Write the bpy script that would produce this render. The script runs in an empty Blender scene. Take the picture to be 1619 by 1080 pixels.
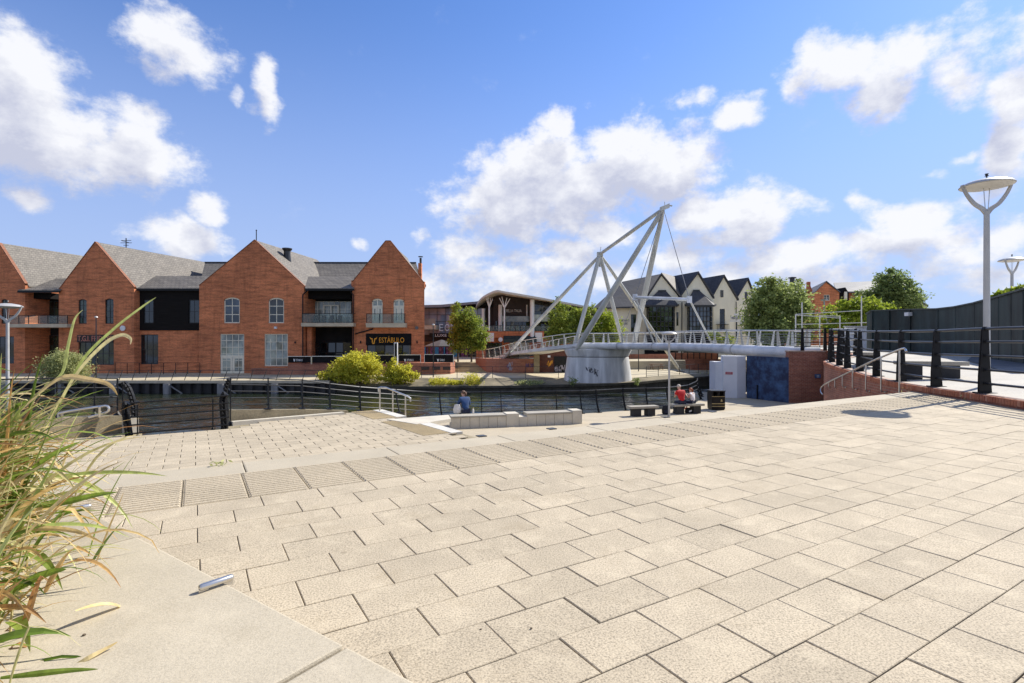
import bpy, bmesh, math, random
from mathutils import Vector, Matrix
R = random.Random(11)
SC = bpy.context.scene
COL = SC.collection
F = 830.0
rad = math.radians

def at(x, y, Y):
    """point seen by the photo at (x, y) when it stands Y metres away (eye level is z = 0)"""
    return Vector(((x - 809.5) * Y / F, Y, (540.0 - y) * Y / F))
def gx(x, Y): return (x - 809.5) * Y / F
def gz(y, Y): return (540.0 - y) * Y / F
def ground(x, y, z):
    Y = F * (-z) / (y - 540.0)
    return Vector((gx(x, Y), Y, z))

# ------------------------------------------------------------------ objects
def link(o):
    COL.objects.link(o); return o
def props(o, label=None, cat=None, group=None, kind=None):
    if label: o['label'] = label
    if cat: o['category'] = cat
    if group: o['group'] = group
    if kind: o['kind'] = kind
    return o
def thing(name, label, cat, loc, group=None, rz=0.0):
    o = bpy.data.objects.new(name, None)
    o.empty_display_size = .2
    o.location = loc; o.rotation_euler = (0, 0, rz)
    link(o); return props(o, label, cat, group)
def copy_tree(o, parent=None):
    c = o.copy(); COL.objects.link(c)
    if parent: c.parent = parent
    for ch in KIDS.get(o.name, []):
        copy_tree(ch, c)
    return c
KIDS = {}

class MB:
    def __init__(s): s.v = []; s.f = []; s.t = []
    def poly(s, pts, t=0.0):
        n = len(s.v); s.v += [tuple(p) for p in pts]
        s.f.append(tuple(range(n, n + len(pts)))); s.t.append(t)
    def raw(s, vs, fs, t=0.0):
        n = len(s.v); s.v += [tuple(p) for p in vs]
        for f in fs: s.f.append(tuple(i + n for i in f)); s.t.append(t)
    def box(s, x0, y0, z0, x1, y1, z1, t=0.0):
        s.raw([(x0,y0,z0),(x1,y0,z0),(x1,y1,z0),(x0,y1,z0),(x0,y0,z1),(x1,y0,z1),(x1,y1,z1),(x0,y1,z1)],
              [(0,3,2,1),(4,5,6,7),(0,1,5,4),(1,2,6,5),(2,3,7,6),(3,0,4,7)], t)
    def obox(s, c, a, b, d, t=0.0):
        """oriented box: centre c, half-axis vectors a, b, d"""
        c = Vector(c); a = Vector(a); b = Vector(b); d = Vector(d)
        vs = [c-a-b-d, c+a-b-d, c+a+b-d, c-a+b-d, c-a-b+d, c+a-b+d, c+a+b+d, c-a+b+d]
        s.raw(vs, [(0,3,2,1),(4,5,6,7),(0,1,5,4),(1,2,6,5),(2,3,7,6),(3,0,4,7)], t)
    def beam(s, p, q, w, h, t=0.0, up=(0,0,1)):
        p = Vector(p); q = Vector(q); d = (q - p)
        side = d.cross(Vector(up))
        if side.length < 1e-6: side = Vector((1,0,0))
        side.normalize(); u = side.cross(d).normalized()
        s.obox((p+q)/2, d/2, side*w/2, u*h/2, t)
    def prism(s, pts, vec, t=0.0):
        pts = [Vector(p) for p in pts]; vec = Vector(vec); n = len(pts)
        vs = pts + [p + vec for p in pts]
        fs = [tuple(range(n-1, -1, -1)), tuple(range(n, 2*n))]
        fs += [(i, (i+1) % n, n + (i+1) % n, n + i) for i in range(n)]
        s.raw(vs, fs, t)
    def tube(s, pts, r, n=8, t=0.0):
        pts = [Vector(p) for p in pts]; m = len(pts)
        rs = r if isinstance(r, (list, tuple)) else [r]*m
        vs = []; fs = []; prev = None
        for i, p in enumerate(pts):
            d = (pts[min(i+1, m-1)] - pts[max(i-1, 0)]).normalized()
            if prev is None:
                a = d.cross(Vector((0,0,1)))
                if a.length < 1e-3: a = d.cross(Vector((1,0,0)))
                a.normalize()
            else:
                a = (prev - d*prev.dot(d)).normalized()
            prev = a; b = d.cross(a)
            for k in range(n):
                an = 2*math.pi*k/n
                vs.append(p + (a*math.cos(an) + b*math.sin(an))*rs[i])
        for i in range(m-1):
            for k in range(n):
                fs.append((i*n+k, i*n+(k+1) % n, (i+1)*n+(k+1) % n, (i+1)*n+k))
        fs.append(tuple(range(n-1, -1, -1))); fs.append(tuple(range((m-1)*n, m*n)))
        s.raw(vs, fs, t)
    def lathe(s, prof, c=(0,0,0), n=24, sx=1.0, sy=1.0, t=0.0, caps=True):
        vs = []; fs = []; m = len(prof)
        for r, z in prof:
            for k in range(n):
                a = 2*math.pi*k/n
                vs.append((c[0]+r*sx*math.cos(a), c[1]+r*sy*math.sin(a), c[2]+z))
        for i in range(m-1):
            for k in range(n):
                fs.append((i*n+k, i*n+(k+1) % n, (i+1)*n+(k+1) % n, (i+1)*n+k))
        if caps:
            fs.append(tuple(range(n-1, -1, -1))); fs.append(tuple(range((m-1)*n, m*n)))
        s.raw(vs, fs, t)
    def build(s, name, mat, parent=None, smooth=False, tint=False, local=False, recalc=True, bevel=0):
        me = bpy.data.meshes.new(name)
        off = Vector((0,0,0))
        if parent is not None and not local:
            off = parent.location.copy()
            pp = parent.parent
            while pp: off += pp.location; pp = pp.parent
        vs = [(v[0]-off[0], v[1]-off[1], v[2]-off[2]) for v in s.v]
        me.from_pydata(vs, [], s.f)
        if tint:
            at_ = me.attributes.new('tint', 'FLOAT', 'FACE')
            at_.data.foreach_set('value', s.t)
        if recalc:
            bm = bmesh.new(); bm.from_mesh(me)
            bmesh.ops.recalc_face_normals(bm, faces=bm.faces)
            if bevel:
                bmesh.ops.remove_doubles(bm, verts=bm.verts, dist=1e-5)
                es = [e for e in bm.edges if len(e.link_faces) == 2 and e.calc_face_angle(0) > .6]
                bmesh.ops.bevel(bm, geom=es, offset=bevel, segments=2, profile=.6, affect='EDGES')
            bm.to_mesh(me); bm.free()
        if smooth:
            me.polygons.foreach_set('use_smooth', [True]*len(me.polygons))
            me.set_sharp_from_angle(angle=rad(38))
        me.update()
        o = bpy.data.objects.new(name, me)
        if mat: me.materials.append(mat)
        link(o)
        if parent is not None:
            o.parent = parent
            KIDS.setdefault(parent.name, []).append(o)
        return o

def text_mesh(txt, x0, x1, z0, z1, Y, mat, parent, name='lettering', depth=.03):
    cu = bpy.data.curves.new('txt', 'FONT'); cu.body = txt; cu.extrude = .02; cu.resolution_u = 3
    ob = bpy.data.objects.new('txt', cu); link(ob)
    dg = bpy.context.evaluated_depsgraph_get(); dg.update()
    me = bpy.data.meshes.new_from_object(ob.evaluated_get(dg))
    bpy.data.objects.remove(ob)
    xs = [v.co.x for v in me.vertices]; ys = [v.co.y for v in me.vertices]
    ax, bx, ay, by = min(xs), max(xs), min(ys), max(ys)
    m = MB()
    vs = [(x0+(v.co.x-ax)/(bx-ax)*(x1-x0), Y - (v.co.z+.02)/.04*depth, z0+(v.co.y-ay)/(by-ay)*(z1-z0)) for v in me.vertices]
    m.raw(vs, [tuple(p.vertices) for p in me.polygons])
    bpy.data.meshes.remove(me)
    return m.build(name, mat, parent)

# ------------------------------------------------------------------ materials
def nodes(name):
    m = bpy.data.materials.new(name); m.use_nodes = True
    nt = m.node_tree; b = nt.nodes['Principled BSDF']
    return m, nt, b
def N(nt, t, **kw):
    n = nt.nodes.new(t)
    for k, v in kw.items(): setattr(n, k, v)
    return n
def mixc(nt, fac, a, b, mode='MIX'):
    n = N(nt, 'ShaderNodeMix', data_type='RGBA', blend_type=mode)
    for i, v in ((0, fac), (6, a), (7, b)):
        if hasattr(v, 'is_linked') or hasattr(v, 'links'): nt.links.new(v, n.inputs[i])
        elif i == 0: n.inputs[0].default_value = v
        else: n.inputs[i].default_value = (*v[:3], 1)
    return n.outputs[2]
def math_(nt, op, a, b=None, c=None, clamp=False):
    n = N(nt, 'ShaderNodeMath', operation=op, use_clamp=clamp)
    for i, v in enumerate((a, b, c)):
        if v is None: continue
        if hasattr(v, 'links'): nt.links.new(v, n.inputs[i])
        else: n.inputs[i].default_value = v
    return n.outputs[0]
def ramp(nt, fac, stops):
    n = N(nt, 'ShaderNodeValToRGB'); nt.links.new(fac, n.inputs[0])
    e = n.color_ramp.elements
    while len(e) < len(stops): e.new(.5)
    for el, (p, c) in zip(e, stops):
        el.position = p
        el.color = (c, c, c, 1) if not isinstance(c, tuple) else (*c, 1)
    return n.outputs[0]
def wpos(nt, scale=(1,1,1)):
    g = N(nt, 'ShaderNodeNewGeometry')
    mp = N(nt, 'ShaderNodeMapping'); mp.inputs['Scale'].default_value = scale
    nt.links.new(g.outputs['Position'], mp.inputs[0]); return mp.outputs[0]
def opos(nt, scale=(1,1,1)):
    g = N(nt, 'ShaderNodeTexCoord')
    mp = N(nt, 'ShaderNodeMapping'); mp.inputs['Scale'].default_value = scale
    nt.links.new(g.outputs['Object'], mp.inputs[0]); return mp.outputs[0]
def noise(nt, vec, scale, detail=4, rough=.55):
    n = N(nt, 'ShaderNodeTexNoise'); n.inputs['Scale'].default_value = scale
    n.inputs['Detail'].default_value = detail; n.inputs['Roughness'].default_value = rough
    nt.links.new(vec, n.inputs['Vector']); return n.outputs[0]
def bump(nt, b, h, strength=.3, dist=.01):
    n = N(nt, 'ShaderNodeBump'); n.inputs['Strength'].default_value = strength
    n.inputs['Distance'].default_value = dist
    nt.links.new(h, n.inputs['Height']); nt.links.new(n.outputs[0], b.inputs['Normal'])

def plain(name, col, rough=.6, metal=0.0, var=.12, scale=3.0, stretch=(1,1,1), fine=0.0, spec=.5, bmp=0.0):
    m, nt, b = nodes(name)
    v = opos(nt, stretch); n1 = noise(nt, v, scale, 5)
    lo = tuple(c*(1-var*1.6) for c in col); hi = tuple(min(1, c*(1+var*1.2)) for c in col)
    f = ramp(nt, n1, [(.3, 0.0), (.7, 1.0)])
    c = mixc(nt, f, lo, hi)
    if fine:
        n2 = noise(nt, v, scale*40, 2); f2 = ramp(nt, n2, [(.35, 1-fine), (.65, 1+fine*.3)])
        c = mixc(nt, 1.0, c, f2, 'MULTIPLY')
    nt.links.new(c, b.inputs['Base Color'])
    b.inputs['Roughness'].default_value = rough; b.inputs['Metallic'].default_value = metal
    b.inputs['Specular IOR Level'].default_value = spec
    if bmp: bump(nt, b, n1, bmp, .02)
    return m

def brickmat(name, c1, c2, mortar, dark=.55, horiz=True):
    m, nt, b = nodes(name)
    g = N(nt, 'ShaderNodeNewGeometry'); sp = N(nt, 'ShaderNodeSeparateXYZ'); nt.links.new(g.outputs['Position'], sp.inputs[0])
    u = math_(nt, 'ADD', sp.outputs[0], sp.outputs[1])
    cb = N(nt, 'ShaderNodeCombineXYZ'); nt.links.new(u, cb.inputs[0]); nt.links.new(sp.outputs[2], cb.inputs[1])
    br = N(nt, 'ShaderNodeTexBrick'); nt.links.new(cb.outputs[0], br.inputs['Vector'])
    br.inputs['Color1'].default_value = (*c1, 1); br.inputs['Color2'].default_value = (*c2, 1)
    br.inputs['Mortar'].default_value = (*mortar, 1)
    br.inputs['Scale'].default_value = 1.0; br.inputs['Brick Width'].default_value = .225
    br.inputs['Row Height'].default_value = .075; br.inputs['Mortar Size'].default_value = .006
    br.inputs['Bias'].default_value = -.1
    mp = N(nt, 'ShaderNodeMapping'); mp.inputs['Scale'].default_value = (.55, 3.2, 1); nt.links.new(cb.outputs[0], mp.inputs[0])
    n1 = noise(nt, mp.outputs[0], 1.1, 6, .65)
    f = ramp(nt, n1, [(.34, dark), (.52, 1.0), (.72, 1.22)])
    c = mixc(nt, 1.0, br.outputs[0], f, 'MULTIPLY')
    n2 = noise(nt, cb.outputs[0], .25, 3); f2 = ramp(nt, n2, [(.35, .82), (.65, 1.1)])
    c = mixc(nt, 1.0, c, f2, 'MULTIPLY')
    mp3 = N(nt, 'ShaderNodeMapping'); mp3.inputs['Scale'].default_value = (1.6, .16, 1); nt.links.new(cb.outputs[0], mp3.inputs[0])
    n3 = noise(nt, mp3.outputs[0], 1.3, 5, .7); f3 = ramp(nt, n3, [(.5, 1.0), (.68, .66)])
    c = mixc(nt, .8, c, f3, 'MULTIPLY')
    n4 = noise(nt, cb.outputs[0], 9, 3, .8); f4 = ramp(nt, n4, [(.3, .78), (.7, 1.2)])
    c = mixc(nt, 1.0, c, f4, 'MULTIPLY')
    nt.links.new(c, b.inputs['Base Color']); b.inputs['Roughness'].default_value = .85
    bump(nt, b, br.outputs['Fac'], -.3, .006)
    return m

def slatemat(name, col, var=.3, light=None):
    m, nt, b = nodes(name)
    g = N(nt, 'ShaderNodeNewGeometry'); sp = N(nt, 'ShaderNodeSeparateXYZ'); nt.links.new(g.outputs['Position'], sp.inputs[0])
    u = math_(nt, 'ADD', sp.outputs[0], sp.outputs[1])
    cb = N(nt, 'ShaderNodeCombineXYZ'); nt.links.new(u, cb.inputs[0]); nt.links.new(sp.outputs[2], cb.inputs[1])
    br = N(nt, 'ShaderNodeTexBrick'); nt.links.new(cb.outputs[0], br.inputs['Vector'])
    br.inputs['Color1'].default_value = (*[c*1.12 for c in col], 1); br.inputs['Color2'].default_value = (*[c*.85 for c in col], 1)
    br.inputs['Mortar'].default_value = (*[c*.4 for c in col], 1)
    br.inputs['Scale'].default_value = 1; br.inputs['Brick Width'].default_value = .5
    br.inputs['Row Height'].default_value = .28; br.inputs['Mortar Size'].default_value = .025
    n1 = noise(nt, cb.outputs[0], .9, 8, .7)
    f = ramp(nt, n1, [(.3, 1-var), (.7, 1+var)])
    c = mixc(nt, 1.0, br.outputs[0], f, 'MULTIPLY')
    n2 = noise(nt, cb.outputs[0], 3.5, 6, .75)
    lich = ramp(nt, n2, [(.56, 0.0), (.7, .6)])
    c = mixc(nt, lich, c, light or tuple(x*1.5 for x in col))
    nt.links.new(c, b.inputs['Base Color']); b.inputs['Roughness'].default_value = .7
    bump(nt, b, br.outputs['Fac'], -.4, .02)
    return m

def leafmat(name, lo, hi, trans=.35):
    m = bpy.data.materials.new(name); m.use_nodes = True; nt = m.node_tree
    b = nt.nodes['Principled BSDF']; out = nt.nodes['Material Output']
    a = N(nt, 'ShaderNodeAttribute', attribute_name='tint')
    c = mixc(nt, a.outputs['Fac'], lo, hi)
    nt.links.new(c, b.inputs['Base Color']); b.inputs['Roughness'].default_value = .55
    b.inputs['Specular IOR Level'].default_value = .25
    tr = N(nt, 'ShaderNodeBsdfTranslucent'); nt.links.new(c, tr.inputs[0])
    mx = N(nt, 'ShaderNodeMixShader'); mx.inputs[0].default_value = trans
    nt.links.new(b.outputs[0], mx.inputs[1]); nt.links.new(tr.outputs[0], mx.inputs[2])
    nt.links.new(mx.outputs[0], out.inputs[0])
    return m

def glassmat(name, col, rough=.04, var=.5, scale=.7, metal=0.0, spec=.8):
    m, nt, b = nodes(name)
    v = wpos(nt, (1, 1, .7)); n1 = noise(nt, v, scale, 3, .6)
    f = ramp(nt, n1, [(.38, 1-var), (.62, 1+var)])
    c = mixc(nt, 1.0, col, f, 'MULTIPLY')
    nt.links.new(c, b.inputs['Base Color']); b.inputs['Roughness'].default_value = rough
    b.inputs['Specular IOR Level'].default_value = spec; b.inputs['Metallic'].default_value = metal
    return m

def stonemat(name, col, grain=.25, blot=.15, gscale=130, rough=.85, tint=0.0, stain=0.0, gum=0.0):
    m, nt, b = nodes(name)
    v = wpos(nt)
    n1 = noise(nt, v, 1.6, 6, .65); f1 = ramp(nt, n1, [(.3, 1-blot), (.7, 1+blot*.6)])
    n2 = noise(nt, v, gscale, 3, .7); f2 = ramp(nt, n2, [(.36, 1-grain), (.5, 1.0), (.66, 1+grain*.5)])
    c = mixc(nt, 1.0, col, f1, 'MULTIPLY'); c = mixc(nt, 1.0, c, f2, 'MULTIPLY')
    n3 = noise(nt, v, gscale*.33, 4, .75); f3 = ramp(nt, n3, [(.62, 0.0), (.74, min(1, grain*1.6))])
    c = mixc(nt, f3, c, tuple(x*.42 for x in col))
    if tint:
        a = N(nt, 'ShaderNodeAttribute', attribute_name='tint')
        f = math_(nt, 'MULTIPLY_ADD', a.outputs['Fac'], tint*2, 1-tint)
        cb = N(nt, 'ShaderNodeCombineColor')
        for i in range(3): nt.links.new(f, cb.inputs[i])
        c = mixc(nt, 1.0, c, cb.outputs[0], 'MULTIPLY')
    if stain:
        n4 = noise(nt, v, .55, 7, .7); f4 = ramp(nt, n4, [(.5, 0.0), (.68, stain)])
        c = mixc(nt, f4, c, tuple(x*.6*k for x, k in zip(col, (1, .97, .92))))
    if gum:
        # pale and dark blotches, trodden gum and pits, each a spot with its own size
        vo = N(nt, 'ShaderNodeTexVoronoi'); vo.inputs['Scale'].default_value = 4.2; nt.links.new(v, vo.inputs['Vector'])
        sp_ = N(nt, 'ShaderNodeSeparateColor'); nt.links.new(vo.outputs['Color'], sp_.inputs[0])
        rr_ = math_(nt, 'MULTIPLY_ADD', sp_.outputs[0], .16, -.085)
        ds = math_(nt, 'SUBTRACT', math_(nt, 'MULTIPLY_ADD', n2, .05, vo.outputs['Distance']), math_(nt, 'MAXIMUM', rr_, .0))
        fg = ramp(nt, ds, [(.025, gum*.55), (.035, 0.0)])
        c = mixc(nt, fg, c, tuple(x*.45 for x in col))
        n5 = noise(nt, v, 6.5, 4, .6); f5 = ramp(nt, n5, [(.55, 0.0), (.72, gum*.5)])
        c = mixc(nt, f5, c, tuple(min(.62, x*1.35) for x in col))
        n6 = noise(nt, v, 3.1, 5, .7); f6 = ramp(nt, n6, [(.56, 0.0), (.74, gum*.5)])
        c = mixc(nt, f6, c, tuple(x*k for x, k in zip(col, (.62,.58,.50))))
    nt.links.new(c, b.inputs['Base Color']); b.inputs['Roughness'].default_value = rough
    b.inputs['Specular IOR Level'].default_value = .3
    bump(nt, b, n2, .45, .003)
    return m

M = {}
M['brick'] = brickmat('red_brick', (.70,.225,.082), (.56,.162,.06), (.46,.24,.14), .6)
M['brick_wall'] = brickmat('brown_red_brick', (.36,.13,.075), (.27,.09,.055), (.36,.26,.2), .75)
M['brick_low'] = brickmat('terrace_brick', (.40,.15,.085), (.33,.11,.065), (.34,.22,.16), .7)
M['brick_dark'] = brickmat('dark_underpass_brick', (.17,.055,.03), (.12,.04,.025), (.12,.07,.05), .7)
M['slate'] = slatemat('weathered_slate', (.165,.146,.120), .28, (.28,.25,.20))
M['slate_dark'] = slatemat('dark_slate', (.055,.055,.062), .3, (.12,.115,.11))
M['slate_blue'] = slatemat('blue_slate', (.15,.155,.165), .25)
M['timber_black'] = plain('black_timber', (.013,.011,.010), .8, 0, .4, 2, (.3, 1, 14), spec=.12)
M['black'] = plain('black_paint', (.010,.010,.011), .45, 0, .3, 4, fine=.1, spec=.25)
M['black_matt'] = plain('black_matt', (.009,.009,.010), .8, 0, .3, 2, spec=.15)
M['rail_grey'] = plain('dark_grey_rail', (.030,.031,.034), .35, .2, .25, 5)
M['steel'] = plain('brushed_steel', (.62,.60,.56), .28, .9, .08, 6)
M['lamp_grey'] = plain('lamp_grey_paint', (.46,.45,.43), .4, .1, .08, 2)
M['dish_under'] = plain('dish_underside', (.66,.63,.57), .5, 0, .06, 3)
M['bridge_white'] = plain('bridge_white_paint', (.72,.72,.715), .42, 0, .16, .9, (1,1,.5), fine=.12)
M['mast_paint'] = plain('mast_offwhite_paint', (.54,.53,.47), .45, 0, .16, .9, (1,1,.4))
M['pier'] = plain('pier_concrete', (.66,.655,.64), .75, 0, .2, .9, (2,2,.25), fine=.1)
M['cable'] = plain('cable_steel', (.22,.22,.23), .45, .4, .1)
M['cream_frame'] = plain('cream_frame', (.78,.72,.56), .5, 0, .06)
M['dark_frame'] = plain('dark_frame', (.02,.021,.022), .45, 0, .2)
M['cream'] = plain('cream_render', (.84,.78,.60), .85, 0, .09, .5, (1,1,.5), fine=.06)
M['edge_white'] = plain('pale_edge_stone', (.58,.55,.48), .8, 0, .08, 3)
M['white'] = plain('white_paint', (.74,.74,.74), .55, 0, .05, 1.2)
M['pale_lilac'] = plain('white_wall_paint', (.66,.66,.68), .6, 0, .06, .8)
M['balcony'] = plain('balcony_concrete', (.50,.43,.31), .75, 0, .1, 1.5)
M['glass_dark'] = glassmat('dark_glass', (.012,.015,.016), .05, .7)
M['glass_green'] = glassmat('green_reflecting_glass', (.020,.032,.018), .06, .9, 1.1)
M['glass_pale'] = glassmat('pale_glass', (.27,.295,.25), .08, .55, .55)
M['glass_blue'] = glassmat('blue_glass', (.06,.08,.105), .05, .7, .3)
M['glass_sky'] = glassmat('sky_reflecting_glass', (.20,.235,.29), .06, .5, .12)
M['glass_rail'] = glassmat('balustrade_glass', (.13,.16,.155), .06, .35, .5)
M['interior'] = plain('dark_interior', (.012,.011,.011), .9, 0, .5, .8)
M['red_sign'] = plain('sign_red', (.45,.02,.03), .5)
M['letters_red'] = plain('letters_pale_red', (.55,.20,.14), .5)
M['orange'] = plain('letters_orange', (.80,.34,.015), .5, 0, .04)
M['letter_white'] = plain('letters_white', (.72,.72,.72), .5, 0, .03)
M['letter_dark'] = plain('letters_dark', (.12,.12,.12), .5)
M['awning'] = plain('dark_green_awning', (.018,.035,.034), .7)
M['brown_panel'] = plain('brown_panel', (.030,.018,.016), .6)
M['roof_white'] = plain('pale_roof_edge', (.55,.54,.52), .6, 0, .05)
M['soffit'] = plain('cream_soffit', (.80,.72,.60), .7, 0, .05)
M['metal_roof'] = plain('grey_metal_roof', (.22,.22,.23), .5, .2, .1)
M['hoarding'] = plain('dark_green_hoarding', (.027,.042,.041), .5, 0, .55, 1.4, (1,1,.25), fine=.25, spec=.3)
M['hoarding_top'] = plain('hoarding_cap', (.05,.062,.062), .5, 0, .2)
M['blue_panel'] = None
M['stone_far'] = plain('far_promenade_paving', (.50,.43,.29), .85, 0, .12, .5, fine=.15)
M['tan_step'] = plain('tan_stone', (.40,.31,.17), .85, 0, .12, 1)
M['terrace'] = plain('terrace_paving', (.46,.43,.37), .85, 0, .08, .8, fine=.15)
M['asphalt'] = plain('dark_strip_paving', (.14,.14,.145), .85, 0, .15, 2, fine=.2)
M['piling'] = plain('dark_piling', (.030,.027,.025), .75, 0, .6, .6, (1,1,.35))
M['piling_post'] = plain('grey_fender_post', (.26,.25,.24), .8, 0, .25, 2, (1,1,.3))
M['bank_wall'] = stonemat('bank_wall_stone', (.085,.075,.055), .3, .5, 20)
M['earth'] = plain('bank_earth', (.24,.20,.125), .95, 0, .3, .5, fine=.35)
M['landmass'] = plain('far_ground', (.22,.22,.18), .95, 0, .2, .02)
M['slab'] = stonemat('paving_slab', (.468,.394,.280), .46, .15, 115, tint=.065, stain=.25, gum=.75)
M['cord'] = stonemat('corduroy_paving', (.485,.41,.292), .34, .08, 110, tint=.04)
M['joint'] = stonemat('joint_sand', (.20,.16,.10), .4, .3, 60)
M['groove'] = stonemat('dirty_groove', (.37,.305,.205), .4, .2, 80)
M['nosing'] = stonemat('nosing_stone', (.455,.396,.292), .20, .10, 160, stain=.12)
M['ledge'] = stonemat('coping_stone', (.455,.396,.292), .16, .09, 170, tint=.16, stain=.25, gum=.5)
M['platform'] = stonemat('block_paving', (.465,.392,.278), .3, .14, 60, tint=.08, stain=.2)
M['quay'] = stonemat('quay_paving', (.46,.392,.282), .16, .10, 60, stain=.2)
M['old_stone'] = stonemat('weathered_wall_stone', (.30,.25,.16), .3, .35, 30)
M['seat_stone'] = stonemat('seat_stone', (.58,.53,.43), .12, .14, 90)
M['bench_top'] = stonemat('bench_top_stone', (.38,.35,.29), .25, .2, 60)
M['bench_leg'] = stonemat('bench_leg_dark', (.045,.044,.045), .2, .3, 60)
M['soil'] = plain('planter_soil', (.035,.026,.016), .95, 0, .4, 8)
M['coping_brick'] = plain('coping_bricks', (.24,.10,.055), .85, 0, .25, 6)
M['coping_top'] = plain('coping_pale', (.44,.31,.24), .85, 0, .15, 5)
M['bark'] = plain('bark', (.10,.075,.05), .9, 0, .3, 5, (1,1,.3))
M['timber'] = plain('picnic_timber', (.20,.11,.06), .8, 0, .25, 3)
M['stripe'] = plain('pale_gold_stripe', (.45,.35,.16), .5)
M['skin'] = plain('skin', (.55,.32,.22), .55, 0, .05, 8)
M['cyan'] = plain('cyan_board', (.02,.22,.42), .5)
M['purple'] = plain('purple_board', (.16,.05,.14), .5, 0, .6, 2)
M['canopy_grey'] = plain('grey_parasol_cloth', (.07,.07,.075), .8)
M['leaf_tree'] = leafmat('street_tree_leaves', (.10,.16,.018), (.38,.43,.07), .5)
M['leaf_bright'] = leafmat('bright_tree_leaves', (.12,.19,.015), (.44,.50,.06), .5)
M['leaf_yellow'] = leafmat('yellow_bush_leaves', (.34,.36,.03), (.85,.76,.10), .5)
M['leaf_willow'] = leafmat('willow_leaves', (.13,.18,.045), (.44,.50,.17), .5)
M['leaf_dark'] = leafmat('dark_tree_leaves', (.09,.14,.04), (.30,.37,.13), .5)
M['leaf_pale'] = leafmat('pale_shrub_leaves', (.22,.26,.09), (.62,.62,.28), .5)
M['hair_red'] = plain('auburn_hair', (.28,.07,.02), .6, 0, .3, 30)
M['hair_brown'] = plain('brown_hair', (.12,.06,.03), .6, 0, .3, 30)
M['hair_grey'] = plain('pale_grey_hair', (.5,.42,.34), .6, 0, .2, 30)
M['cloth_red'] = plain('red_cloth', (.52,.012,.012), .8, 0, .15, 6)
M['cloth_blue'] = plain('blue_coat', (.012,.05,.15), .75, 0, .25, 6)
M['cloth_white'] = plain('white_cloth', (.70,.66,.68), .8, 0, .08, 6)
M['cloth_navy'] = plain('navy_trousers', (.02,.024,.05), .85, 0, .2, 6)
M['cloth_black'] = plain('black_cloth', (.015,.014,.016), .85, 0, .2, 6)
M['plastic_white'] = plain('white_plastic', (.70,.66,.60), .4, 0, .1, 5)
M['graf_white'] = plain('graffiti_pale', (.40,.36,.40), .7)
M['graf_dark'] = plain('graffiti_dark', (.07,.07,.08), .7)
M['graf_purple'] = plain('graffiti_purple', (.16,.09,.17), .7)

def grassmat():
    m = bpy.data.materials.new('reed_grass'); m.use_nodes = True; nt = m.node_tree
    b = nt.nodes['Principled BSDF']; out = nt.nodes['Material Output']
    a = N(nt, 'ShaderNodeAttribute', attribute_name='tint')
    c = ramp(nt, a.outputs['Fac'], [(0, (.09,.16,.015)), (.28, (.24,.33,.05)), (.48, (.50,.53,.18)), (.66, (.74,.62,.32)), (.84, (.66,.43,.15)), (1, (.36,.17,.06))])
    v = wpos(nt, (1,1,1)); n = noise(nt, v, 26, 3); f = ramp(nt, n, [(.3, .7), (.7, 1.2)])
    c = mixc(nt, 1.0, c, f, 'MULTIPLY')
    nt.links.new(c, b.inputs['Base Color']); b.inputs['Roughness'].default_value = .45
    tr = N(nt, 'ShaderNodeBsdfTranslucent'); nt.links.new(c, tr.inputs[0])
    mx = N(nt, 'ShaderNodeMixShader'); mx.inputs[0].default_value = .4
    nt.links.new(b.outputs[0], mx.inputs[1]); nt.links.new(tr.outputs[0], mx.inputs[2]); nt.links.new(mx.outputs[0], out.inputs[0])
    return m
M['reed'] = grassmat()

def bluepanel():
    m, nt, b = nodes('navy_mural_paint')
    v = wpos(nt); n1 = noise(nt, v, 1.5, 6, .7); n2 = noise(nt, v, 7, 4, .8)
    f = ramp(nt, n1, [(.42, 0.0), (.68, .75)])
    c = mixc(nt, f, (.008,.016,.055), (.07,.15,.30))
    f2 = ramp(nt, n2, [(.68, 0.0), (.74, .6)])
    c = mixc(nt, f2, c, (.25,.32,.42))
    nt.links.new(c, b.inputs['Base Color']); b.inputs['Roughness'].default_value = .6
    return m
M['blue_panel'] = bluepanel()

def watermat():
    m, nt, b = nodes('river_water')
    b.inputs['Base Color'].default_value = (.018,.024,.014, 1)
    b.inputs['Roughness'].default_value = .05; b.inputs['Specular IOR Level'].default_value = .55
    v = wpos(nt, (.75, 1.5, 1)); n1 = noise(nt, v, 1.5, 4, .6)
    v2 = wpos(nt, (1, 1.8, 1)); n2 = noise(nt, v2, .35, 3, .5)
    s = math_(nt, 'MULTIPLY_ADD', n2, 1.6, n1)
    bump(nt, b, s, .6, .12)
    return m
M['water'] = watermat()
# ------------------------------------------------------------------ camera, sun, sky
cam = bpy.data.cameras.new('camera'); cam.sensor_width = 36; cam.lens = 36*F/1619; cam.clip_end = 6000; cam.clip_start = .05
co = link(bpy.data.objects.new('camera', cam)); co.rotation_euler = (rad(90), 0, 0); SC.camera = co
SUN_AZ = 57.0; SUN_EL = 41.0
sd = Vector((math.sin(rad(SUN_AZ))*math.cos(rad(SUN_EL)), math.cos(rad(SUN_AZ))*math.cos(rad(SUN_EL)), math.sin(rad(SUN_EL))))
sl = bpy.data.lights.new('sun', 'SUN'); sl.energy = 3.8; sl.angle = rad(.5); sl.color = (1, .945, .85)
so = link(bpy.data.objects.new('sun', sl)); so.rotation_euler = sd.to_track_quat('Z', 'Y').to_euler(); so.location = sd*300

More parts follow.
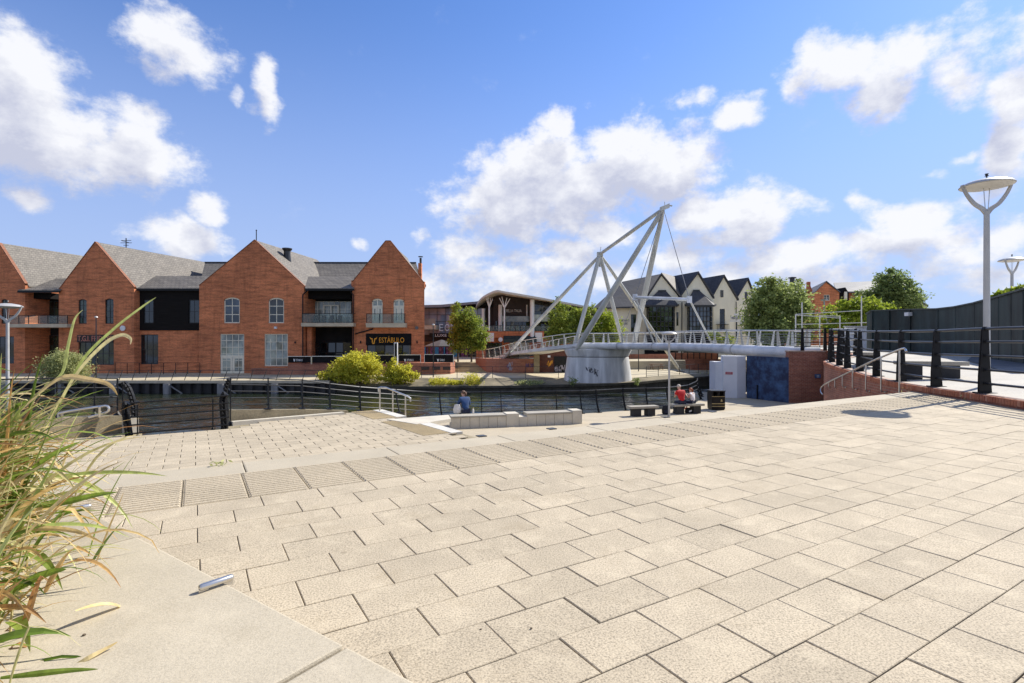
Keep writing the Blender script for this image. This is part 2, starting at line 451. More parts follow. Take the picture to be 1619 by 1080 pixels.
def clouds_group():
    g = bpy.data.node_groups.new('cloud_density', 'ShaderNodeTree')
    g.interface.new_socket('Vector', in_out='INPUT', socket_type='NodeSocketVector')
    g.interface.new_socket('Density', in_out='OUTPUT', socket_type='NodeSocketFloat')
    gi = g.nodes.new('NodeGroupInput'); go = g.nodes.new('NodeGroupOutput')
    vin = gi.outputs[0]
    # warp the lookup a little so that the cloud outlines are ragged
    nw = N(g, 'ShaderNodeTexNoise'); nw.inputs['Scale'].default_value = 7; nw.inputs['Detail'].default_value = 4; g.links.new(vin, nw.inputs['Vector'])
    sub = N(g, 'ShaderNodeVectorMath', operation='SUBTRACT'); g.links.new(nw.outputs[1], sub.inputs[0]); sub.inputs[1].default_value = (.5,.5,.5)
    wv = N(g, 'ShaderNodeVectorMath', operation='MULTIPLY_ADD'); g.links.new(sub.outputs[0], wv.inputs[0]); wv.inputs[1].default_value = (.13,.09,0); g.links.new(vin, wv.inputs[2])
    blobs = [(40,130,85,75,1),(70,200,150,62,1),(160,245,125,50,1),(215,215,65,55,.9),(40,305,42,26,.9),
             (285,70,66,50,.78),(262,100,35,32,.75),(420,145,24,38,.85),(372,155,12,10,.45),(322,325,42,24,1),(300,375,75,28,.95),(270,365,45,26,.9),
             (850,255,70,45,1),(830,310,115,55,1),(800,345,90,35,.9),(1000,235,75,45,1),(1040,270,85,45,1),(940,280,90,50,.95),(970,320,90,30,.6),
             (885,185,20,30,.75),(930,160,20,12,.55),(1162,188,38,28,.78),(1100,160,30,22,.6),(1170,150,40,16,.5),
             (1330,105,55,42,1),(1390,125,90,45,1),(1440,105,55,35,.95),(1270,120,45,28,.75),(1520,130,45,38,.75),(1590,60,75,50,.6),(1540,40,60,30,.45),
             (1610,140,52,45,1),(1600,215,42,55,.95),(1530,240,30,14,.6),(1480,265,40,12,.5),
             (1130,340,60,32,.95),(1200,340,75,38,.95),(1250,330,38,26,.9),(1140,385,90,22,.65),
             (1440,350,65,38,.95),(1480,375,90,42,.8),(1390,395,110,32,.75),(1520,330,70,40,.5),(1370,315,35,24,.5),(1300,400,60,24,.6),
             (960,368,50,32,.95),(900,395,60,22,.8),(1590,380,60,40,.7),(1480,430,70,26,.75),(1180,430,80,22,.5),
             (700,460,150,30,.5),(860,420,110,30,.7),(1080,405,90,24,.6),(1240,415,110,30,.65),(1500,405,120,36,.7),(300,440,120,24,.45),(800,440,160,32,.55),(740,400,60,26,.55),(1550,445,100,26,.55),(1000,440,180,26,.45),(1330,440,130,24,.5),(570,390,14,9,.55),(650,385,12,14,.5)]
    d = None
    for (x, y, rx, ry, s) in blobs:
        if s <= .66 and y > 300: s += .17
        az = math.atan((x-809.5)/F); el = math.atan((540-y)/F*math.cos(az))
        raz = rx/F*math.cos(az)**2*1.2; rel = ry/F*math.cos(az)*math.cos(el)*1.2
        a = N(g, 'ShaderNodeVectorMath', operation='SUBTRACT'); g.links.new(wv.outputs[0], a.inputs[0]); a.inputs[1].default_value = (az, el, 0)
        b = N(g, 'ShaderNodeVectorMath', operation='MULTIPLY'); g.links.new(a.outputs[0], b.inputs[0]); b.inputs[1].default_value = (1/raz, 1/rel, 0)
        l = N(g, 'ShaderNodeVectorMath', operation='LENGTH'); g.links.new(b.outputs[0], l.inputs[0])
        mr = N(g, 'ShaderNodeMapRange', interpolation_type='SMOOTHSTEP'); g.links.new(l.outputs['Value'], mr.inputs[0])
        mr.inputs[1].default_value = 0.0; mr.inputs[2].default_value = 1.75; mr.inputs[3].default_value = s; mr.inputs[4].default_value = 0.0
        d = mr.outputs[0] if d is None else math_(g, 'SMOOTH_MAX', d, mr.outputs[0], .12)
    # a loose field of clouds for the half of the sky behind the viewer
    sp = N(g, 'ShaderNodeSeparateXYZ'); g.links.new(vin, sp.inputs[0])
    back = math_(g, 'ABSOLUTE', sp.outputs[0]); bk = N(g, 'ShaderNodeMapRange'); g.links.new(back, bk.inputs[0])
    bk.inputs[1].default_value = .95; bk.inputs[2].default_value = 1.3; bk.inputs[3].default_value = 0; bk.inputs[4].default_value = .95
    nb = N(g, 'ShaderNodeTexNoise'); nb.inputs['Scale'].default_value = 2.2; nb.inputs['Detail'].default_value = 2; g.links.new(vin, nb.inputs['Vector'])
    nbr = N(g, 'ShaderNodeMapRange'); g.links.new(nb.outputs[0], nbr.inputs[0]); nbr.inputs[1].default_value = .45; nbr.inputs[2].default_value = .62
    d = math_(g, 'MAXIMUM', d, math_(g, 'MULTIPLY', bk.outputs[0], nbr.outputs[0]))
    mp = N(g, 'ShaderNodeMapping'); mp.inputs['Scale'].default_value = (1, 1.35, 1); g.links.new(vin, mp.inputs[0])
    n1 = N(g, 'ShaderNodeTexNoise'); n1.inputs['Scale'].default_value = 11; n1.inputs['Detail'].default_value = 10; n1.inputs['Roughness'].default_value = .64; g.links.new(mp.outputs[0], n1.inputs['Vector'])
    nn = math_(g, 'MULTIPLY_ADD', n1.outputs[0], 2.9, -1.45)
    t = math_(g, 'MULTIPLY_ADD', d, 1.55, nn)
    t = math_(g, 'SUBTRACT', t, .40)
    gate = N(g, 'ShaderNodeMapRange'); g.links.new(d, gate.inputs[0]); gate.inputs[1].default_value = .02; gate.inputs[2].default_value = .2
    o = math_(g, 'MULTIPLY', math_(g, 'MAXIMUM', t, 0.0), gate.outputs[0])
    g.links.new(o, go.inputs[0]); return g

w = bpy.data.worlds.new('World'); SC.world = w; w.use_nodes = True
nt = w.node_tree; bg = nt.nodes['Background']; bg.inputs['Strength'].default_value = .15
sky = N(nt, 'ShaderNodeTexSky', sky_type='NISHITA'); sky.sun_disc = False
sky.sun_elevation = rad(SUN_EL); sky.sun_rotation = rad(SUN_AZ)
sky.air_density = 1.0; sky.dust_density = .25; sky.ozone_density = 4.5; sky.altitude = 0
tc = N(nt, 'ShaderNodeTexCoord'); sp = N(nt, 'ShaderNodeSeparateXYZ'); nt.links.new(tc.outputs['Generated'], sp.inputs[0])
az = math_(nt, 'ARCTAN2', sp.outputs[0], sp.outputs[1]); el = math_(nt, 'ARCSINE', sp.outputs[2])
cv = N(nt, 'ShaderNodeCombineXYZ'); nt.links.new(az, cv.inputs[0]); nt.links.new(el, cv.inputs[1])
cg = clouds_group()
g1 = N(nt, 'ShaderNodeGroup'); g1.node_tree = cg; nt.links.new(cv.outputs[0], g1.inputs[0])
of = N(nt, 'ShaderNodeVectorMath', operation='ADD'); nt.links.new(cv.outputs[0], of.inputs[0]); of.inputs[1].default_value = (.012, .050, 0)
g2 = N(nt, 'ShaderNodeGroup'); g2.node_tree = cg; nt.links.new(of.outputs[0], g2.inputs[0])
al = N(nt, 'ShaderNodeMapRange', interpolation_type='SMOOTHSTEP'); nt.links.new(g1.outputs[0], al.inputs[0]); al.inputs[1].default_value = 0; al.inputs[2].default_value = .8
al.inputs[4].default_value = .97
df = math_(nt, 'SUBTRACT', g1.outputs[0], g2.outputs[0])
sh = math_(nt, 'MULTIPLY_ADD', df, .42, .86)
sh = math_(nt, 'SUBTRACT', sh, math_(nt, 'MULTIPLY', g2.outputs[0], .60), clamp=True)
ccol = mixc(nt, sh, (2.1,2.2,2.7), (3.45,3.48,3.62))
# thin veil low in the sky, and the blue itself
hz = N(nt, 'ShaderNodeMapRange', interpolation_type='SMOOTHSTEP'); nt.links.new(el, hz.inputs[0]); hz.inputs[1].default_value = -.02; hz.inputs[2].default_value = .62; hz.inputs[3].default_value = .88; hz.inputs[4].default_value = 0.0
blue = mixc(nt, 1.0, sky.outputs[0], (.44,.53,.69), 'MULTIPLY')
skyc = mixc(nt, hz.outputs[0], blue, (1.62,1.98,3.0))
fin = mixc(nt, al.outputs[0], skyc, ccol)
nt.links.new(fin, bg.inputs['Color'])
vs = SC.view_settings; vs.view_transform = 'Standard'; vs.look = 'None'; vs.gamma = 1; vs.use_curve_mapping = False; vs.exposure = .90
SC.cycles.use_denoising = True
SC.cycles.max_bounces = 6; SC.cycles.transparent_max_bounces = 6

# ------------------------------------------------------------------ the lie of the land
ZP = -1.2; ZL = -2.75; ZQ = -3.4; ZF = -3.75; ZW = -5.0; ZT = -2.65
VA = Vector((.8563, .5165, 0)); VB = Vector((-.5165, .8563, 0))
def ab(t, n, z): 
    p = VA*t + VB*n; return Vector((p.x, p.y, z))
def sheet(name, pts, z0, mat, z1=None, kind='structure', label=None):
    m = MB()
    if z1 is None: m.poly([(p[0], p[1], z0) for p in pts])
    else: m.prism([(p[0], p[1], z1) for p in pts], (0, 0, z0-z1))
    return props(m.build(name, mat), kind=kind, label=label)

m = MB(); m.poly([(-260,-30,ZW-.12),(260,-30,ZW-.12),(260,90,ZW-.12),(-260,90,ZW-.12)])
wr = random.Random(77); waves = []
for k_ in range(16):
    lam = .45*1.19**k_; an_ = wr.gauss(1.1,.75); waves.append((math.cos(an_)*6.283/lam, math.sin(an_)*6.283/lam, wr.uniform(0,6.28), wr.uniform(.006,.011)*lam**.75))
nx_, ny_ = 330, 300; x0_, x1_, y0_, y1_ = -46.0, 26.0, 12.0, 60.0
vs_ = []; sin_ = math.sin
for j_ in range(ny_+1):
    yy_ = y0_+(y1_-y0_)*j_/ny_
    for i_ in range(nx_+1):
        xx_ = x0_+(x1_-x0_)*i_/nx_; h_ = 0.0
        for kx_, ky_, ph_, am_ in waves: h_ += am_*sin_(kx_*xx_+ky_*yy_+ph_)
        g_ = .6+.4*sin_(xx_*.21+1.3*sin_(yy_*.17))*sin_(yy_*.33+.7*sin_(xx_*.11))
        vs_.append((xx_, yy_, ZW+h_*g_))
w_ = nx_+1
m.raw(vs_, [(j_*w_+i_, j_*w_+i_+1, (j_+1)*w_+i_+1, (j_+1)*w_+i_) for j_ in range(ny_) for i_ in range(nx_)])
props(m.build('water', M['water'], smooth=True, recalc=False), kind='structure', label='dark river water with small ripples')
# distant ground reaches the horizon; it starts behind the far promenade
m = MB(); m.poly([(-3000,74,-3.9),(3000,74,-3.9),(3000,4000,-3.9),(-3000,4000,-3.9)])
props(m.build('ground', M['landmass']), kind='structure')
m = MB(); m.poly([(-900,-900,-6.2),(900,-900,-6.2),(900,74,-6.2),(-900,74,-6.2)])
props(m.build('river_bed', M['landmass']), kind='structure')

# far bank
BANK = [(-220,51),(-17.6,51)]
VERGE = [(-17.6,51,-4.28),(-10,51,-4.35),(0,51.3,-4.3),(5,51.4,-4.2),(9,51.2,-4.1),(12.5,52.2,-4.0),(16,55,-3.95),(23,60,-3.9),(34,65,-3.9),(60,72,-3.9),(220,74,-3.9)]
m = MB()
m.poly([(-220,51,ZF),(-17.6,51,ZF),(-17.6,54,ZF),(-17.6,75,ZF),(-220,75,ZF)])
inner = [(p[0], p[1]+3.0 if p[0] < 10 else p[1]+2.2, ZF) for p in VERGE]
m.poly(inner + [(220,95,ZF),(-17.6,95,ZF)])
props(m.build('promenade', M['stone_far']), kind='structure', label='pale paved riverside promenade on the far bank')
m = MB()
for i in range(len(VERGE)-1):
    a, b, c, d = VERGE[i], VERGE[i+1], inner[i+1], inner[i]
    m.poly([a, b, c, d])
props(m.build('riverbank_verge', M['earth']), kind='structure')
m = MB()
for i in range(len(VERGE)-1):
    a, b = VERGE[i], VERGE[i+1]
    m.poly([(a[0],a[1],-6.2),(b[0],b[1],-6.2),(b[0],b[1],b[2]),(a[0],a[1],a[2])])
    m.beam((a[0],a[1]-.06,a[2]-.12),(b[0],b[1]-.06,b[2]-.12),.3,.22)
m.poly([(-17.6,51,-6.2),(-17.6,54,-6.2),(-17.6,54,ZF),(-17.6,51,-4.28)])
w1 = m.build('river_wall', M['bank_wall'])
props(w1, 'low dark stone river wall below the grassy verge of the far bank', 'river wall')
# sheet piling with fender posts, below the left promenade
pl = thing('sheet_piling', 'dark corrugated steel piling below the far left promenade', 'piling', (-40, 51, -5))
m = MB(); x = -75.0
while x < -17.7:
    for (dx, y0) in ((.0,51.0),(.35,51.0),(.45,50.78),(.8,50.78),(.9,51.0)):
        pass
    for (xa, ya, xb, yb) in ((0,51.,.4,51.),(.4,51.,.5,50.75),(.5,50.75,.9,50.75),(.9,50.75,1.,51.)):
        m.poly([(x+xa,ya,-6.2),(x+xb,yb,-6.2),(x+xb,yb,ZF-.1),(x+xa,ya,ZF-.1)])
    x += 1.0
m.build('piling_sheet', M['piling'], pl, recalc=False)
m = MB(); m.box(-75,50.6,ZF-.28,-17.6,51.1,ZF-.02)
m.build('capping_beam', M['balcony'], pl)
for i in range(11):
    m = MB(); xx = gx(10+i*85, 50.5)
    if xx > -18: break
    m.box(xx-.28, 50.25, -5.6, xx+.28, 50.6, ZF-.30); m.beam((xx+.3,50.5,-4.3),(xx+1.4,50.7,-5.1),.1,.1)
    m.build('fender_post', M['piling_post'], pl)

# far promenade railings: thin, with leaning posts
def thin_rail(pts, label, h=1.05, step=2.4, rails=(1.0,.55,.15), mat='rail_grey', lean=(0,0,0), r=.022):
    base = Vector(pts[0])
    t = thing('railing', label, 'railing', base)
    pv = [Vector(p) for p in pts]
    for f in rails:
        m = MB(); m.tube([p + Vector((0,0,h*f)) + Vector(lean)*f for p in pv], r, 6)
        m.build('rail', M[mat], t, smooth=True)
    for i in range(len(pv)-1):
        L = (pv[i+1]-pv[i]).length; k = max(1, round(L/step))
        for j in range(k + (1 if i == len(pv)-2 else 0)):
            p = pv[i].lerp(pv[i+1], j/k)
            m = MB(); m.beam(p - Vector(lean)*.3 - Vector((0,0,.3)), p+Vector((0,0,h))+Vector(lean), .05, .05)
            m.build('post', M[mat], t)
    return t
thin_rail([(-47,50.9,ZF),(-17.8,50.9,ZF)], 'long thin railing with leaning posts along the pale promenade edge below the brick gables', h=.95, step=1.27, lean=(.35,0,0), rails=(1.0,.52))
thin_rail([(-13,54.1,ZF),(-2,54.2,ZF),(4.8,54.3,ZF)], 'thin dark railing between the grassy verge and the tan steps', h=1.15, step=3.7, rails=(1.0,.5))
thin_rail([(14.2,55.5,ZF),(17.5,58.3,ZF),(22,62,ZF),(29,67,ZF)], 'thin dark railing on the far bank to the right of the round bridge pier', h=1.1, step=1.9, rails=(1.0,.5,.12))

# near bank: raised landing, quay
LAND = [(-60,3),(-30,6),(-15.5,11),(-12.5,14.9),(-11.8,15.9),(-11.2,15.9),(-10.96,14.95),(-9.0,16.5),(-9.36,17.4),(-7.56,19.0),(-6.3,20.2),(-5.13,20.9),(-1.45,15.6),(1.6,11.4),(-21.8,-2.5),(-60,-2.5)]
sheet('landing', LAND, ZL, M['old_stone'], -6.2)
QUAY = [(-1.45,15.6),(-5.13,20.9),(-4.6,22.0),(-3.1,23.95),(.56,24.5),(3.3,24.8),(5.5,25.9),(8,26.5),(9.6,28),(11,30.7),(12,35),(24,36),(24,12),(12,13),(9.5,8),(1.6,11.4)]
sheet('quay', QUAY, ZQ, M['quay'], -6.2)
# block paving laid on the landing, one bevel-edged sett after another
def clipped(pts, n0):
    return pts
def inside(p, poly):
    c = False; j = len(poly)-1
    for i in range(len(poly)):
        (xi, yi), (xj, yj) = poly[i][:2], poly[j][:2]
        if (yi > p[1]) != (yj > p[1]) and p[0] < (xj-xi)*(p[1]-yi)/(yj-yi)+xi: c = not c
        j = i
    return c
def pave(name, mat, ua, ub, trange, rows, length, z, gap, test, cham=.004, zr=.0012, jit=.0, off=.5, joint=None, skip=None):
    """rows of slabs with open joints; ua runs along the row"""
    m = MB(); k = 0
    for (n0, n1) in rows:
        k += 1; t = trange[0] + (off*length if k % 2 else 0) + R.uniform(-jit, jit)
        while t < trange[1]:
            t1 = t + length
            cs = [ua*a + ub*b for a, b in ((t+gap/2, n0+gap/2), (t1-gap/2, n0+gap/2), (t1-gap/2, n1-gap/2), (t+gap/2, n1-gap/2))]
            mid = (cs[0]+cs[2])/2
            if test(mid, cs):
                zz = z + R.uniform(-zr, zr); tl = [R.uniform(-zr, zr) for _ in range(4)]
                top = []; low = []; bot = []
                for q, c in enumerate(cs):
                    inn = c + (mid-c).normalized()*cham*1.5
                    top.append((inn.x, inn.y, zz+tl[q])); low.append((c.x, c.y, zz+tl[q]-cham)); bot.append((c.x, c.y, z-.03))
                fs = [(0,1,2,3)] + [(i+4, (i+1)%4+4, (i+1)%4, i) for i in range(4)] + [(i+8, (i+1)%4+8, (i+1)%4+4, i+4) for i in range(4)]
                m.raw(top+low+bot, fs, R.random())
            t = t1
    return m.build(name, mat, tint=True)
LANDIN = [(-30,5),(-15,10.4),(-12.3,14.6),(-11.6,15.3),(-10.9,15.0),(-9.0,16.4),(-9.1,17.2),(-7.4,18.7),(-6.2,19.9),(-5.2,20.6),(-1.6,15.6),(1.2,11.4),(-21,-2)]
o = pave('block_paving', M['platform'], VA, VB, (-24, 9), [(6.5+.36*i, 6.86+.36*i) for i in range(40)], .60, ZL+.055, .012, lambda p, c: all(inside(q, LANDIN) for q in c) and p.y > 6 and p.x > -22, cham=.006, zr=.002)
props(o, kind='structure')
# upper plaza: joint bed, slabs, corduroy band, nosing
PL = [ab(-14,5.38,0), ab(17.5,5.38,0), ab(17.5,-6,0), ab(-14,-6,0)]
sheet('plaza_bed', PL, ZP-.018, M['joint'], -6.2)
rows = []; n = 4.50
for i in range(30):
    hgt = .2815 if i < 8 else .263
    rows.append((n-hgt, n)); n -= hgt
def vis(p, c):
    return p.y > .7 and abs(p.x) < p.y*1.06+.8 and p.x < 11.5 and (p.x*.575 + (p.y-1.25)*.82) > -.35
o = pave('plaza_paving', M['slab'], VA, VB, (-9, 17), rows, .419, ZP, .0045, vis, cham=.0028, zr=.0015, jit=.012)
props(o, kind='structure', label='pale rectangular paving slabs of the upper plaza')
m = MB(); gb = MB(); tw = .443
for r in range(2):
    for i in range(-22, 39):
        t0 = i*tw - .087*1.0; n0 = 4.50 + r*.4335
        tt = R.random()
        c = ab(t0+tw/2, n0+.2167, ZP-.009)
        gb.obox(c, VA*(tw/2-.003), VB*(.2167-.003), (0,0,.006), tt)
        for k in range(7):
            nn = n0 + .031 + k*.0619
            a = t0+.009; b = t0+tw-.009; h = .0095
            q = [ab(a, nn-.019, ZP-.003), ab(b, nn-.019, ZP-.003), ab(b, nn+.019, ZP-.003), ab(a, nn+.019, ZP-.003)]
            u = [ab(a+.01, nn-.0135, ZP-.003+h), ab(b-.01, nn-.0135, ZP-.003+h), ab(b-.01, nn+.0135, ZP-.003+h), ab(a+.01, nn+.0135, ZP-.003+h)]
            m.raw(q+u, [(4,5,6,7)] + [(j, (j+1)%4, (j+1)%4+4, j+4) for j in range(4)], tt)
props(m.build('corduroy_paving', M['cord'], tint=True), kind='structure')
props(gb.build('corduroy_bed', M['groove']), kind='structure')
m = MB()
for i in range(-9, 13):
    t0 = i*1.45+.40
    m.obox(ab(t0+.725, 5.61, ZP-.08), VA*.7215, VB*.236, (0,0,.08))
props(m.build('step_nosing', M['nosing'], bevel=.012), kind='structure')
m = MB()
for i in range(14):
    z = ZP - .157*(i+1)
    if z > ZL-.02 : m.prism([ab(-14,5.83,z),ab(2.2,5.83,z),ab(2.2,5.85+.3*(i+1),z),ab(-14,5.85+.3*(i+1),z)], (0,0,-2.5))
    if z > ZQ-.02 : m.prism([ab(2.2,5.83,z-.001),ab(15.2,5.83,z-.001),ab(15.2,5.85+.3*(i+1),z-.001),ab(2.2,5.85+.3*(i+1),z-.001)], (0,0,-2.5))
props(m.build('stone_steps', M['nosing']), kind='structure', label='stone steps down from the plaza to the quay')
# small recessed lights in the nosing band
for (x, y) in ((761,690),(872,678.5),(1052,660),(1126,651.5)):
    p = ground(x, y, ZP); s = MB(); s.obox((p.x,p.y,ZP+.006), VA*.055, VB*.05, (0,0,.006))
    o = s.build('step_light', M['rail_grey']); s2 = {761:'behind the left end of the seat wall',872:'in front of the middle of the seat wall',1052:'below the lamp post on the quay',1126:'in front of the litter bin'}[x]
    props(o, 'small dark recessed light '+s2, 'step light', 'recessed lights in the step nosing')
# steps up the side of the landing: strips, handrail
m = MB()
b0 = Vector((-5.13,20.75,0)); b1 = Vector((-1.45,15.6,0)); bd = (b1-b0).normalized(); bn = Vector((bd.y,-bd.x,0))  # bn points left, away from the drop
if bn.x > 0: bn = -bn
for (u0, u1) in ((0,2.3),(3.1,6.3)):
    q = [b0+bd*u0, b0+bd*u1, b0+bd*u1+bn*.38, b0+bd*u0+bn*.38]
    m.prism([(p.x,p.y,ZL-.1) for p in q], (0,0,.172))
props(m.build('landing_edge', M['edge_white']), kind='structure')
m = MB()
for (u0, u1) in ((0,2.3),(3.0,6.2)):
    for k in range(12):
        o0 = .42 + k*.07
        q = [b0+bd*u0+bn*o0, b0+bd*u1+bn*o0, b0+bd*u1+bn*(o0+.045), b0+bd*u0+bn*(o0+.045)]
        m.prism([(p.x,p.y,ZL-.05) for p in q], (0,0,.118))
props(m.build('landing_corduroy', M['tan_step']), kind='structure')
m = MB()
for i in range(4):
    z = ZL - .16*(i+1)+.01
    q = [b0-bn*(.32*i), b1+bd*.0-bn*(.32*i), b1-bn*(.32*(i+1)), b0-bn*(.32*(i+1))]
    m.prism([(p.x,p.y,z) for p in q], (0,0,-1.5))
props(m.build('landing_steps', M['nosing']), kind='structure')
t = thing('handrail', 'bare steel handrail stepping down beside the seated woman', 'handrail', (gx(603,20.3),20.3,ZL), None)
hp = [at(598.5,620,20.3), at(598.5,613.5,20.3), at(602,612.5,20.3), at(610,613,20.3), at(645,627,20.3), at(649,630,20.3), at(649,635,20.3)]
m = MB(); m.tube(hp, .035, 8); m.build('rail', M['steel'], t, smooth=True)
for (x, yt, yb) in ((600.5,613.5,650.5),(621,619,650.5),(641,626,657)):
    m = MB(); m.tube([at(x,yt,20.3), at(x,yb+2,20.3)], .03, 8); m.build('post', M['steel'], t, smooth=True)

# the terrace on the right, held by the curved brick wall
W = [(8.7,5.0,-1.05),(8.75,7.0,-1.05),(8.93,9.0,-1.05),(9.2,10.4,-1.045),(9.5,12.0,-1.055),(9.8,13.5,-1.04),(10.25,15.0,-1.015),(10.92,16.8,-.975),(11.32,18.0,-.93),(11.68,19.1,-.885),(12.35,20.7,-.83),(12.9,21.7,-.80),(13.7,22.7,-.77),(14.9,23.8,-.74),(16.4,25.4,-.66),(17.25,27.0,-.58),(17.4,29.0,-.5)]
HO = [(10.6,5,-.8),(11,7,-.8),(11.6,9,-.8),(12.6,10.4,-.8),(13.6,12,-.78),(14.5,13.5,-.75),(15.4,15,-.73),(16.5,16.9,-.72),(17.2,18,-.71),(17.9,19.1,-.70),(18.8,20.7,-.68),(19.4,21.7,-.66),(19.95,22.7,-.64),(20.6,23.8,-.63),(21.4,25.4,-.62),(21.9,27,-.6),(21.9,30,-.58)]
m = MB()
for i in range(len(W)-1):
    a, b, c, d = W[i], W[i+1], HO[i+1], HO[i]
    ad = [Vector(a).lerp(Vector(d), f) for f in (0,.5,1)]; bc = [Vector(b).lerp(Vector(c), f) for f in (0,.5,1)]
    for k in range(2): m.poly([ad[k], bc[k], bc[k+1], ad[k+1]])
    m.poly([d, c, (70,c[1],c[2]), (70,d[1],d[2])])
m.poly([(17.4,29,-.5),(21.9,30,-.58),(70,30,-.58),(70,75,-.58),(24,75,-.58),(22.2,36,-.55),(18.9,32,-.5)])
props(m.build('terrace', M['terrace']), kind='structure', label='pale paved terrace behind the black railing')
m = MB()
m.poly([(15.4,12.6,-.752+.012),(16.5,16.9,-.71),(19.9,22.7,-.63),(17.0,19.6,-.70),(13.6,14.6,-.80),(12.6,11.4,-.80)])
props(m.build('terrace_shoulder', M['asphalt']), kind='structure')
def wallpath(zoff, out=0.0, drop=None):
    r = []
    for i, p in enumerate(W):
        a = Vector(W[max(0,i-1)]); b = Vector(W[min(len(W)-1,i+1)]); d = (b-a); nn = Vector((-d.y, d.x, 0)).normalized()
        r.append(Vector((p[0]+nn.x*out, p[1]+nn.y*out, (p[2] if drop is None else drop)+zoff)))
    return r
def smoothpath(pts, k=5):
    out = []; n = len(pts)
    for i in range(n-1):
        p0 = Vector(pts[max(0,i-1)]); p1 = Vector(pts[i]); p2 = Vector(pts[i+1]); p3 = Vector(pts[min(n-1,i+2)])
        for j in range(k):
            t = j/k
            out.append(.5*((2*p1)+(-p0+p2)*t+(2*p0-5*p1+4*p2-p3)*t*t+(-p0+3*p1-3*p2+p3)*t**3))
    out.append(Vector(pts[-1])); return out
WS = smoothpath(W, 6)
wt = thing('curved_wall', 'curving red brick retaining wall below the black terrace railing', 'wall', (9.0,9.0,ZP))
m = MB()
for i in range(len(WS)-1):
    a, b = WS[i], WS[i+1]
    d = (b-a); nn = Vector((-d.y, d.x, 0)).normalized()*.32
    m.raw([(a.x,a.y,-6),(b.x,b.y,-6),(b.x,b.y,b.z-.10),(a.x,a.y,a.z-.10)], [(0,1,2,3)])
m.build('wall_face', M['brick_wall'], wt, recalc=False)
m = MB(); acc = 0.0
for i in range(len(WS)-1):
    a, b = WS[i], WS[i+1]; L = (b-a).length; u = (b-a)/L
    nn = Vector((-u.y, u.x, 0)).normalized()
    s = acc
    while s < L:
        c = a + u*(s+.034); m.obox((c.x-nn.x*(.15), c.y-nn.y*(.15), c.z-.05), u*.033, nn*(.17+R.uniform(-.003,.003)), (0,0,.056+R.uniform(-.003,.002)), R.random())
        s += .076
    acc = s - L
def tintmat(name, cols, rough=.85):
    mm, nt_, b_ = nodes(name); a_ = N(nt_, 'ShaderNodeAttribute', attribute_name='tint')
    c_ = ramp(nt_, a_.outputs['Fac'], [(i/(len(cols)-1), c) for i, c in enumerate(cols)])
    v_ = wpos(nt_); n_ = noise(nt_, v_, 30, 4, .7); f_ = ramp(nt_, n_, [(.3, .75), (.7, 1.15)])
    nt_.links.new(mixc(nt_, 1.0, c_, f_, 'MULTIPLY'), b_.inputs['Base Color']); b_.inputs['Roughness'].default_value = rough
    bump(nt_, b_, n_, .3, .004); return mm
M['soldier'] = tintmat('soldier_bricks', [(.33,.10,.05),(.42,.15,.075),(.38,.12,.055),(.46,.20,.12)])
m.build('brick_coping', M['soldier'], wt, tint=True)
# pale mortar haunch along the top of the coping
m = MB()
for i in range(len(WS)-1):
    a, b = WS[i], WS[i+1]; d = (b-a); nn = Vector((-d.y, d.x, 0)).normalized()
    m.raw([a-nn*.05+Vector((0,0,.012)), b-nn*.05+Vector((0,0,.012)), b-nn*.42+Vector((0,0,.016)), a-nn*.42+Vector((0,0,.016))], [(0,1,2,3)])
m.build('coping_bed', M['coping_top'], wt, recalc=False)

# black terrace railing: tapered plate posts and five rails
rt = thing('railing', 'heavy black railing with tapered posts along the curved brick wall', 'railing', (9.43,10.47,-1.04))
posts = [(9.28,8.9),(9.43,10.47),(9.76,12.07),(10.05,13.55),(10.5,15.1),(11.2,16.9),(11.57,18.1),(11.95,19.15),(12.65,20.75),(13.35,22.0),(14.6,23.15),(16.3,24.9)]
posts = [(9.1,5.6),(9.15,7.3)] + posts
def zW(y):
    for i in range(len(W)-1):
        if W[i][1] <= y <= W[i+1][1]:
            f = (y-W[i][1])/(W[i+1][1]-W[i][1]); return W[i][2]*(1-f)+W[i+1][2]*f
    return W[0][2] if y < W[0][1] else W[-1][2]
pp = [Vector((x, y, zW(y)+.01)) for x, y in posts]
for h, r in ((1.29,.030),(1.03,.024),(.75,.024),(.47,.024),(.20,.024)):
    m = MB(); m.tube(smoothpath([p+Vector((0,0,h)) for p in pp], 4), r, 8)
    m.build('rail', M['rail_grey'], rt, smooth=True)
for i, p in enumerate(pp):
    d = (pp[min(i+1,len(pp)-1)]-pp[max(i-1,0)]); d.z = 0; d.normalize(); nn = Vector((-d.y,d.x,0))
    m = MB()
    # plates stand across the rail, wide at the foot
    for s in (-1,1):
        prof = [(-.11,0),(.11,0),(.105,.35),(.07,.9),(.05,1.27),(.02,1.33),(-.02,1.33),(-.05,1.27),(-.06,.9),(-.085,.35)]
        q = [p + nn*a + Vector((0,0,b)) + d*(.022*s-.011) for a, b in prof]
        m.prism(q, d*.022)
    m.obox(p+Vector((0,0,.012)), d*.12, nn*.15, (0,0,.012))
    for h in (1.03,.75,.47,.20): m.obox(p+Vector((0,0,h)), d*.04, nn*.045, (0,0,.035))
    m.build('post', M['black'], rt)
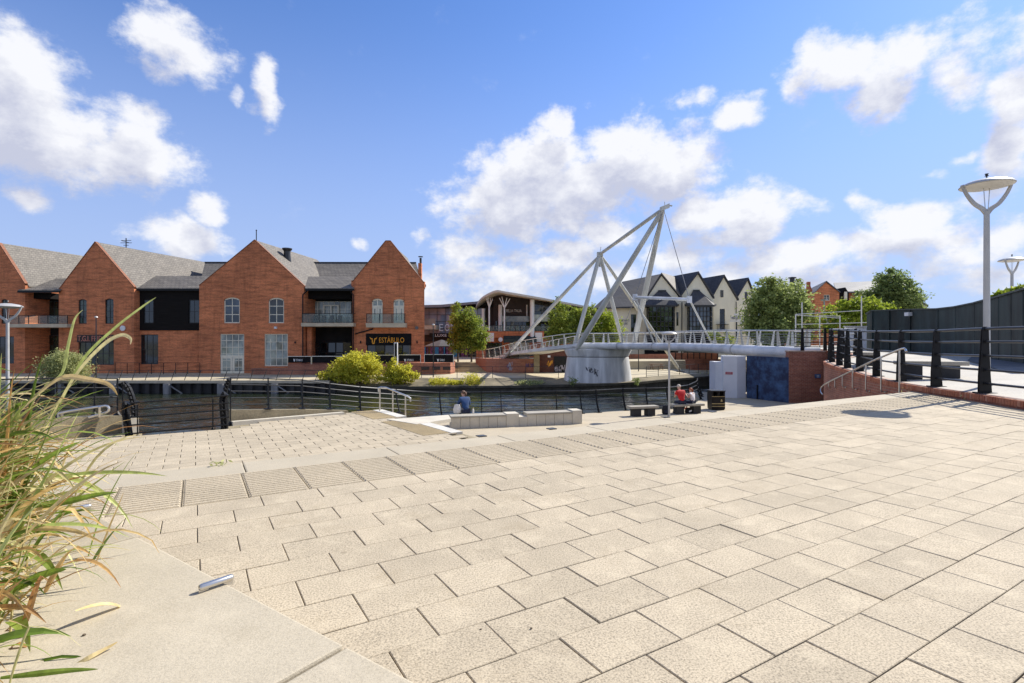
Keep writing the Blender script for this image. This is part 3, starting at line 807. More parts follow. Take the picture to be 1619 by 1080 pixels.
# steel handrail of the steps, bracketed from the curved wall
ht = thing('handrail', 'long steel handrail with curled end beside the curved brick wall', 'handrail', (9.9,12.9,ZP))
hp = [at(1433,556,12.6), at(1431,552.5,12.7), at(1426,551.5,12.8), at(1400,562,13.6), at(1375,573,14.7), at(1352,584,16.0), at(1330,594.5,17.6), at(1312,603,19.2), at(1302,609,20.3), at(1298,614,20.7), at(1298,620,20.5), at(1301,624,20.2)]
m = MB(); m.tube(smoothpath(hp, 4), .026, 8); m.build('rail', M['steel'], ht, smooth=True)
for (x, yt, yb, Y) in ((1422,554,621,12.85),(1393,565,616,13.8),(1369,576,615,15.0),(1348,586,612,16.2),(1332,594,609.5,17.5),(1320,600,611,18.6),(1310,605,611,19.5)):
    m = MB(); p = at(x, yt, Y); q = at(x, yb, Y)
    m.tube([p, q, q+Vector((.05,.03,-.06)), q+Vector((.16,.1,-.07))], .019, 8); m.lathe([(.05,-.02),(.05,.02)], q+Vector((.17,.1,-.07)), 10)
    m.build('bracket', M['steel'], ht, smooth=True)
# ------------------------------------------------------------------ building helpers
def wall_holes(m, x0, x1, z0, z1, Y, holes, depth=.22, th=None):
    """a wall facing the river at depth Y with real openings and reveals"""
    xs = sorted({x0, x1, *[h[0] for h in holes], *[h[2] for h in holes]})
    zs = sorted({z0, z1, *[h[1] for h in holes], *[h[3] for h in holes]})
    for i in range(len(xs)-1):
        for j in range(len(zs)-1):
            cx, cz = (xs[i]+xs[i+1])/2, (zs[j]+zs[j+1])/2
            if any(h[0] < cx < h[2] and h[1] < cz < h[3] for h in holes): continue
            m.poly([(xs[i],Y,zs[j]),(xs[i+1],Y,zs[j]),(xs[i+1],Y,zs[j+1]),(xs[i],Y,zs[j+1])])
    for h in holes:
        a, b, c, d = h[:4]; y2 = Y+depth
        m.poly([(a,Y,b),(a,y2,b),(a,y2,d),(a,Y,d)]); m.poly([(c,Y,b),(c,Y,d),(c,y2,d),(c,y2,b)])
        m.poly([(a,Y,d),(a,y2,d),(c,y2,d),(c,Y,d)]); m.poly([(a,Y,b),(c,Y,b),(c,y2,b),(a,y2,b)])
        if len(h) > 4 and h[4]:
            r = h[4]; k = 8; w = c-a
            arc = [(a+w*i/k, d - r*(2*i/k-1)**2) for i in range(k+1)]
            for i in range(k):
                (xa, za), (xb, zb) = arc[i], arc[i+1]
                m.poly([(xa,Y,za),(xb,Y,zb),(xb,Y,d),(xa,Y,d)])
                m.poly([(xa,Y,za),(xa,y2,za),(xb,y2,zb),(xb,Y,zb)])
def window(par, x0, z0, x1, z1, Y, nc, nr, fr='cream_frame', pane='glass_pale', fw=.09, bw=.05, arch=0, door=None, wob=.012, name='window'):
    m = MB(); d = .06
    m.box(x0,Y-d,z0,x0+fw,Y,z1-arch); m.box(x1-fw,Y-d,z0,x1,Y,z1-arch); m.box(x0+fw,Y-d,z0,x1-fw,Y,z0+fw)
    if not arch: m.box(x0+fw,Y-d,z1-fw,x1-fw,Y,z1)
    else:
        k = 8; w = x1-x0
        for i in range(k):
            xa, xb = x0+w*i/k, x0+w*(i+1)/k
            za, zb = z1-arch*(2*i/k-1)**2, z1-arch*(2*(i+1)/k-1)**2
            m.prism([(xa,Y-d,za-fw*1.3),(xb,Y-d,zb-fw*1.3),(xb,Y-d,zb),(xa,Y-d,za)], (0,d,0))
    for i in range(1, nc):
        xx = x0+(x1-x0)*i/nc; m.box(xx-bw/2,Y-d*.8,z0+fw,xx+bw/2,Y,z1-fw*.5-arch*.15)
    zr = [z0+(z1-z0)*j/nr for j in range(1, nr)]
    for zz in zr: m.box(x0+fw,Y-d*.78,zz-bw/2,x1-fw,Y,zz+bw/2)
    if door:
        zd = z0+door; m.box(x0,Y-.1,zd-.1,x1,Y,zd+.08); xm = (x0+x1)/2
        for a, b in ((x0+.04,xm-.02),(xm+.02,x1-.04)):
            for (p, q) in ((a,a+.22),(b-.22,b)): m.box(p,Y-.09,z0+.02,q,Y,zd)
            m.box(a,Y-.085,z0+.02,b,Y,z0+.3); m.box(a,Y-.085,zd-.3,b,Y,zd)
    f = m.build(name, M[fr], par)
    g = MB()
    for i in range(nc):
        for j in range(nr):
            xa, xb = x0+(x1-x0)*i/nc, x0+(x1-x0)*(i+1)/nc; za, zb = z0+(z1-z0)*j/nr, z0+(z1-z0)*(j+1)/nr
            w1, w2 = R.uniform(-wob,wob), R.uniform(-wob,wob)
            if arch and j == nr-1: zb -= arch*.35
            g.poly([(xa,Y-.02+w1,za),(xb,Y-.02-w1,za),(xb,Y-.02-w1+w2,zb),(xa,Y-.02+w1+w2,zb)])
    g.build('pane', M[pane], f, recalc=False)
    return f
def balustrade(par, x0, x1, z0, z1, Y, y2=None, posts=4, name='balustrade'):
    m = MB(); m.box(x0,Y-.03,z1-.06,x1,Y+.03,z1)
    for i in range(posts):
        xx = x0+.03+(x1-x0-.06)*i/(posts-1); m.box(xx-.03,Y-.03,z0,xx+.03,Y+.03,z1-.06)
    if y2: 
        for xx in (x0,x1-.05): m.box(xx,Y+.03,z1-.06,xx+.05,y2,z1)
    b = m.build(name, M['black'], par)
    g = MB(); g.box(x0+.06,Y-.008,z0+.06,x1-.06,Y+.008,z1-.08); g.build('glass_panel', M['glass_clear'], b)
    return b
gm, gnt, gb = nodes('clear_balustrade_glass')
gb.inputs['Base Color'].default_value = (.7,.78,.76,1); gb.inputs['Roughness'].default_value = .05
tr_ = N(gnt, 'ShaderNodeBsdfTransparent'); tr_.inputs[0].default_value = (.80,.86,.84,1)
mx_ = N(gnt, 'ShaderNodeMixShader'); mx_.inputs[0].default_value = .10
gnt.links.new(tr_.outputs[0], mx_.inputs[1]); gnt.links.new(gb.outputs[0], mx_.inputs[2]); gnt.links.new(mx_.outputs[0], gnt.nodes['Material Output'].inputs[0])
M['glass_clear'] = gm

def gable_block(name, label, cat, xl, xr, zl, zr, ax, az, Y, depth, holes, base, wallm, roofm, roofd=(.23,1), group=None, thick=.35, ridge_drop=0.0, side_in=0.0, verge=None, flat=0.0):
    """pitched block: a gable wall with openings facing the river, body and slate roof running back"""
    t = thing(name, label, cat, ((xl+xr)/2, Y, base), group)
    m = MB(); zt = min(zl, zr)
    wall_holes(m, xl, xr, base, zt, Y, holes)
    top = [(xl,Y,zt)] + ([(xl,Y,zl)] if zl > zt else [])
    if flat: top += [(ax-flat,Y,az),(ax+flat,Y,az)]
    else: top += [(ax,Y,az)]
    top += ([(xr,Y,zr)] if zr > zt else []) + [(xr,Y,zt)]
    m.poly(top)
    D = Vector((roofd[0], roofd[1], 0)) * depth
    # body behind the wall
    e = .2
    lB = Vector((xl, Y+thick, 0)); rB = Vector((xr, Y+thick, 0))
    def seg(a, b, dv, z0, za):
        m.poly([(a.x,a.y,z0),(a.x+dv.x,a.y+dv.y,z0),(a.x+dv.x,a.y+dv.y,za),(a.x,a.y,za)])
    Ds = Vector((D.x + side_in, D.y, 0))
    seg(Vector((xl,Y,0)), None, D, base, zl-e); seg(Vector((xr,Y,0)), None, Ds if side_in else D, base, zr-e)
    # parapet thickness of the gable wall
    pr = [(xl,zl)] + ([(ax-flat,az),(ax+flat,az)] if flat else [(ax,az)]) + [(xr,zr)]
    for (a, za), (b, zb) in zip(pr, pr[1:]):
        m.poly([(a,Y,za),(b,Y,zb),(b,Y+thick,zb),(a,Y+thick,za)]); m.poly([(a,Y+thick,za),(b,Y+thick,zb),(b,Y+thick,zb-.4),(a,Y+thick,za-.4)])
    m.build('wall', M[wallm], t, recalc=False)
    rm = MB(); dn = .12
    A0 = Vector((ax, Y+thick-.02, az-dn)); A1 = Vector((ax+D.x, Y+D.y, az-dn-ridge_drop))
    for (ex, ez, s) in ((xl, zl, -1), (xr, zr, 1)):
        o = .25*s; sl_ = (az-ez)/(ax-ex) if ax != ex else 0
        E0 = Vector((ex+o*.6, Y+thick-.02, ez-dn+sl_*o*.6)); E1 = Vector((ex+D.x+o*.6+(side_in if s > 0 else 0), Y+D.y, ez-dn+sl_*o*.6))
        rm.prism([A0, E0, E1, A1], (0,0,.14) if True else None)
    rm.build('roof', M[roofm], t)
    if verge:
        v = MB()
        for (a, za), (b, zb) in zip(pr, pr[1:]):
            v.beam((a,Y+thick/2-.01,za+.03),(b,Y+thick/2-.01,zb+.03),thick+.08,.07)
        v.build('verge_coping', M[verge], t)
    return t
YB = 62.0
bx = lambda x: gx(x, YB)
bz = lambda y: gz(y, YB)
BASE = -3.9
def hole(x0, yt, x1, yb, arch=0): return (bx(x0), bz(yb), bx(x1), bz(yt), arch)

GR = 'brick gabled riverside buildings'
# --- far left block
b1 = gable_block('brick_building', 'red brick gabled building cut off by the left edge of the photo', 'building', bx(-52), bx(39.5), bz(450), bz(448.5), bx(-2), bz(384), YB, 16, [hole(-30,473,-15,512,.15), hole(2,473,12,512,.15), hole(-10,532,22,575)], BASE, 'brick', 'slate', group=GR, verge='coping_brick')
window(b1, bx(-30),bz(512),bx(-15),bz(473),YB+.17,2,3,'dark_frame','glass_green',arch=.15)
window(b1, bx(2),bz(512),bx(12),bz(473),YB+.17,2,3,'dark_frame','glass_green',arch=.15)
window(b1, bx(-10),bz(575),bx(22),bz(532),YB+.17,4,2,'dark_frame','glass_dark')
# --- second gable
h2 = [hole(124,473,137,512,.18), hole(166,472,179.5,512,.18), hole(124,541,180,577)]
b2 = gable_block('brick_building', 'red brick gabled building with two dark arched windows and a pub entrance sign', 'building', bx(93), bx(212), bz(458), bz(454), bx(150.5), bz(382.5), YB, 17, h2, BASE, 'brick', 'slate', group=GR, verge='coping_brick')
window(b2, *[h2[0][i] for i in (0,1,2,3)], YB+.17, 2, 4, 'dark_frame', 'glass_green', arch=.18)
window(b2, *[h2[1][i] for i in (0,1,2,3)], YB+.17, 2, 4, 'dark_frame', 'glass_green', arch=.18)
window(b2, h2[2][0],h2[2][1],h2[2][2],h2[2][3], YB+.19, 6, 2, 'dark_frame', 'glass_green', bw=.08)
m = MB(); m.box(bx(123),YB-.12,bz(541),bx(180),YB-.02,bz(529.5)); sb = m.build('sign_board', M['brown_panel'], b2)
text_mesh("T.G.I. FRIDAYS", bx(124.5), bx(178), bz(539.5), bz(531), YB-.13, M['letters_red'], sb)
m = MB(); m.lathe([(.0,-.01),(.3,0),(.32,.12),(.0,.13)], (0,0,0), 16)
for v in range(len(m.v)): a = m.v[v]; m.v[v] = (bx(195)+a[0], YB-.02-a[2], bz(519)+a[1])
m.build('alarm_box', M['white'], b2)
m = MB(); m.tube([(bx(160),YB+4,bz(392)),(bx(160),YB+4,bz(366))], .06, 6)
for k, (yy, w) in enumerate(((370,8),(374,9),(378,4))): m.tube([(bx(160)-w*.08,YB+4,bz(yy)),(bx(160)+w*.08,YB+4,bz(yy))], .035, 5)
m.tube([(bx(160)-.1,YB+3.4,bz(372)),(bx(160)-.1,YB+4.6,bz(372))], .035, 5)
m.build('aerial', M['rail_grey'], b2)
# --- recess between them: balcony with glass, low hipped roof
def lowroof(par, x0, x1, ye, xt0, xt1, yt, Ye, Yt, mat='slate', fascia='black'):
    m = MB()
    a, b = at(x0, ye, Ye), at(x1, ye, Ye); c, d = at(xt1, yt, Yt), at(xt0, yt, Yt)
    m.prism([a, b, c, d], (0,0,.1))
    # hips down to the sides
    m.prism([a, d, Vector((d.x-.05, d.y+.5, a.z)), Vector((a.x, a.y+1, a.z))], (0,0,-.05))
    r = m.build('roof', M[mat], par)
    f = MB(); f.box(a.x,Ye-.06,a.z-.2,b.x,Ye+.04,a.z+.02); f.build('gutter', M[fascia], r)
    return r
def recess(label, x0, x1, ytop, yslab, bx0, bx1, Yb, upper, lower, dorx=None):
    t = thing('balcony_link', label, 'building', ((gx(x0,Yb)+gx(x1,Yb))/2, Yb, BASE), 'recessed links between the gables')
    X0, X1 = gx(x0, Yb)-.4, gx(x1, Yb)+.4
    m = MB(); m.box(X0, Yb+.2, BASE, X1, Yb+8, gz(ytop, Yb)); m.build('wall', M['interior'], t)
    m = MB(); m.box(X0, Yb-1.6, gz(474,Yb), X1, Yb+.18, gz(ytop-1,Yb)); m.build('timber_band', M['timber_black'], t)
    m = MB(); m.box(gx(bx0,61.2), 61.0, bz(yslab+5.5), gx(bx1,61.2), Yb+.18, bz(yslab)); m.build('balcony_slab', M['balcony'], t)
    return t
t = recess('recessed balcony bay with dark glazing between the two leftmost brick gables', 37, 93, 466, 512.5, 14, 108, 64.5, None, None)
lowroof(t, 28, 95, 460, 78, 128, 441.5, 61.7, 66.0)
window(t, gx(43,64.5),gz(512,64.5),gx(93,64.5),gz(476,64.5),64.62,6,3,'dark_frame','glass_green')
window(t, gx(42,64.5),gz(580,64.5),gx(93,64.5),gz(530,64.5),64.62,6,3,'dark_frame','glass_green')
balustrade(t, gx(14,61.1), gx(107,61.1), bz(512.5), bz(499), 61.1, 64, 7)
# --- black timber link
t = thing('timber_link', 'black timber clad upper storey over brick between the second and third gables', 'building', (bx(263), YB+.7, BASE), 'recessed links between the gables')
Yk = YB+.8
k = lambda x: gx(x, Yk)
kz = lambda y: gz(y, Yk)
hu = [(k(228),kz(511),k(243.5),kz(474)), (k(299),kz(511),k(316),kz(474))]
m = MB(); wall_holes(m, k(211), k(318), kz(522.5), kz(456), Yk-.1, hu, .2); m.build('timber_cladding', M['timber_black'], t, recalc=False)
hl = [(k(222.5),kz(576),k(250),kz(529))]
m = MB(); wall_holes(m, k(211), k(318), BASE, kz(522.5), Yk, hl, .2); m.box(k(211),Yk+.5,BASE,k(318),Yk+9,kz(458)); m.build('wall', M['brick'], t, recalc=False)
for h in hu: window(t, h[0],h[1],h[2],h[3],Yk+.05,2,2,'dark_frame','glass_dark')
window(t, *hl[0], Yk+.15, 3, 2, 'dark_frame', 'glass_dark')
lowroof(t, 205, 318, 457, 240, 340, 437.5, YB+.35, YB+4.6)
# --- third gable, the broad one
h3 = [hole(354,470,379,511,.28), hole(424.5,470.5,449,511,.28), hole(348,528,386,591.2), hole(418,528,455,579)]
b3 = gable_block('brick_building', 'broad red brick gabled building with cream framed windows and double doors', 'building', bx(315), bx(481), bz(451.5), bz(452.5), bx(402.5), bz(379.5), YB, 15, h3, BASE, 'brick', 'slate', group=GR, verge='coping_brick', roofd=(.12,1))
window(b3, *h3[0][:4], YB+.16, 2, 3, 'cream_frame', 'glass_blue', arch=.28, fw=.12, bw=.08)
window(b3, *h3[1][:4], YB+.16, 2, 3, 'cream_frame', 'glass_dark', arch=.28, fw=.12, bw=.08)
window(b3, *h3[2][:4], YB+.16, 4, 6, 'cream_frame', 'glass_pale', fw=.1, bw=.06, door=gz(563,YB)-gz(591.2,YB), wob=.03)
window(b3, *h3[3][:4], YB+.16, 4, 4, 'cream_frame', 'glass_pale', fw=.1, bw=.06, wob=.03)
m = MB(); m.box(bx(435),YB-.3,bz(520),bx(438.5),YB+.02,bz(516.5)); m.build('floodlight', M['white'], b3)
m = MB(); m.box(bx(466),YB-.15,bz(543),bx(468),YB+.02,bz(540)); m.build('wall_lamp', M['black'], b3)
m = MB(); m.tube([(bx(404),YB+.2,bz(381)),(bx(404),YB+.2,bz(364))], .05, 6); m.lathe([(.01,0),(.1,.1),(.01,.2)], (bx(404),YB+.2,bz(365)), 8); m.build('finial', M['black'], b3, smooth=True)
m = MB(); m.lathe([(.5,-2.5),(.5,.0),(.50,.3),(.40,1.1),(.40,1.55),(.60,1.8),(.60,1.92),(.3,1.92)], (gx(454,66),66,gz(393,66)-1.9), 20); m.build('flue', M['rail_grey'], b3, smooth=True)
# back range joining the roofs
t = thing('rear_range', 'long slate roofed range running behind the brick gables', 'building', (bx(500), 72, BASE))
m = MB(); m.box(gx(330,72), 71.5, BASE, gx(655,79), 80, gz(440,72)); m.build('wall', M['brick'], t)
m = MB(); a, b = at(318,442,70.2), at(662,440,70.2); c, d = at(658,417.5,74.5), at(324,417,74.5)
m.prism([a,b,c,d],(0,0,.15)); m.prism([d,c,c+Vector((0,4.5,-2)),d+Vector((0,4.5,-2))],(0,0,.15))
r_ = m.build('roof', M['slate'], t); m = MB(); m.beam(d+Vector((0,0,.2)), c+Vector((0,0,.2)), .25,.14); m.build('ridge', M['slate_dark'], r_)
# --- recess between third and fourth gable
t = recess('recessed balcony bay with cream glazed doors and black shopfront beside the steakhouse gable', 481, 557, 462, 511, 477, 559.5, 64.5, None, None)
lowroof(t, 483, 560, 457, 476, 560, 438.5, 61.6, 66.5)
q = lambda x: gx(x, 64.5)
qz = lambda y: gz(y, 64.5)
window(t, q(493),qz(513),q(555),qz(476.5),64.62,7,3,'cream_frame','glass_pale',fw=.05,bw=.06)
m = MB()
for xx in (512,523.5,535): m.box(q(xx)-.1,64.42,qz(513),q(xx)+.1,64.5,qz(484))
m.box(q(512)-.1,64.42,qz(484),q(535)+.1,64.5,qz(482)); m.build('balcony_door', M['cream_frame'], t)
balustrade(t, gx(477.5,61.1), gx(558.5,61.1), bz(511), bz(496), 61.1, 64, 4)
m = MB()
for i in range(5):
    xx = q(489+i*12.5); m.box(xx,63.0,qz(512),xx+.5,63.5,qz(505)); m.box(xx,63.45,qz(505),xx+.5,63.52,qz(499))
m.build('balcony_chairs', M['black'], t)
window(t, q(493),qz(574),q(555),qz(541),64.62,5,2,'black','glass_dark',bw=.12,wob=.04)
m = MB()
for xx in (487.5,): m.box(gx(486,62.4),62.3,BASE,gx(493,62.4),62.9,bz(517))
m.build('brick_pier', M['brick'], t)
for xx in (479.5, 559):
    m = MB(); m.tube([(bx(xx)+(.5 if xx<500 else -.4),61.9,bz(460)),(bx(xx),61.85,bz(466)),(bx(xx),61.85,BASE+.6)], .075, 8); m.build('downpipe', M['black'], t, smooth=True)
# --- fourth gable, the steakhouse
h4 = [hole(588,472,605,511,.25), hole(622,472.5,639,511,.25), hole(580,528,650,563)]
b4 = gable_block('brick_building', 'steep red brick gabled building with a black steakhouse shopfront and small balcony', 'building', bx(557), bx(671), bz(446), bz(448), bx(613.5), bz(381), YB, 13, h4, BASE, 'brick', 'slate', group=GR, roofd=(-.02,1), side_in=-2.4, verge='coping_brick', flat=.28)
for h in h4[:2]: window(b4, *h[:4], YB+.16, 2, 1, 'cream_frame', 'glass_pale', arch=.25, fw=.14, bw=.12, door=gz(484,YB)-gz(511,YB))
window(b4, h4[2][0],h4[2][1],h4[2][2],bz(545), YB+.18, 5, 1, 'black', 'glass_dark', bw=.12, wob=.05)
m = MB(); m.box(bx(579),YB-.14,bz(546),bx(650.5),YB-.02,bz(527.5)); sb = m.build('sign_board', M['black_matt'], b4)
text_mesh("ESTÁBULO", bx(600), bx(639.5), bz(541.8), bz(531.5), YB-.15, M['orange'], sb)
def flatshape(pts, Y, mat, par, name, th=.03):
    m = MB(); m.prism([(p[0],Y,p[1]) for p in pts], (0,-th,0)); return m.build(name, M[mat], par)
def Bp(l): return [(bx(x), bz(y)) for x, y in l]
em = flatshape(Bp([(585,532.5),(587,534.5),(590,535.2),(588.5,537),(586.5,536.2)]), YB-.15, 'orange', sb, 'emblem')
for pts in ([(597,532.5),(595,534.5),(592,535.2),(593.5,537),(595.5,536.2)], [(588.3,536.5),(589.8,536.5),(590.2,541),(589.2,543.5),(588.6,541)], [(593.7,536.5),(592.2,536.5),(591.8,541),(592.8,543.5),(593.4,541)], [(589.2,541.5),(592.8,541.5),(592.4,544),(589.6,544)]):
    flatshape(Bp(pts), YB-.15, 'orange', sb, 'emblem')
m = MB(); m.prism([(bx(582),60.9,bz(511.5)),(bx(644),60.9,bz(511.5)),(bx(643.5),60.9,bz(518)),(bx(583),60.9,bz(518))], (0,1.08,0)); m.build('balcony_slab', M['balcony'], b4)
balustrade(b4, bx(583), bx(643), bz(511.5), bz(496.5), 61.0, 61.9, 4)
m = MB(); m.tube([(bx(590),YB-.1,bz(519)),(bx(589),YB-.1,bz(520.5)),(bx(562),YB-.1,bz(528))], .08, 6); m.build('waste_pipe', M['black'], b4, smooth=True)
for xx in (570.5, 659.5):
    m = MB(); m.box(bx(xx-.8),YB-.16,bz(543),bx(xx+.8),YB+.01,bz(539)); m.build('wall_lamp', M['black'], b4)
m = MB(); m.lathe([(.0,-.01),(.2,0),(.2,.1),(.0,.12)], (0,0,0), 14)
for v in range(len(m.v)): a = m.v[v]; m.v[v] = (bx(659)+a[0], YB-.01-a[2], bz(518.5)+a[1])
m.build('round_plaque', M['letter_dark'], b4)
m = MB(); m.box(gx(662.5,66),65.4,gz(450,66),gx(667.5,66),66,gz(417,66)); cst = m.build('chimney', M['brick'], b4)
m = MB(); m.tube([at(665,417,65.7), at(665,408,65.7)], .14, 8); m.lathe([(.3,0),(.3,.08)], at(665,406.5,65.7), 10); m.build('chimney_pot', M['rail_grey'], cst)
m = MB(); m.box(bx(668.3),YB-.05,bz(455),bx(671.6),YB+.4,bz(445.5)); m.build('kneeler', M['brick'], b4)
m = MB(); m.box(bx(555.6),YB-.05,bz(452),bx(558.6),YB+.4,bz(443.5)); m.build('kneeler', M['brick'], b4)

# --- raised restaurant terrace wall with black windbreaks
t = thing('terrace_wall', 'low red brick terrace wall below the black windbreaks', 'wall', (bx(560), 59.6, ZF))
Yt = 59.4
m = MB(); m.box(gx(395,Yt),Yt+.2,ZF-.3,gx(455,Yt),Yt+1,gz(583,Yt))
m.box(gx(455,Yt),Yt,ZF-.3,gx(640,Yt),YB+2.4,gz(576,Yt))
pts = [at(640,590,Yt), at(690,590,Yt+.3), at(712,590,Yt+1.2), at(719,590,Yt+3), at(720,590,Yt+7.5), at(640,590,Yt+7.5)]
m.prism([(p.x,p.y,ZF-.3) for p in pts], (0,0,gz(574,Yt)-ZF+.3)); m.build('wall_face', M['brick_low'], t)
m = MB()
for xx in (672,690,706):
    m.box(gx(xx-6,Yt),Yt-.0,gz(585,Yt),gx(xx+6,Yt),Yt+.3,gz(580,Yt))
m.build('ventilation_panel', M['brown_panel'], t)
def windbreak(x0, x1, yt, yb, lab, txt=None):
    w = thing('windbreak', lab, 'windbreak', (gx((x0+x1)/2,59.7),59.7,gz(576,59.7)), 'black windbreaks along the restaurant terrace')
    Z = lambda y: gz(y, 59.7)
    X = lambda x: gx(x, 59.7)
    m = MB(); m.box(X(x0),59.68,Z(yb),X(x1),59.72,Z(yt)); m.build('screen', M['black_matt'], w)
    m = MB(); m.box(X(x0),59.64,Z(yt),X(x1),59.76,Z(yt)+.07); m.build('rail', M['steel'], w)
    for xx in (x0, x1):
        m = MB(); m.tube([(X(xx),59.7,Z(576.5)),(X(xx),59.7,Z(yt))], .04, 6); m.build('post', M['steel'], w)
    if txt:
        a, b = txt; text_mesh("ESTABULO", X(a+4.5), X(b), Z(571), Z(567.6), 59.67, M['letter_white'], w)
        flatshape([(X(a),Z(567)),(X(a+1.5),Z(568.5)),(X(a+3),Z(567)),(X(a+2.2),Z(571.5)),(X(a+.9),Z(571.5))], 59.67, 'letter_white', w, 'emblem')
windbreak(455, 492, 564, 573.5, 'leftmost black windbreak banner beside the cream window', (464,479))
windbreak(493, 552, 563.8, 573.5, 'long plain black windbreak in front of the recessed bay')
windbreak(553, 626, 562, 574, 'black windbreak half hidden behind the yellow bushes')
windbreak(630, 665, 561.5, 571, 'black windbreak below the right corner of the steakhouse shopfront', (639,654))
windbreak(671, 717, 561, 573, 'rightmost black windbreak on the curved wall before the parasol', (691,703))
t = thing('totem_sign', 'slim white edged black totem sign behind the yellow bush', 'sign', at(626,590,56.5))
m = MB(); m.box(gx(623.2,56.5),56.4,ZF,gx(628.8,56.5),56.6,gz(541.5,56.5)); m.build('frame', M['white'], t)
m = MB(); m.box(gx(624.3,56.5),56.38,gz(573,56.5),gx(627.7,56.5),56.4-.002,gz(543,56.5)); m.build('panel', M['black'], t)

# --- upper plaza behind the tan steps
sheet('upper_plaza', [(gx(700,66.9),66.9),(gx(800,66.9),66.9),(60,80),(200,95),(-12.4,95)], ZT, M['stone_far'], -4)
m = MB()
for i in range(7):
    y0 = 63.6+.47*i; m.prism([(gx(718,64),y0,ZF+.157*i-.02),(gx(790,64),y0,ZF+.157*i-.02),(gx(790,64),67.0,ZF+.157*i-.02),(gx(718,64),67.0,ZF+.157*i-.02)], (0,0,.157+.02-.0015*i))
props(m.build('tan_steps', M['tan_step']), kind='structure', label='tan stone steps up between brick walls')
for i, f in enumerate((.0,)):
    pass
# graffiti scribbles
def scribble(cx, cz, w, h, Y, mat, par, seed, n=5, r=.03, nm='graffiti'):
    rr = random.Random(seed); m = MB()
    for k in range(n):
        x = cx - w/2 + w*(k+.5)/n; pts = []
        for j in range(7): pts.append((x+rr.uniform(-.5,.5)*w/n*1.3, Y, cz+rr.uniform(-.5,.5)*h))
        m.tube(smoothpath(pts, 3), r, 5)
    vs = []
    for v in m.v: vs.append((v[0], Y+(v[1]-Y)*.15, v[2]))
    m.v = vs
    return m.build(nm, M[mat], par)
t = thing('curved_wall', 'graffiti covered red brick wall under the left end of the bridge', 'wall', at(805,592,62.5))
pts = [at(752,590,66.5), at(768,590,63.6), at(790,590,62.8), at(853,590,62.6), at(853,590,63.6), at(775,590,66)]
m = MB(); m.prism([(p.x,p.y,ZF-.3) for p in pts], (0,0,gz(567.5,62.8)-ZF+.3)); m.build('wall_face', M['brick_low'], t)
m = MB(); m.box(gx(844,62.4),62.3,ZF-.2,gx(853,62.4),62.9,gz(556,62.4)); m.build('concrete_pilaster', M['old_stone'], t)
scribble(gx(812,62.5), gz(580,62.5), 1.35, 1.1, 62.74, 'graf_white', t, 5, 6, .045); scribble(gx(812,62.5), gz(580,62.5), 1.5, .8, 62.76, 'graf_purple', t, 6, 6, .06); scribble(gx(838,62.5), gz(578,62.5), .9, .5, 62.6, 'graf_purple', t, 8, 4, .06)
thin_rail([at(752,567,66.7), at(768,567,63.9), at(790,567,63.1), at(850,567,62.9)], 'black railing on top of the graffiti covered brick wall', h=1.0, step=1.1, rails=(1.0,.5))
t = thing('underpass', 'dark brick underpass room with a graffiti covered black door beside the pier', 'building', at(873,592,63.5))
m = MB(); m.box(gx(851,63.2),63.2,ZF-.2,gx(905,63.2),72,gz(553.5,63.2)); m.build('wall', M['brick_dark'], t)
m = MB(); m.box(gx(876,63.2),63.1,ZF,gx(895.5,63.2),63.197,gz(563.5,63.2)); d_ = m.build('door', M['black'], t)
scribble(gx(886,63.1), gz(583,63.1), 1.25, .9, 63.08, 'graf_white', d_, 12, 6, .04)
scribble(gx(869,63.2), gz(575,63.2), .7, .7, 63.18, 'orange', t, 15, 3, .025)
m = MB(); m.box(gx(866,63.2),63.0,gz(565,63.2),gx(870,63.2),63.198,gz(562,63.2)); m.build('wall_lamp', M['white'], t)

# --- cinema block with glass front (behind the street tree)
t = thing('glass_building', 'glass fronted cinema building behind the street tree', 'building', at(720,573,92))
Z = lambda y: gz(y, 92)
X = lambda x: gx(x, 92)
m = MB(); m.box(X(640),92.4,-4,X(790),110,Z(486)); m.build('wall', M['brown_panel'], t)
window(t, X(640), Z(530), X(768), Z(487), 92, 10, 4, 'dark_frame', 'glass_sky', bw=.08, wob=.02, name='curtain_wall')
m = MB(); m.prism([(X(640),90.6,Z(484)),(X(700),90.6,Z(482.5)),(X(755),90.6,Z(477.5)),(X(768),90.6,Z(474)),(X(768),90.6,Z(476.5)),(X(755),90.6,Z(481)),(X(700),90.6,Z(486.5)),(X(640),90.6,Z(487.5))], (0,18,0)); m.build('roof', M['metal_roof'], t)
m = MB(); m.box(X(668),88.5,Z(521.5),X(694),91.9,Z(515)); m.build('balcony', M['balcony'], t)
m = MB(); m.box(X(668),88.4,Z(515),X(693),88.5,Z(505)); m.build('balcony_glass', M['glass_rail'], t)
text_mesh("E", X(695), X(701), Z(523.5), Z(512.5), 91.7, M['letter_white'], t); text_mesh("O", X(703.5), X(711), Z(523.5), Z(512.5), 91.7, M['letter_white'], t); text_mesh("N", X(713.5), X(720), Z(523.5), Z(512.5), 91.7, M['letter_white'], t)
m = MB(); m.box(X(680),91.3,Z(533.5),X(722),91.9,Z(527)); sb = m.build('sign_board', M['black'], t)
text_mesh("LUXE", X(689), X(707), Z(532.5), Z(528.4), 91.28, M['letter_white'], sb)
m = MB()
for i in range(12):
    x0 = 670+i*6; m.box(X(x0),90.9,Z(575),X(x0+R.uniform(2,5.5)),91.0,Z(R.uniform(546,549)))
m.build('poster_panel', M['purple'], t)
m = MB(); m.box(X(668),91.05,Z(576),X(760),91.6,Z(540)); m.build('shopfront', M['glass_dark'], t)
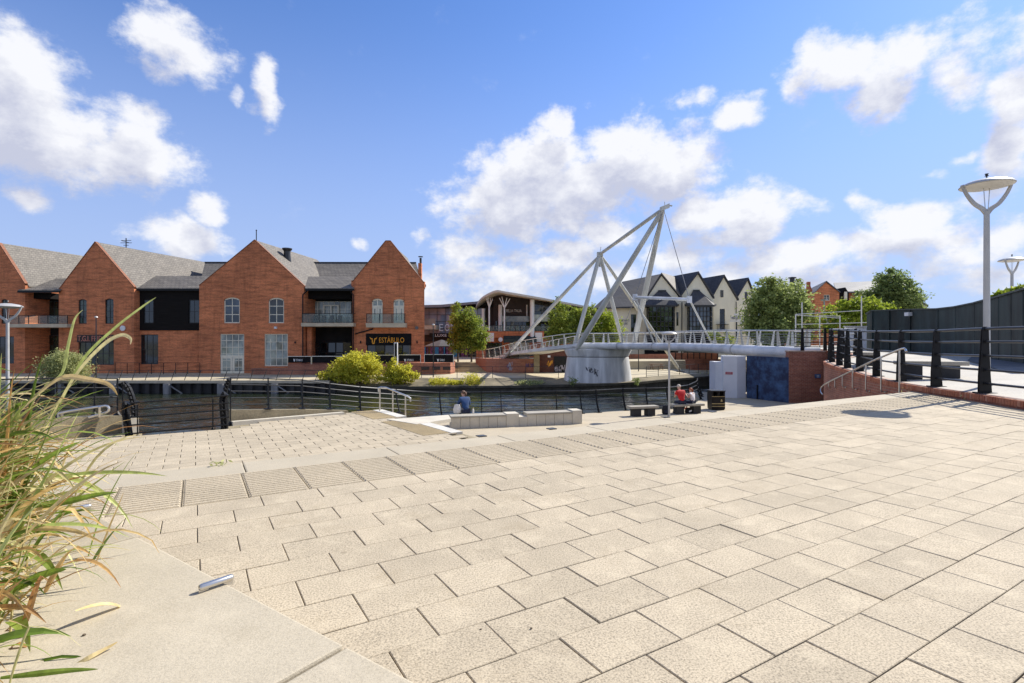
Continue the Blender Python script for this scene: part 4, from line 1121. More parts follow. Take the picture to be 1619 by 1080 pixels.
for (a, b) in ((672,675),(689,695),(703,705),(718,727)):
    m = MB(); m.box(X(a),90.7,Z(576 if a > 710 else 560),X(b),90.8,Z(547)); m.build('blue_board', M['cyan'], t)
t = thing('parasol', 'wide dark grey parasol on the terrace in front of the cinema', 'parasol', at(698,573,72))
m = MB(); c = at(698,547,72); m.lathe([(2.3,-.12),(2.3,.0),(1.2,.45),(.05,.85)], c, 8); m.build('canopy', M['canopy_grey'], t)
m = MB(); m.tube([at(698,575,72), at(698,540,72)], .05, 8); m.build('pole', M['rail_grey'], t)
# --- Italian restaurant pavilion
YI = 86.0
t = thing('pavilion', 'white columned restaurant pavilion with a sweeping curved roof', 'building', at(830,573,YI))
X = lambda x, Y=YI: gx(x, Y)
Z = lambda y, Y=YI: gz(y, Y)
m = MB(); m.box(X(752),YI+1.5,-4,X(955),YI+22,Z(533)); m.box(X(766),YI,Z(534),X(860),YI+1.6,Z(524)); m.build('wall', M['brick'], t)
m = MB(); pr_ = [at(x_,y_,YI+5) for x_,y_ in ((780,533),(955,533),(955,495),(912,486.5),(880,480.5),(842,474),(800,467),(780,467))]; m.prism(pr_, (0,13,0)); m.build('upper_wall', M['brown_panel'], t)
m = MB(); m.box(X(752),YI+8,Z(533,YI+8),X(785),YI+20,Z(476,YI+8)); m.build('upper_wall', M['brown_panel'], t)
# roof: a bowed edge high on the left, falling to the right
edge = [(752,490,YI+7),(753,482,YI+3),(757,475,YI),(766,467,YI-2.2),(784,459,YI-3.4),(800,461,YI-3.2),(842,468,YI-2.4),(880,475,YI-1),(912,481,YI+1),(950,489,YI+4)]
ep = smoothpath([at(*e) for e in edge], 4)
m = MB(); n_ = len(ep)
for i in range(n_-1):
    a, b = ep[i], ep[i+1]; a2 = Vector((a.x*1.06+1.2, YI+21, a.z+1.0)); b2 = Vector((b.x*1.06+1.2, YI+21, b.z+1.0))
    m.raw([a, b, b2, a2, a-Vector((0,-.1,.30)), b-Vector((0,-.1,.30)), b2-Vector((0,0,.42)), a2-Vector((0,0,.42))], [(0,1,2,3),(0,4,5,1)])
rf = m.build('roof', M['roof_white'], t, recalc=False)
m = MB()
for i in range(n_-1):
    a, b = ep[i], ep[i+1]; a2 = Vector((a.x*1.06+1.2, YI+21, a.z+1.0)); b2 = Vector((b.x*1.06+1.2, YI+21, b.z+1.0))
    m.poly([a-Vector((0,-.1,.30)), b-Vector((0,-.1,.30)), b2-Vector((0,0,.42)), a2-Vector((0,0,.42))])
m.build('soffit', M['soffit'], rf, recalc=False)
for (x, yt, Y, r) in ((841.5,474,YI,.36),(791,482,YI+3,.34),(764,488,YI+3,.25),(833,482,YI+4.8,.12)):
    m = MB(); m.tube([at(x,533,Y), at(x,yt,Y)], r, 12); m.build('column', M['white'], t, smooth=True)
for (x, Y) in ((797.5,YI-.5),(773.5,YI-.2)):
    m = MB(); m.tube([at(x,523,Y), at(x,486,Y)], .12, 8)
    for dx, yt in ((-8,471),(-4,469),(4,471),(9,472)): m.tube([at(x,487,Y), at(x+dx*(.6 if x<780 else 1),yt,Y)], [.1,.06], 6)
    m.build('tree_column', M['white'], t, smooth=True)
text_mesh("BELLA ITALIA", X(800,YI+5), X(824.5,YI+5), Z(493.5,YI+5), Z(489.2,YI+5), YI+4.95, M['letter_white'], t)
window(t, X(783,YI+4.6),Z(524,YI+4.6),X(838,YI+4.6),Z(507,YI+4.6),YI+4.7,9,1,'dark_frame','glass_dark',wob=.05)
m = MB(); m.box(X(815,YI+4.5),YI+4.4,Z(524),X(833,YI+4.5),YI+4.5,Z(506)); 
m = MB(); m.box(X(790,YI+4.4),YI+4.2,Z(507),X(838,YI+4.4),YI+4.6,Z(498)); m.build('pale_fascia', M['glass_pale'], t)  # band of pale glass above the upper windows
window(t, X(844,YI+4.6),Z(508,YI+4.6),X(880,YI+4.6),Z(476,YI+4.6),YI+4.7,3,4,'dark_frame','glass_dark')
window(t, X(844,YI+4.6),Z(524,YI+4.6),X(900,YI+4.6),Z(509,YI+4.6),YI+4.7,5,1,'dark_frame','glass_dark',wob=.05)
m = MB(); m.box(X(843),YI+.8,Z(508),X(900),YI+2.2,Z(497)); m.build('glass_screen', M['glass_pale'], t)
balustrade(t, X(766), X(872), Z(524), Z(514.5), YI+.1, YI+4, 14)
m = MB(); m.prism([(X(796),YI-1.2,Z(541)),(X(848),YI-1.2,Z(541)),(X(848),YI-.02,Z(532)),(X(796),YI-.02,Z(532))], (0,0,.12)); m.box(X(796),YI-1.25,Z(541.8),X(848),YI-1.15,Z(536)); m.build('awning', M['awning'], t)
m = MB(); m.box(X(769),YI-.3,Z(540),X(781),YI-.02,Z(526.5)); m.build('notice_board', M['white'], t); m = MB(); m.box(X(846),YI-.3,Z(541),X(857),YI-.02,Z(526)); m.build('notice_board', M['white'], t)
m = MB(); m.box(X(771.5),YI-.32,Z(538.5),X(778.5),YI-.302,Z(529)); m.build('notice', M['dish_under'], t)
m = MB(); m.lathe([(.0,0),(.36,0),(.36,.1),(.0,.1)], (0,0,0), 18)
for v in range(len(m.v)): a = m.v[v]; m.v[v] = (X(791.5)+a[0], YI-.4-a[2], Z(537)+a[1])
m.build('round_sign', M['white'], t)
window(t, X(806),Z(566),X(837),Z(542),YI+1.4,4,1,'cream_frame','glass_pale',bw=.1); window(t, X(768),Z(566),X(793),Z(542),YI+1.4,3,1,'dark_frame','glass_dark')

# --- cream pub with four gables
YG = 88.0
t = thing('cream_pub', 'cream rendered pub with dark slate gables and two glazed bays', 'building', at(1090,575,YG))
ZB = -4.0
def cg_(x, y, Y=YG): return at(x, y, Y)
def cgable(xl, xr, yl, yr, axx, ayy, Y, holes, depth=12, rd=(-.35,1)):
    m = MB(); xl_, xr_, zl, zr = gx(xl,Y), gx(xr,Y), gz(yl,Y), gz(yr,Y); zt = min(zl,zr)
    wall_holes(m, xl_, xr_, ZB, zt, Y, [h for h in holes if h[3] < zt]); m.poly([(xl_,Y,zt),(xl_,Y,zl),(gx(axx,Y),Y,gz(ayy,Y)),(xr_,Y,zr),(xr_,Y,zt)])
    D = Vector((rd[0],rd[1],0))*depth
    m.poly([(xr_,Y,ZB),(xr_+D.x,Y+D.y,ZB),(xr_+D.x,Y+D.y,zr),(xr_,Y,zr)]); m.poly([(xl_,Y,ZB),(xl_+D.x,Y+D.y,ZB),(xl_+D.x,Y+D.y,zl),(xl_,Y,zl)])
    m.build('wall', M['cream'], t, recalc=False)
    A0 = at(axx, ayy, Y)+Vector((0,-.4,.05)); 
    for ex, ey, s in ((xl,yl,-1),(xr,yr,1)):
        E0 = at(ex,ey,Y)+Vector((.25*s,-.4,-.2)); m = MB(); m.prism([A0,E0,E0+D,A0+D],(0,0,.28)); m.build('roof', M['slate_dark'] if s < 0 or axx > 1060 else M['slate'], t)  # first gable's right slope takes paler slate: sunlight put into the colour
# left long range
m = MB(); Y=YG+1; hl = [(gx(997.5,Y),gz(525,Y),gx(1006,Y),gz(497,Y))]
wall_holes(m, gx(948,Y), gx(1040,Y), ZB, gz(486.5,Y), Y, hl); m.build('wall', M['cream'], t, recalc=False)
m = MB(); a, b = at(938,489,YG-.2), at(1030,486,YG-.2); c, d = at(1046,435,YG+7), at(984,447.5,YG+7); m.prism([a,b,c,d],(0,0,.25)); m.prism([d,c,c+Vector((0,7,-5)),d+Vector((0,7,-5))],(0,0,.25)); m.build('roof', M['slate_dark'], t)
window(t, *hl[0], Y+.15, 2, 4, 'dark_frame', 'glass_green', fw=.06)
text_mesh("MERCHANTS", gx(980,Y), gx(995,Y), gz(508.5,Y), gz(505,Y), Y-.02, M['letter_dark'], t); text_mesh("COURT", gx(983,Y), gx(993,Y), gz(513.5,Y), gz(510,Y), Y-.02, M['letter_dark'], t)
w_ = lambda x0,yt,x1,yb,Y: (gx(x0,Y),gz(yb,Y),gx(x1,Y),gz(yt,Y))
g1h = [w_(1022,484,1067,528,YG), w_(1069.5,494,1072.5,515,YG)]
cgable(1016, 1074.5, 480, 471, 1044.7, 434.5, YG, g1h, 8, (.7,1))
g2h = [w_(1087,484,1128,528,YG-.01)]
cgable(1075, 1126, 471, 470.5, 1103.3, 432.5, YG-.01, g2h)
Y3 = YG+2.5; g3h = [w_(1139,459,1143.5,470,Y3), w_(1138,488.5,1146,524,Y3)]
cgable(1125, 1164.5, 473, 473.5, 1144, 437.5, Y3, g3h)
Y4 = YG+5; g4h = [w_(1177.5,462,1182,472.5,Y4), w_(1176,490.5,1183,524,Y4)]
cgable(1164, 1193, 474, 474, 1182, 442, Y4, g4h)
for h, Y, nr in ((g1h[1],YG,2),(g3h[0],Y3,2),(g3h[1],Y3,5),(g4h[0],Y4,2),(g4h[1],Y4,5)): window(t, *h, Y+(.15 if nr > 2 else -.01), 2 if nr > 2 else 1, nr, 'dark_frame', 'glass_dark', fw=.06)
for (x0, x1, Y) in ((1134.5,1152.5,Y3),(1173,1190,Y4)):
    m = MB(); 
    for i in range(9): xx = gx(x0+(x1-x0)*i/8,Y-.8); m.box(xx-.02,Y-.82,gz(523,Y-.8),xx+.02,Y-.78,gz(513,Y-.8))
    m.box(gx(x0,Y-.8),Y-.84,gz(513,Y-.8),gx(x1,Y-.8),Y-.02,gz(512.4,Y-.8)); m.box(gx(x0,Y-.8),Y-.84,gz(524,Y-.8),gx(x1,Y-.8),Y-.02,gz(523,Y-.8)); m.build('juliet_balcony', M['black'], t)
# bays: canted glazing, hipped cap
def bay(x0, x1, xm, yt, yb, rx0, rx1, ye, tx0, tx1, yr, pane):
    Yf = YG-2.2; A = at(x0,yt,YG-.0); B_ = at(x1,yt,YG-.0)
    P = [at(x0+1,yt,YG-.05), at(x0+4,yt,Yf), at(x1-4,yt,Yf), at(x1-1,yt,YG-.05)]
    zb_ = gz(yb,Yf); zt_ = gz(yt,Yf)
    fr = MB(); gl = MB()
    for a, b, nc in ((P[0],P[1],2),(P[1],P[2],6),(P[2],P[3],2)):
        for i in range(nc+1):
            p = a.lerp(b,i/nc); fr.beam((p.x,p.y,zb_),(p.x,p.y,zt_),.1,.1,up=(0,1,0))
        for j in range(6):
            zz = zb_+(zt_-zb_)*j/5; fr.beam((a.x,a.y,zz),(b.x,b.y,zz),.1,.11)
        for i in range(nc):
            for j in range(5):
                p, q = a.lerp(b,i/nc), a.lerp(b,(i+1)/nc); w1 = R.uniform(-.02,.02)
                z0,z1 = zb_+(zt_-zb_)*j/5, zb_+(zt_-zb_)*(j+1)/5
                gl.poly([(p.x,p.y+.05+w1,z0),(q.x,q.y+.05-w1,z0),(q.x,q.y+.05-w1,z1),(p.x,p.y+.05+w1,z1)])
    f = fr.build('bay_window', M['dark_frame'], t); gl.build('pane', M[pane], f, recalc=False)
    fl = MB(); fl.prism([P[0],P[1],P[2],P[3]], (0,0,-.01))
    r = MB(); e0,e1 = at(rx0,ye,YG-.03), at(rx1,ye,YG-.03); f0,f1 = at(rx0+3,ye+1.5,Yf-.5), at(rx1-3,ye+1.5,Yf-.5); r0,r1 = at(tx0,yr,YG-.2), at(tx1,yr,YG-.2)
    r.poly([f0,f1,r1,r0]); r.poly([e0,f0,r0]); r.poly([f1,e1,r1]); r.poly([e0,f0,f1,e1])
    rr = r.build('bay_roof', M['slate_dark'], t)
    k_ = MB(); k_.beam(f0,f1,.15,.3); k_.beam(e0,f0,.15,.3); k_.beam(f1,e1,.15,.3); k_.build('eaves_trim', M['dark_frame'], rr); k_ = MB(); k_.beam(r0,r1,.3,.25); k_.build('ridge', M['dark_frame'], rr)
bay(1022, 1067, 0, 485, 524, 1016, 1073, 482, 1041, 1053, 460, 'glass_green')
bay(1086, 1127, 0, 484.5, 524, 1083, 1132, 482, 1096, 1106, 459.5, 'glass_blue')
m = MB(); m.tube([at(1078,478,YG-.2),at(1078,560,YG-.2)], .07, 6); m.tube([at(1164,477,YG+2.3),at(1164,560,YG+2.3)], .07, 6); m.build('downpipe', M['dark_frame'], t)
m = MB(); m.box(gx(1020,YG-.5),YG-.6,ZB,gx(1072,YG-.5),YG-.02,gz(530,YG)); m.box(gx(1082,YG-.5),YG-.62,ZB,gx(1132,YG-.5),YG-.02,gz(530,YG)); m.build('shopfront', M['black_matt'], t)
# pub terrace walls and tables
t = thing('brick_terrace', 'stepped red brick terrace walls in front of the cream pub', 'wall', at(1090,588,74))
m = MB(); 
for (x0,x1,yt,Y,d) in ((1060,1135,558,76,.5),(1085,1140,568,72,.5),(1092,1140,578,69,.5),(985,1060,560,80,.5)):
    m = MB(); m.box(gx(x0,Y),Y,ZF-.2,gx(x1,Y),Y+d,gz(yt,Y)); m.build('wall_face', M['brick_low'], t)
m = MB()
for i in range(9): x_ = 1058+i*9.5; m.box(gx(x_,75.8),75.7,gz(572,75.8),gx(x_+1.2,75.8),75.8,gz(548,75.8))
m.box(gx(1056,75.8),75.68,gz(549,75.8),gx(1136,75.8),75.72,gz(548,75.8)); m.build('railing', M['black'], t)
pt = thing('picnic_table', 'brown timber picnic table at the left of the pub forecourt', 'picnic table', (gx(1012,72),72,ZF), 'picnic tables before the pub')
def ptable(par):
    m = MB(); m.box(-.9,-.38,.70,.9,.38,.75); m.build('table_top', M['timber'], par, local=True)
    for s in (-1,1):
        m = MB(); m.box(-.9,s*.62-.12,.42,.9,s*.62+.12,.46); m.build('seat', M['timber'], par, local=True)
        m = MB(); m.beam((s*.65,-.75,0),(s*.65,-.2,.7),.06,.08); m.beam((s*.65,.75,0),(s*.65,.2,.7),.06,.08); m.beam((s*.65,-.72,.4),(s*.65,.72,.4),.05,.06); m.build('leg', M['timber'], par, local=True)
ptable(pt)
for (x, Y, lb) in ((1024,76,'brown timber picnic table in the middle of the pub forecourt'),(1038,70,'brown timber picnic table nearest the bridge strut foot')):
    c = copy_tree(pt); c.location = (gx(x,Y),Y,ZF); c['label'] = lb
# sign on a post before the pub
t = thing('hanging_sign', 'cream two tier name board on a tall thin post before the pub', 'sign', at(1165,585,80))
m = MB(); m.tube([at(1165,585,80), at(1165,496,80)], .06, 6); m.build('post', M['rail_grey'], t)
for (x0,x1,yt,yb) in ((1160,1170,496,499),(1155,1171,500.5,505.5),(1153,1172,506.5,509)):
    m = MB(); m.box(gx(x0,80),79.85,gz(yb,80),gx(x1,80),79.95,gz(yt,80)); m.build('board', M['dish_under'], t)
text_mesh("MERCHANTS", gx(1156,80), gx(1170.5,80), gz(504.8,80), gz(501.4,80), 79.84, M['letter_dark'], t)

# --- distant brick houses on the right
YR = 112.0
t = thing('brick_house', 'distant red brick house with a square dark window between the trees', 'house', at(1310,540,YR))
X = lambda x: gx(x,YR)
Z = lambda y: gz(y,YR)
m = MB(); hw = [(X(1302.5),Z(475.5),X(1312),Z(466)), (X(1303),Z(520),X(1312),Z(500))]
wall_holes(m, X(1287.5), X(1327), -4, Z(462.5), YR, hw); m.poly([(X(1287.5),YR,Z(462.5)),(X(1305.5),YR,Z(446)),(X(1327),YR,Z(462.5))])
m.box(X(1287.5),YR+.4,-4,X(1327),YR+12,Z(463)); m.build('wall', M['brick'], t, recalc=False)
for h in hw: window(t, *h, YR+.15, 2, 2, 'cream_frame', 'glass_dark', fw=.1)
m = MB(); A = Vector((X(1305.5),YR-.3,Z(445.5))); B_ = A+Vector((5,14,0))
for ex, s in ((1287,-1),(1327.5,1)):
    E = Vector((X(ex),YR-.3,Z(463))); m.prism([A,E,E+Vector((5,14,0)),B_],(0,0,.2))
m.build('roof', M['slate_blue'], t)
m = MB(); m.box(X(1325.5),YR+.6,-4,X(1345),YR+6,Z(463)); m.prism([(X(1334),YR+.4,Z(463)),(X(1338.5),YR+.4,Z(454)),(X(1344),YR+.4,Z(463))],(0,4,0)); d_ = m.build('dormer', M['timber_black'], t)
m = MB(); m.box(X(1336.5),YR+.3,Z(474),X(1341),YR+.55,Z(461)); m.build('dormer_window', M['cream_frame'], d_)
t = thing('brick_house', 'long distant slate roofed house behind the dark round tree', 'house', at(1365,540,120))
m = MB(); m.prism([at(1322,463,117),at(1400,463,117),at(1396,446,123),at(1318,449,123)],(0,0,.3)); m.build('roof', M['slate_blue'], t)
m = MB(); m.box(gx(1318,118),118,-4,gx(1400,118),128,gz(462,118)); m.build('wall', M['brick'], t)
t = thing('brick_house', 'distant brick house with a tall stepped gable end and slate roof', 'house', at(1270,540,118))
X = lambda x: gx(x,118)
Z = lambda y: gz(y,118)
m = MB(); m.box(X(1258),118.5,-4,X(1290),128,Z(466)); m.prism([(X(1273.5),118,-4),(X(1286),118,-4),(X(1286),118,Z(463)),(X(1281.5),118,Z(452)),(X(1281.5),118,Z(445.5)),(X(1277),118,Z(445.5)),(X(1276.5),118,Z(455)),(X(1273.5),118,Z(468))],(0,.5,0)); m.build('wall', M['brick'], t)
m = MB(); m.prism([(X(1256),118.4,Z(467)),(X(1277),118.4,Z(467)),(X(1277),124,Z(449)),(X(1262),124,Z(450))],(0,0,.2)); m.build('roof', M['slate_blue'], t)
m = MB(); m.box(X(1277.5),117.9,Z(476),X(1280.5),118.02,Z(468)); m.build('window', M['glass_dark'], t)
m = MB(); m.lathe([(.55,0),(.55,1.0),(.9,1.05),(.9,1.25),(.1,1.4)], at(1252.5,447,124), 10); m.tube([at(1252.5,462,124),at(1252.5,446,124)], .55, 8); m.build('roof_vent', M['rail_grey'], t)
t = thing('white_house', 'far pale gable roof peeping over the dark green hoarding', 'house', at(1460,540,120))
m = MB(); m.prism([at(1425,490,120),at(1466,490,120),at(1466,484,120),at(1442,470,120),at(1425,480,120)],(0,8,0)); m.build('wall', M['cream'], t)
m = MB(); m.prism([at(1440,469,119.6),at(1468,484.5,119.6),at(1468,484.5,119.6)+Vector((0,9,0)),at(1440,469,119.6)+Vector((0,9,0))],(0,0,.25)); m.build('roof', M['slate_blue'], t)

thin_rail([(gx(182,60.5),60.5,ZF),(gx(316,60.5),60.5,ZF)], 'short black railing on the terrace before the timber clad link', h=1.3, step=1.4, rails=(1.0,.12), mat='black')
# ------------------------------------------------------------------ the footbridge
br = thing('footbridge', 'white cable stayed footbridge on a round pier with leaning tubular masts', 'bridge', (8.75,53.5,-4.0))
path = [(17.3,29.6,-.63),(16.2,30.0,-.63),(15.35,31.1,-.61),(14.8,33.2,-.55),(14.1,37,-.48),(13.3,43,-.45),(11.5,48.5,-.44),(8.8,51.5,-.44),(6.0,52.6,-.46),(3.5,55,-.78),(1.5,58,-1.12),(.5,61,-1.32),(-.4,64,-1.6),(-2.2,68,-2.1),(-4.2,71,-2.45)]
ps = smoothpath(path, 6)
def frame(pts, i):
    a = pts[max(0,i-1)]; b = pts[min(len(pts)-1,i+1)]; d = (b-a); d.z = 0; d.normalize()
    n = Vector((d.y,-d.x,0))
    if n.dot(Vector((.75,.66,0))) < 0: n = -n
    return d, n
WD = 3.5
m = MB(); 
for i in range(len(ps)-1):
    d0,n0 = frame(ps,i); d1,n1 = frame(ps,i+1); a,b = ps[i], ps[i+1]
    z0 = Vector((0,0,.16)); th = Vector((0,0,-.30))
    q = [a+z0, b+z0, b+n1*WD+z0, a+n0*WD+z0]
    m.raw(q+[v+th for v in q], [(0,1,2,3),(4,5,6,7),(0,1,5,4),(3,2,6,7)])
m.build('deck', M['bridge_white'], br)
it = 6*8
tp = ps[:it+1]
rr = [.31 + .03*(1-i/len(tp)) for i in range(len(tp))]; rr[-1] = .1; rr[-2] = .24
m = MB(); m.tube([p-frame(ps,i)[1]*.05 for i,p in enumerate(tp)], rr, 16); m.build('spine_tube', M['bridge_white'], br, smooth=True)
for k in (20, 33, 39):
    m = MB(); d,n = frame(ps,k); m.tube([ps[k]-n*.05-d*.05, ps[k]-n*.05+d*.05], .37, 16); m.build('tube_flange', M['lamp_grey'], br, smooth=True)
# shallow fascia of the left ramp
m = MB()
for i in range(it-1, len(ps)-8):
    d0,n0 = frame(ps,i); d1,n1 = frame(ps,i+1); a,b = ps[i]-n0*.02, ps[i+1]-n1*.02
    h0 = .52*max(.25,1-(i-it)/30); h1 = .52*max(.25,1-(i+1-it)/30)
    m.raw([a+Vector((0,0,.2)), b+Vector((0,0,.2)), b+Vector((0,0,.2-h1))+n1*.2, a+Vector((0,0,.2-h0))+n0*.2, a+n0*.5, b+n1*.5], [(0,1,2,3),(3,2,5,4)])
m.build('fascia', M['bridge_white'], br)
# railings of both deck edges
def offs(o, h, sub=1): return [p + frame(ps,i)[1]*o + Vector((0,0,h)) for i,p in enumerate(ps)][::sub]
for o, lean in ((.12,-.12),(WD-.12,.12)):
    m = MB(); m.tube(offs(o+lean*1.5,1.26), .035, 8); m.build('top_rail', M['steel'], br, smooth=True)
    m = MB()
    for h in (.35,.52,.69,.86,1.03): m.tube(offs(o+lean*h,h), .010, 4)
    m.build('infill_wire', M['cable'], br)
    acc = 0
    L = 0; nxt = .6
    for i in range(len(ps)-1):
        seg = (ps[i+1]-ps[i]).length
        while L+seg > nxt:
            f = (nxt-L)/seg; p = ps[i].lerp(ps[i+1], f); d,n = frame(ps,i)
            base = p+n*o+Vector((0,0,.14)); top = p+n*(o+lean*1.5)+Vector((0,0,1.28))
            m = MB(); m.prism([base-d*.13, base+d*.13, top+d*.045, top-d*.045], n*.05); m.build('railing_post', M['mast_paint'], br)
            nxt += 1.55
        L += seg
# pier
pc = (8.75, 53.6, 0)
m = MB(); m.lathe([(3.5,-4.3),(3.47,-3.95),(3.14,-1.60),(3.10,-1.58)], pc, 48, 1, .62); m.build('pier', M['pier'], br, smooth=True)
m = MB(); m.lathe([(2.95,-1.62),(2.95,-1.52)], pc, 48, 1, .62); m.build('pier_joint', M['black_matt'], br)
m = MB(); m.lathe([(3.06,-1.53),(3.14,-1.5),(3.42,-.9),(3.42,-.80),(3.2,-.72)], pc, 48, 1, .62); m.build('pier_cap', M['pier'], br, smooth=True)
rr_ = random.Random(3); m = MB()
for k in range(9):
    x = gx(929+k*1.9, 51.6); pts = []
    for j in range(5):
        px = x + rr_.uniform(-.16,.16); pz = gz(583+k*.9,51.6)+rr_.uniform(-.28,.28)
        rad_ = 3.47-(pz+3.95)*.14; yy = 53.6 - .62*math.sqrt(max(.1, rad_**2-(px-8.75)**2)) - .012
        pts.append((px,yy,pz))
    m.tube(smoothpath(pts,3), .022, 4)
m.build('graffiti', M['graf_dark'], br)
# masts
C1 = at(948.5,402,54); C2 = at(1049,330,45.5)
def strut(p, q, r0, r1=None, name='mast_leg', n=12):
    m = MB(); p = Vector(p); q = Vector(q); r1 = r1 or r0
    m.tube([p, p.lerp(q,.06), p.lerp(q,.5), p.lerp(q,.94), q], [r0*.6, r0, (r0+r1)/2*1.08, r1, r1*.6], n); m.build(name, M['mast_paint'], br, smooth=True)
strut(C1, at(907.5,553,52.9), .2); strut(C1, at(985,546,56.0), .2)
strut(C2, at(911,553,51.4), .20, .27); strut(C2, at(1001.5,546,53.0), .20, .27)
strut(C1, C2, .16, .16, 'mast_link')
e1 = at(793,570,64.5); strut(C1+Vector((0,0,-.1)), e1, .17, .2, 'back_stay'); e2 = at(1076,587.5,65.0); strut(C1+Vector((.1,0,-.1)), e2, .17, .2, 'back_stay')
m = MB(); m.obox(C1, (.3,0,0), (0,.12,0), (0,0,.22)); m.tube([C1, C1+Vector((.1,0,.75))], .03, 6); m.tube([C1-Vector((0,0,.2)), C1-Vector((0,0,1.3))], .1, 8); m.build('mast_head', M['mast_paint'], br)
m = MB(); m.obox(C2+Vector((.1,0,.1)), (.4,0,.16), (0,.12,0), (0,0,.18)); m.tube([C2+Vector((.3,0,.3)), C2+Vector((.75,0,.25))], .07, 8); m.tube([C2+Vector((.1,0,.2)),C2+Vector((.1,0,.6))], .03, 6); m.build('mast_head', M['mast_paint'], br)
H1 = at(1004,470,46); H2 = at(1090,473.5,43.5)
m = MB(); m.tube([H1,H2], .13, 10); 
for h in (H1,H2): m.obox(h, (.2,0,0), (0,.06,0), (0,0,.28))
m.build('cross_bar', M['bridge_white'], br, smooth=True)
for a, b, r in ((C2,H1,.03),(C2,H2,.03),(H1,at(984,523,52),.03)):
    m = MB(); m.tube([a,b], r, 6); m.build('cable', M['cable'], br)
for a, b in ((H1,at(1037,550,46.2)),(H2,at(1126,544,45))):
    m = MB(); m.tube([a,b], .075, 8); m.obox(b, (.12,0,0),(0,.06,0),(0,0,.3)); m.build('hanger', M['mast_paint'], br, smooth=True)
m = MB(); m.box(e2.x-.4,e2.y-.4,-4,e2.x+.4,e2.y+.4,e2.z+.03); m.build('anchor_block', M['bank_wall'], br)

# ------------------------------------------------------------------ right abutment
t = thing('abutment_wall', 'straight red brick abutment wall with a small blue plaque under the bridge end', 'wall', (15.3,29.0,ZQ))
m = MB(); m.prism([(15.3,29.0,-6),(17.6,29.1,-6),(17.6,29.45,-6),(15.3,29.35,-6)], (0,0,5.42)); m.build('wall_face', M['brick_wall'], t)
m = MB(); m.prism([(15.27,28.97,-.58),(17.6,29.07,-.58),(17.6,29.48,-.58),(15.27,29.38,-.58)], (0,0,.08)); m.build('coping', M['coping_top'], t)
m = MB(); m.box(gx(1288.5,29),28.96,gz(598,29),gx(1297,29),29.03,gz(591.5,29)); pq = m.build('plaque', M['blue_panel'], t)
m = MB()
for k in range(3): m.box(gx(1290.5,29),28.95,gz(593.6+k*1.3,29)-.008,gx(1294.5,29),28.959,gz(593.6+k*1.3,29)+.006)
m.build('plaque_writing', M['letter_white'], pq)
t = thing('blue_hoarding', 'dark navy painted panel wall beneath the bridge end', 'hoarding', (14.7,30.2,ZQ))
a = Vector((15.3,29.02,0)); b = Vector((14.12,31.6,0)); nn = Vector(((b-a).y,-(b-a).x,0)).normalized()
m = MB(); m.raw([(a.x,a.y,-3.5),(b.x,b.y,-3.5),(b.x,b.y,-.85),(a.x,a.y,-.88),(a.x+.25,a.y+.1,-3.5),(b.x+.25,b.y+.1,-3.5),(b.x+.25,b.y+.1,-.85),(a.x+.25,a.y+.1,-.88)], [(0,1,2,3),(0,3,7,4),(3,2,6,7),(4,5,6,7)])
m.build('panel', M['blue_panel'], t)
m = MB(); p = a.lerp(b,.72); m.beam((p.x-.04,p.y-.02,-3.4),(p.x-.04,p.y-.02,-2.55),.05,.05,up=(0,1,0)); m.build('bolt', M['black'], t)
t = thing('white_blockwork', 'white painted square block pier with a small red notice', 'wall', (13.4,31.5,ZQ))
fl_ = ground(1143.5,628.5,ZQ); fm = ground(1165.5,629.5,ZQ); fr_ = Vector((14.12,31.62,0))
m = MB(); m.prism([(fl_.x,fl_.y,-3.6),(fm.x,fm.y,-3.6),(14.10,31.66,-3.6),(14.3,32.6,-3.6),(13.2,33.2,-3.6)], (0,0,2.72)); m.build('block', M['pale_lilac'], t)
c = fm.lerp(fl_, .58); u = (fl_-fm).normalized(); nn = Vector((u.y,-u.x,0)); nn = nn if nn.y < 0 else -nn
zs = gz(590.5,31.5)
m = MB(); m.obox((c.x+nn.x*.01,c.y+nn.y*.01,zs), u*.20, nn*.01, (0,0,.075)); nb = m.build('notice', M['red_sign'], t)
m = MB(); m.obox((c.x+nn.x*.02+u.x*.26,c.y+nn.y*.02+u.y*.26,zs), u*.05, nn*.006, (0,0,.07)); m.build('notice_symbol', M['letter_white'], nb)
m = MB()
for k in range(2): m.obox((c.x+nn.x*.024,c.y+nn.y*.024,zs+.03-.06*k), u*.15, nn*.003, (0,0,.012))
m.build('notice_writing', M['graf_white'], nb)
t = thing('white_blockwork', 'lower white painted block at the water side of the white pier', 'wall', (12.6,33,ZQ))
p0 = at(1131,628,32.6); p1 = at(1144,628,32.2)
m = MB(); m.prism([(p0.x,p0.y,-5.2),(p1.x,p1.y,-5.2),(p1.x+.5,p1.y+1.5,-5.2),(p0.x+.2,p0.y+1.5,-5.2)], (0,0,5.2-gz(540-(540-572),32.3)*-1 if False else 5.2+gz(572.5,32.4))); m.build('block', M['pale_lilac'], t)
# black railing returning along the bridge end
t = thing('railing', 'short black railing on the brick abutment where the bridge lands', 'railing', (15.8,29.0,-.5))
rp = [(gx(1256,28.9),28.9,-.5),(gx(1269,29),29.0,-.5),(gx(1305,29.1),29.1,-.5),(17.9,28.6,-.52)]
for h in (1.22,.98,.72,.46,.2):
    m = MB(); m.tube([(p[0],p[1],p[2]+h) for p in rp], .025, 6); m.build('rail', M['black'], t, smooth=True)
for p in rp[1:]:
    m = MB(); m.prism([(p[0]-.1,p[1],p[2]),(p[0]+.1,p[1],p[2]),(p[0]+.05,p[1],p[2]+1.25),(p[0]-.05,p[1],p[2]+1.25)], (0,.05,0)); m.build('post', M['black'], t)

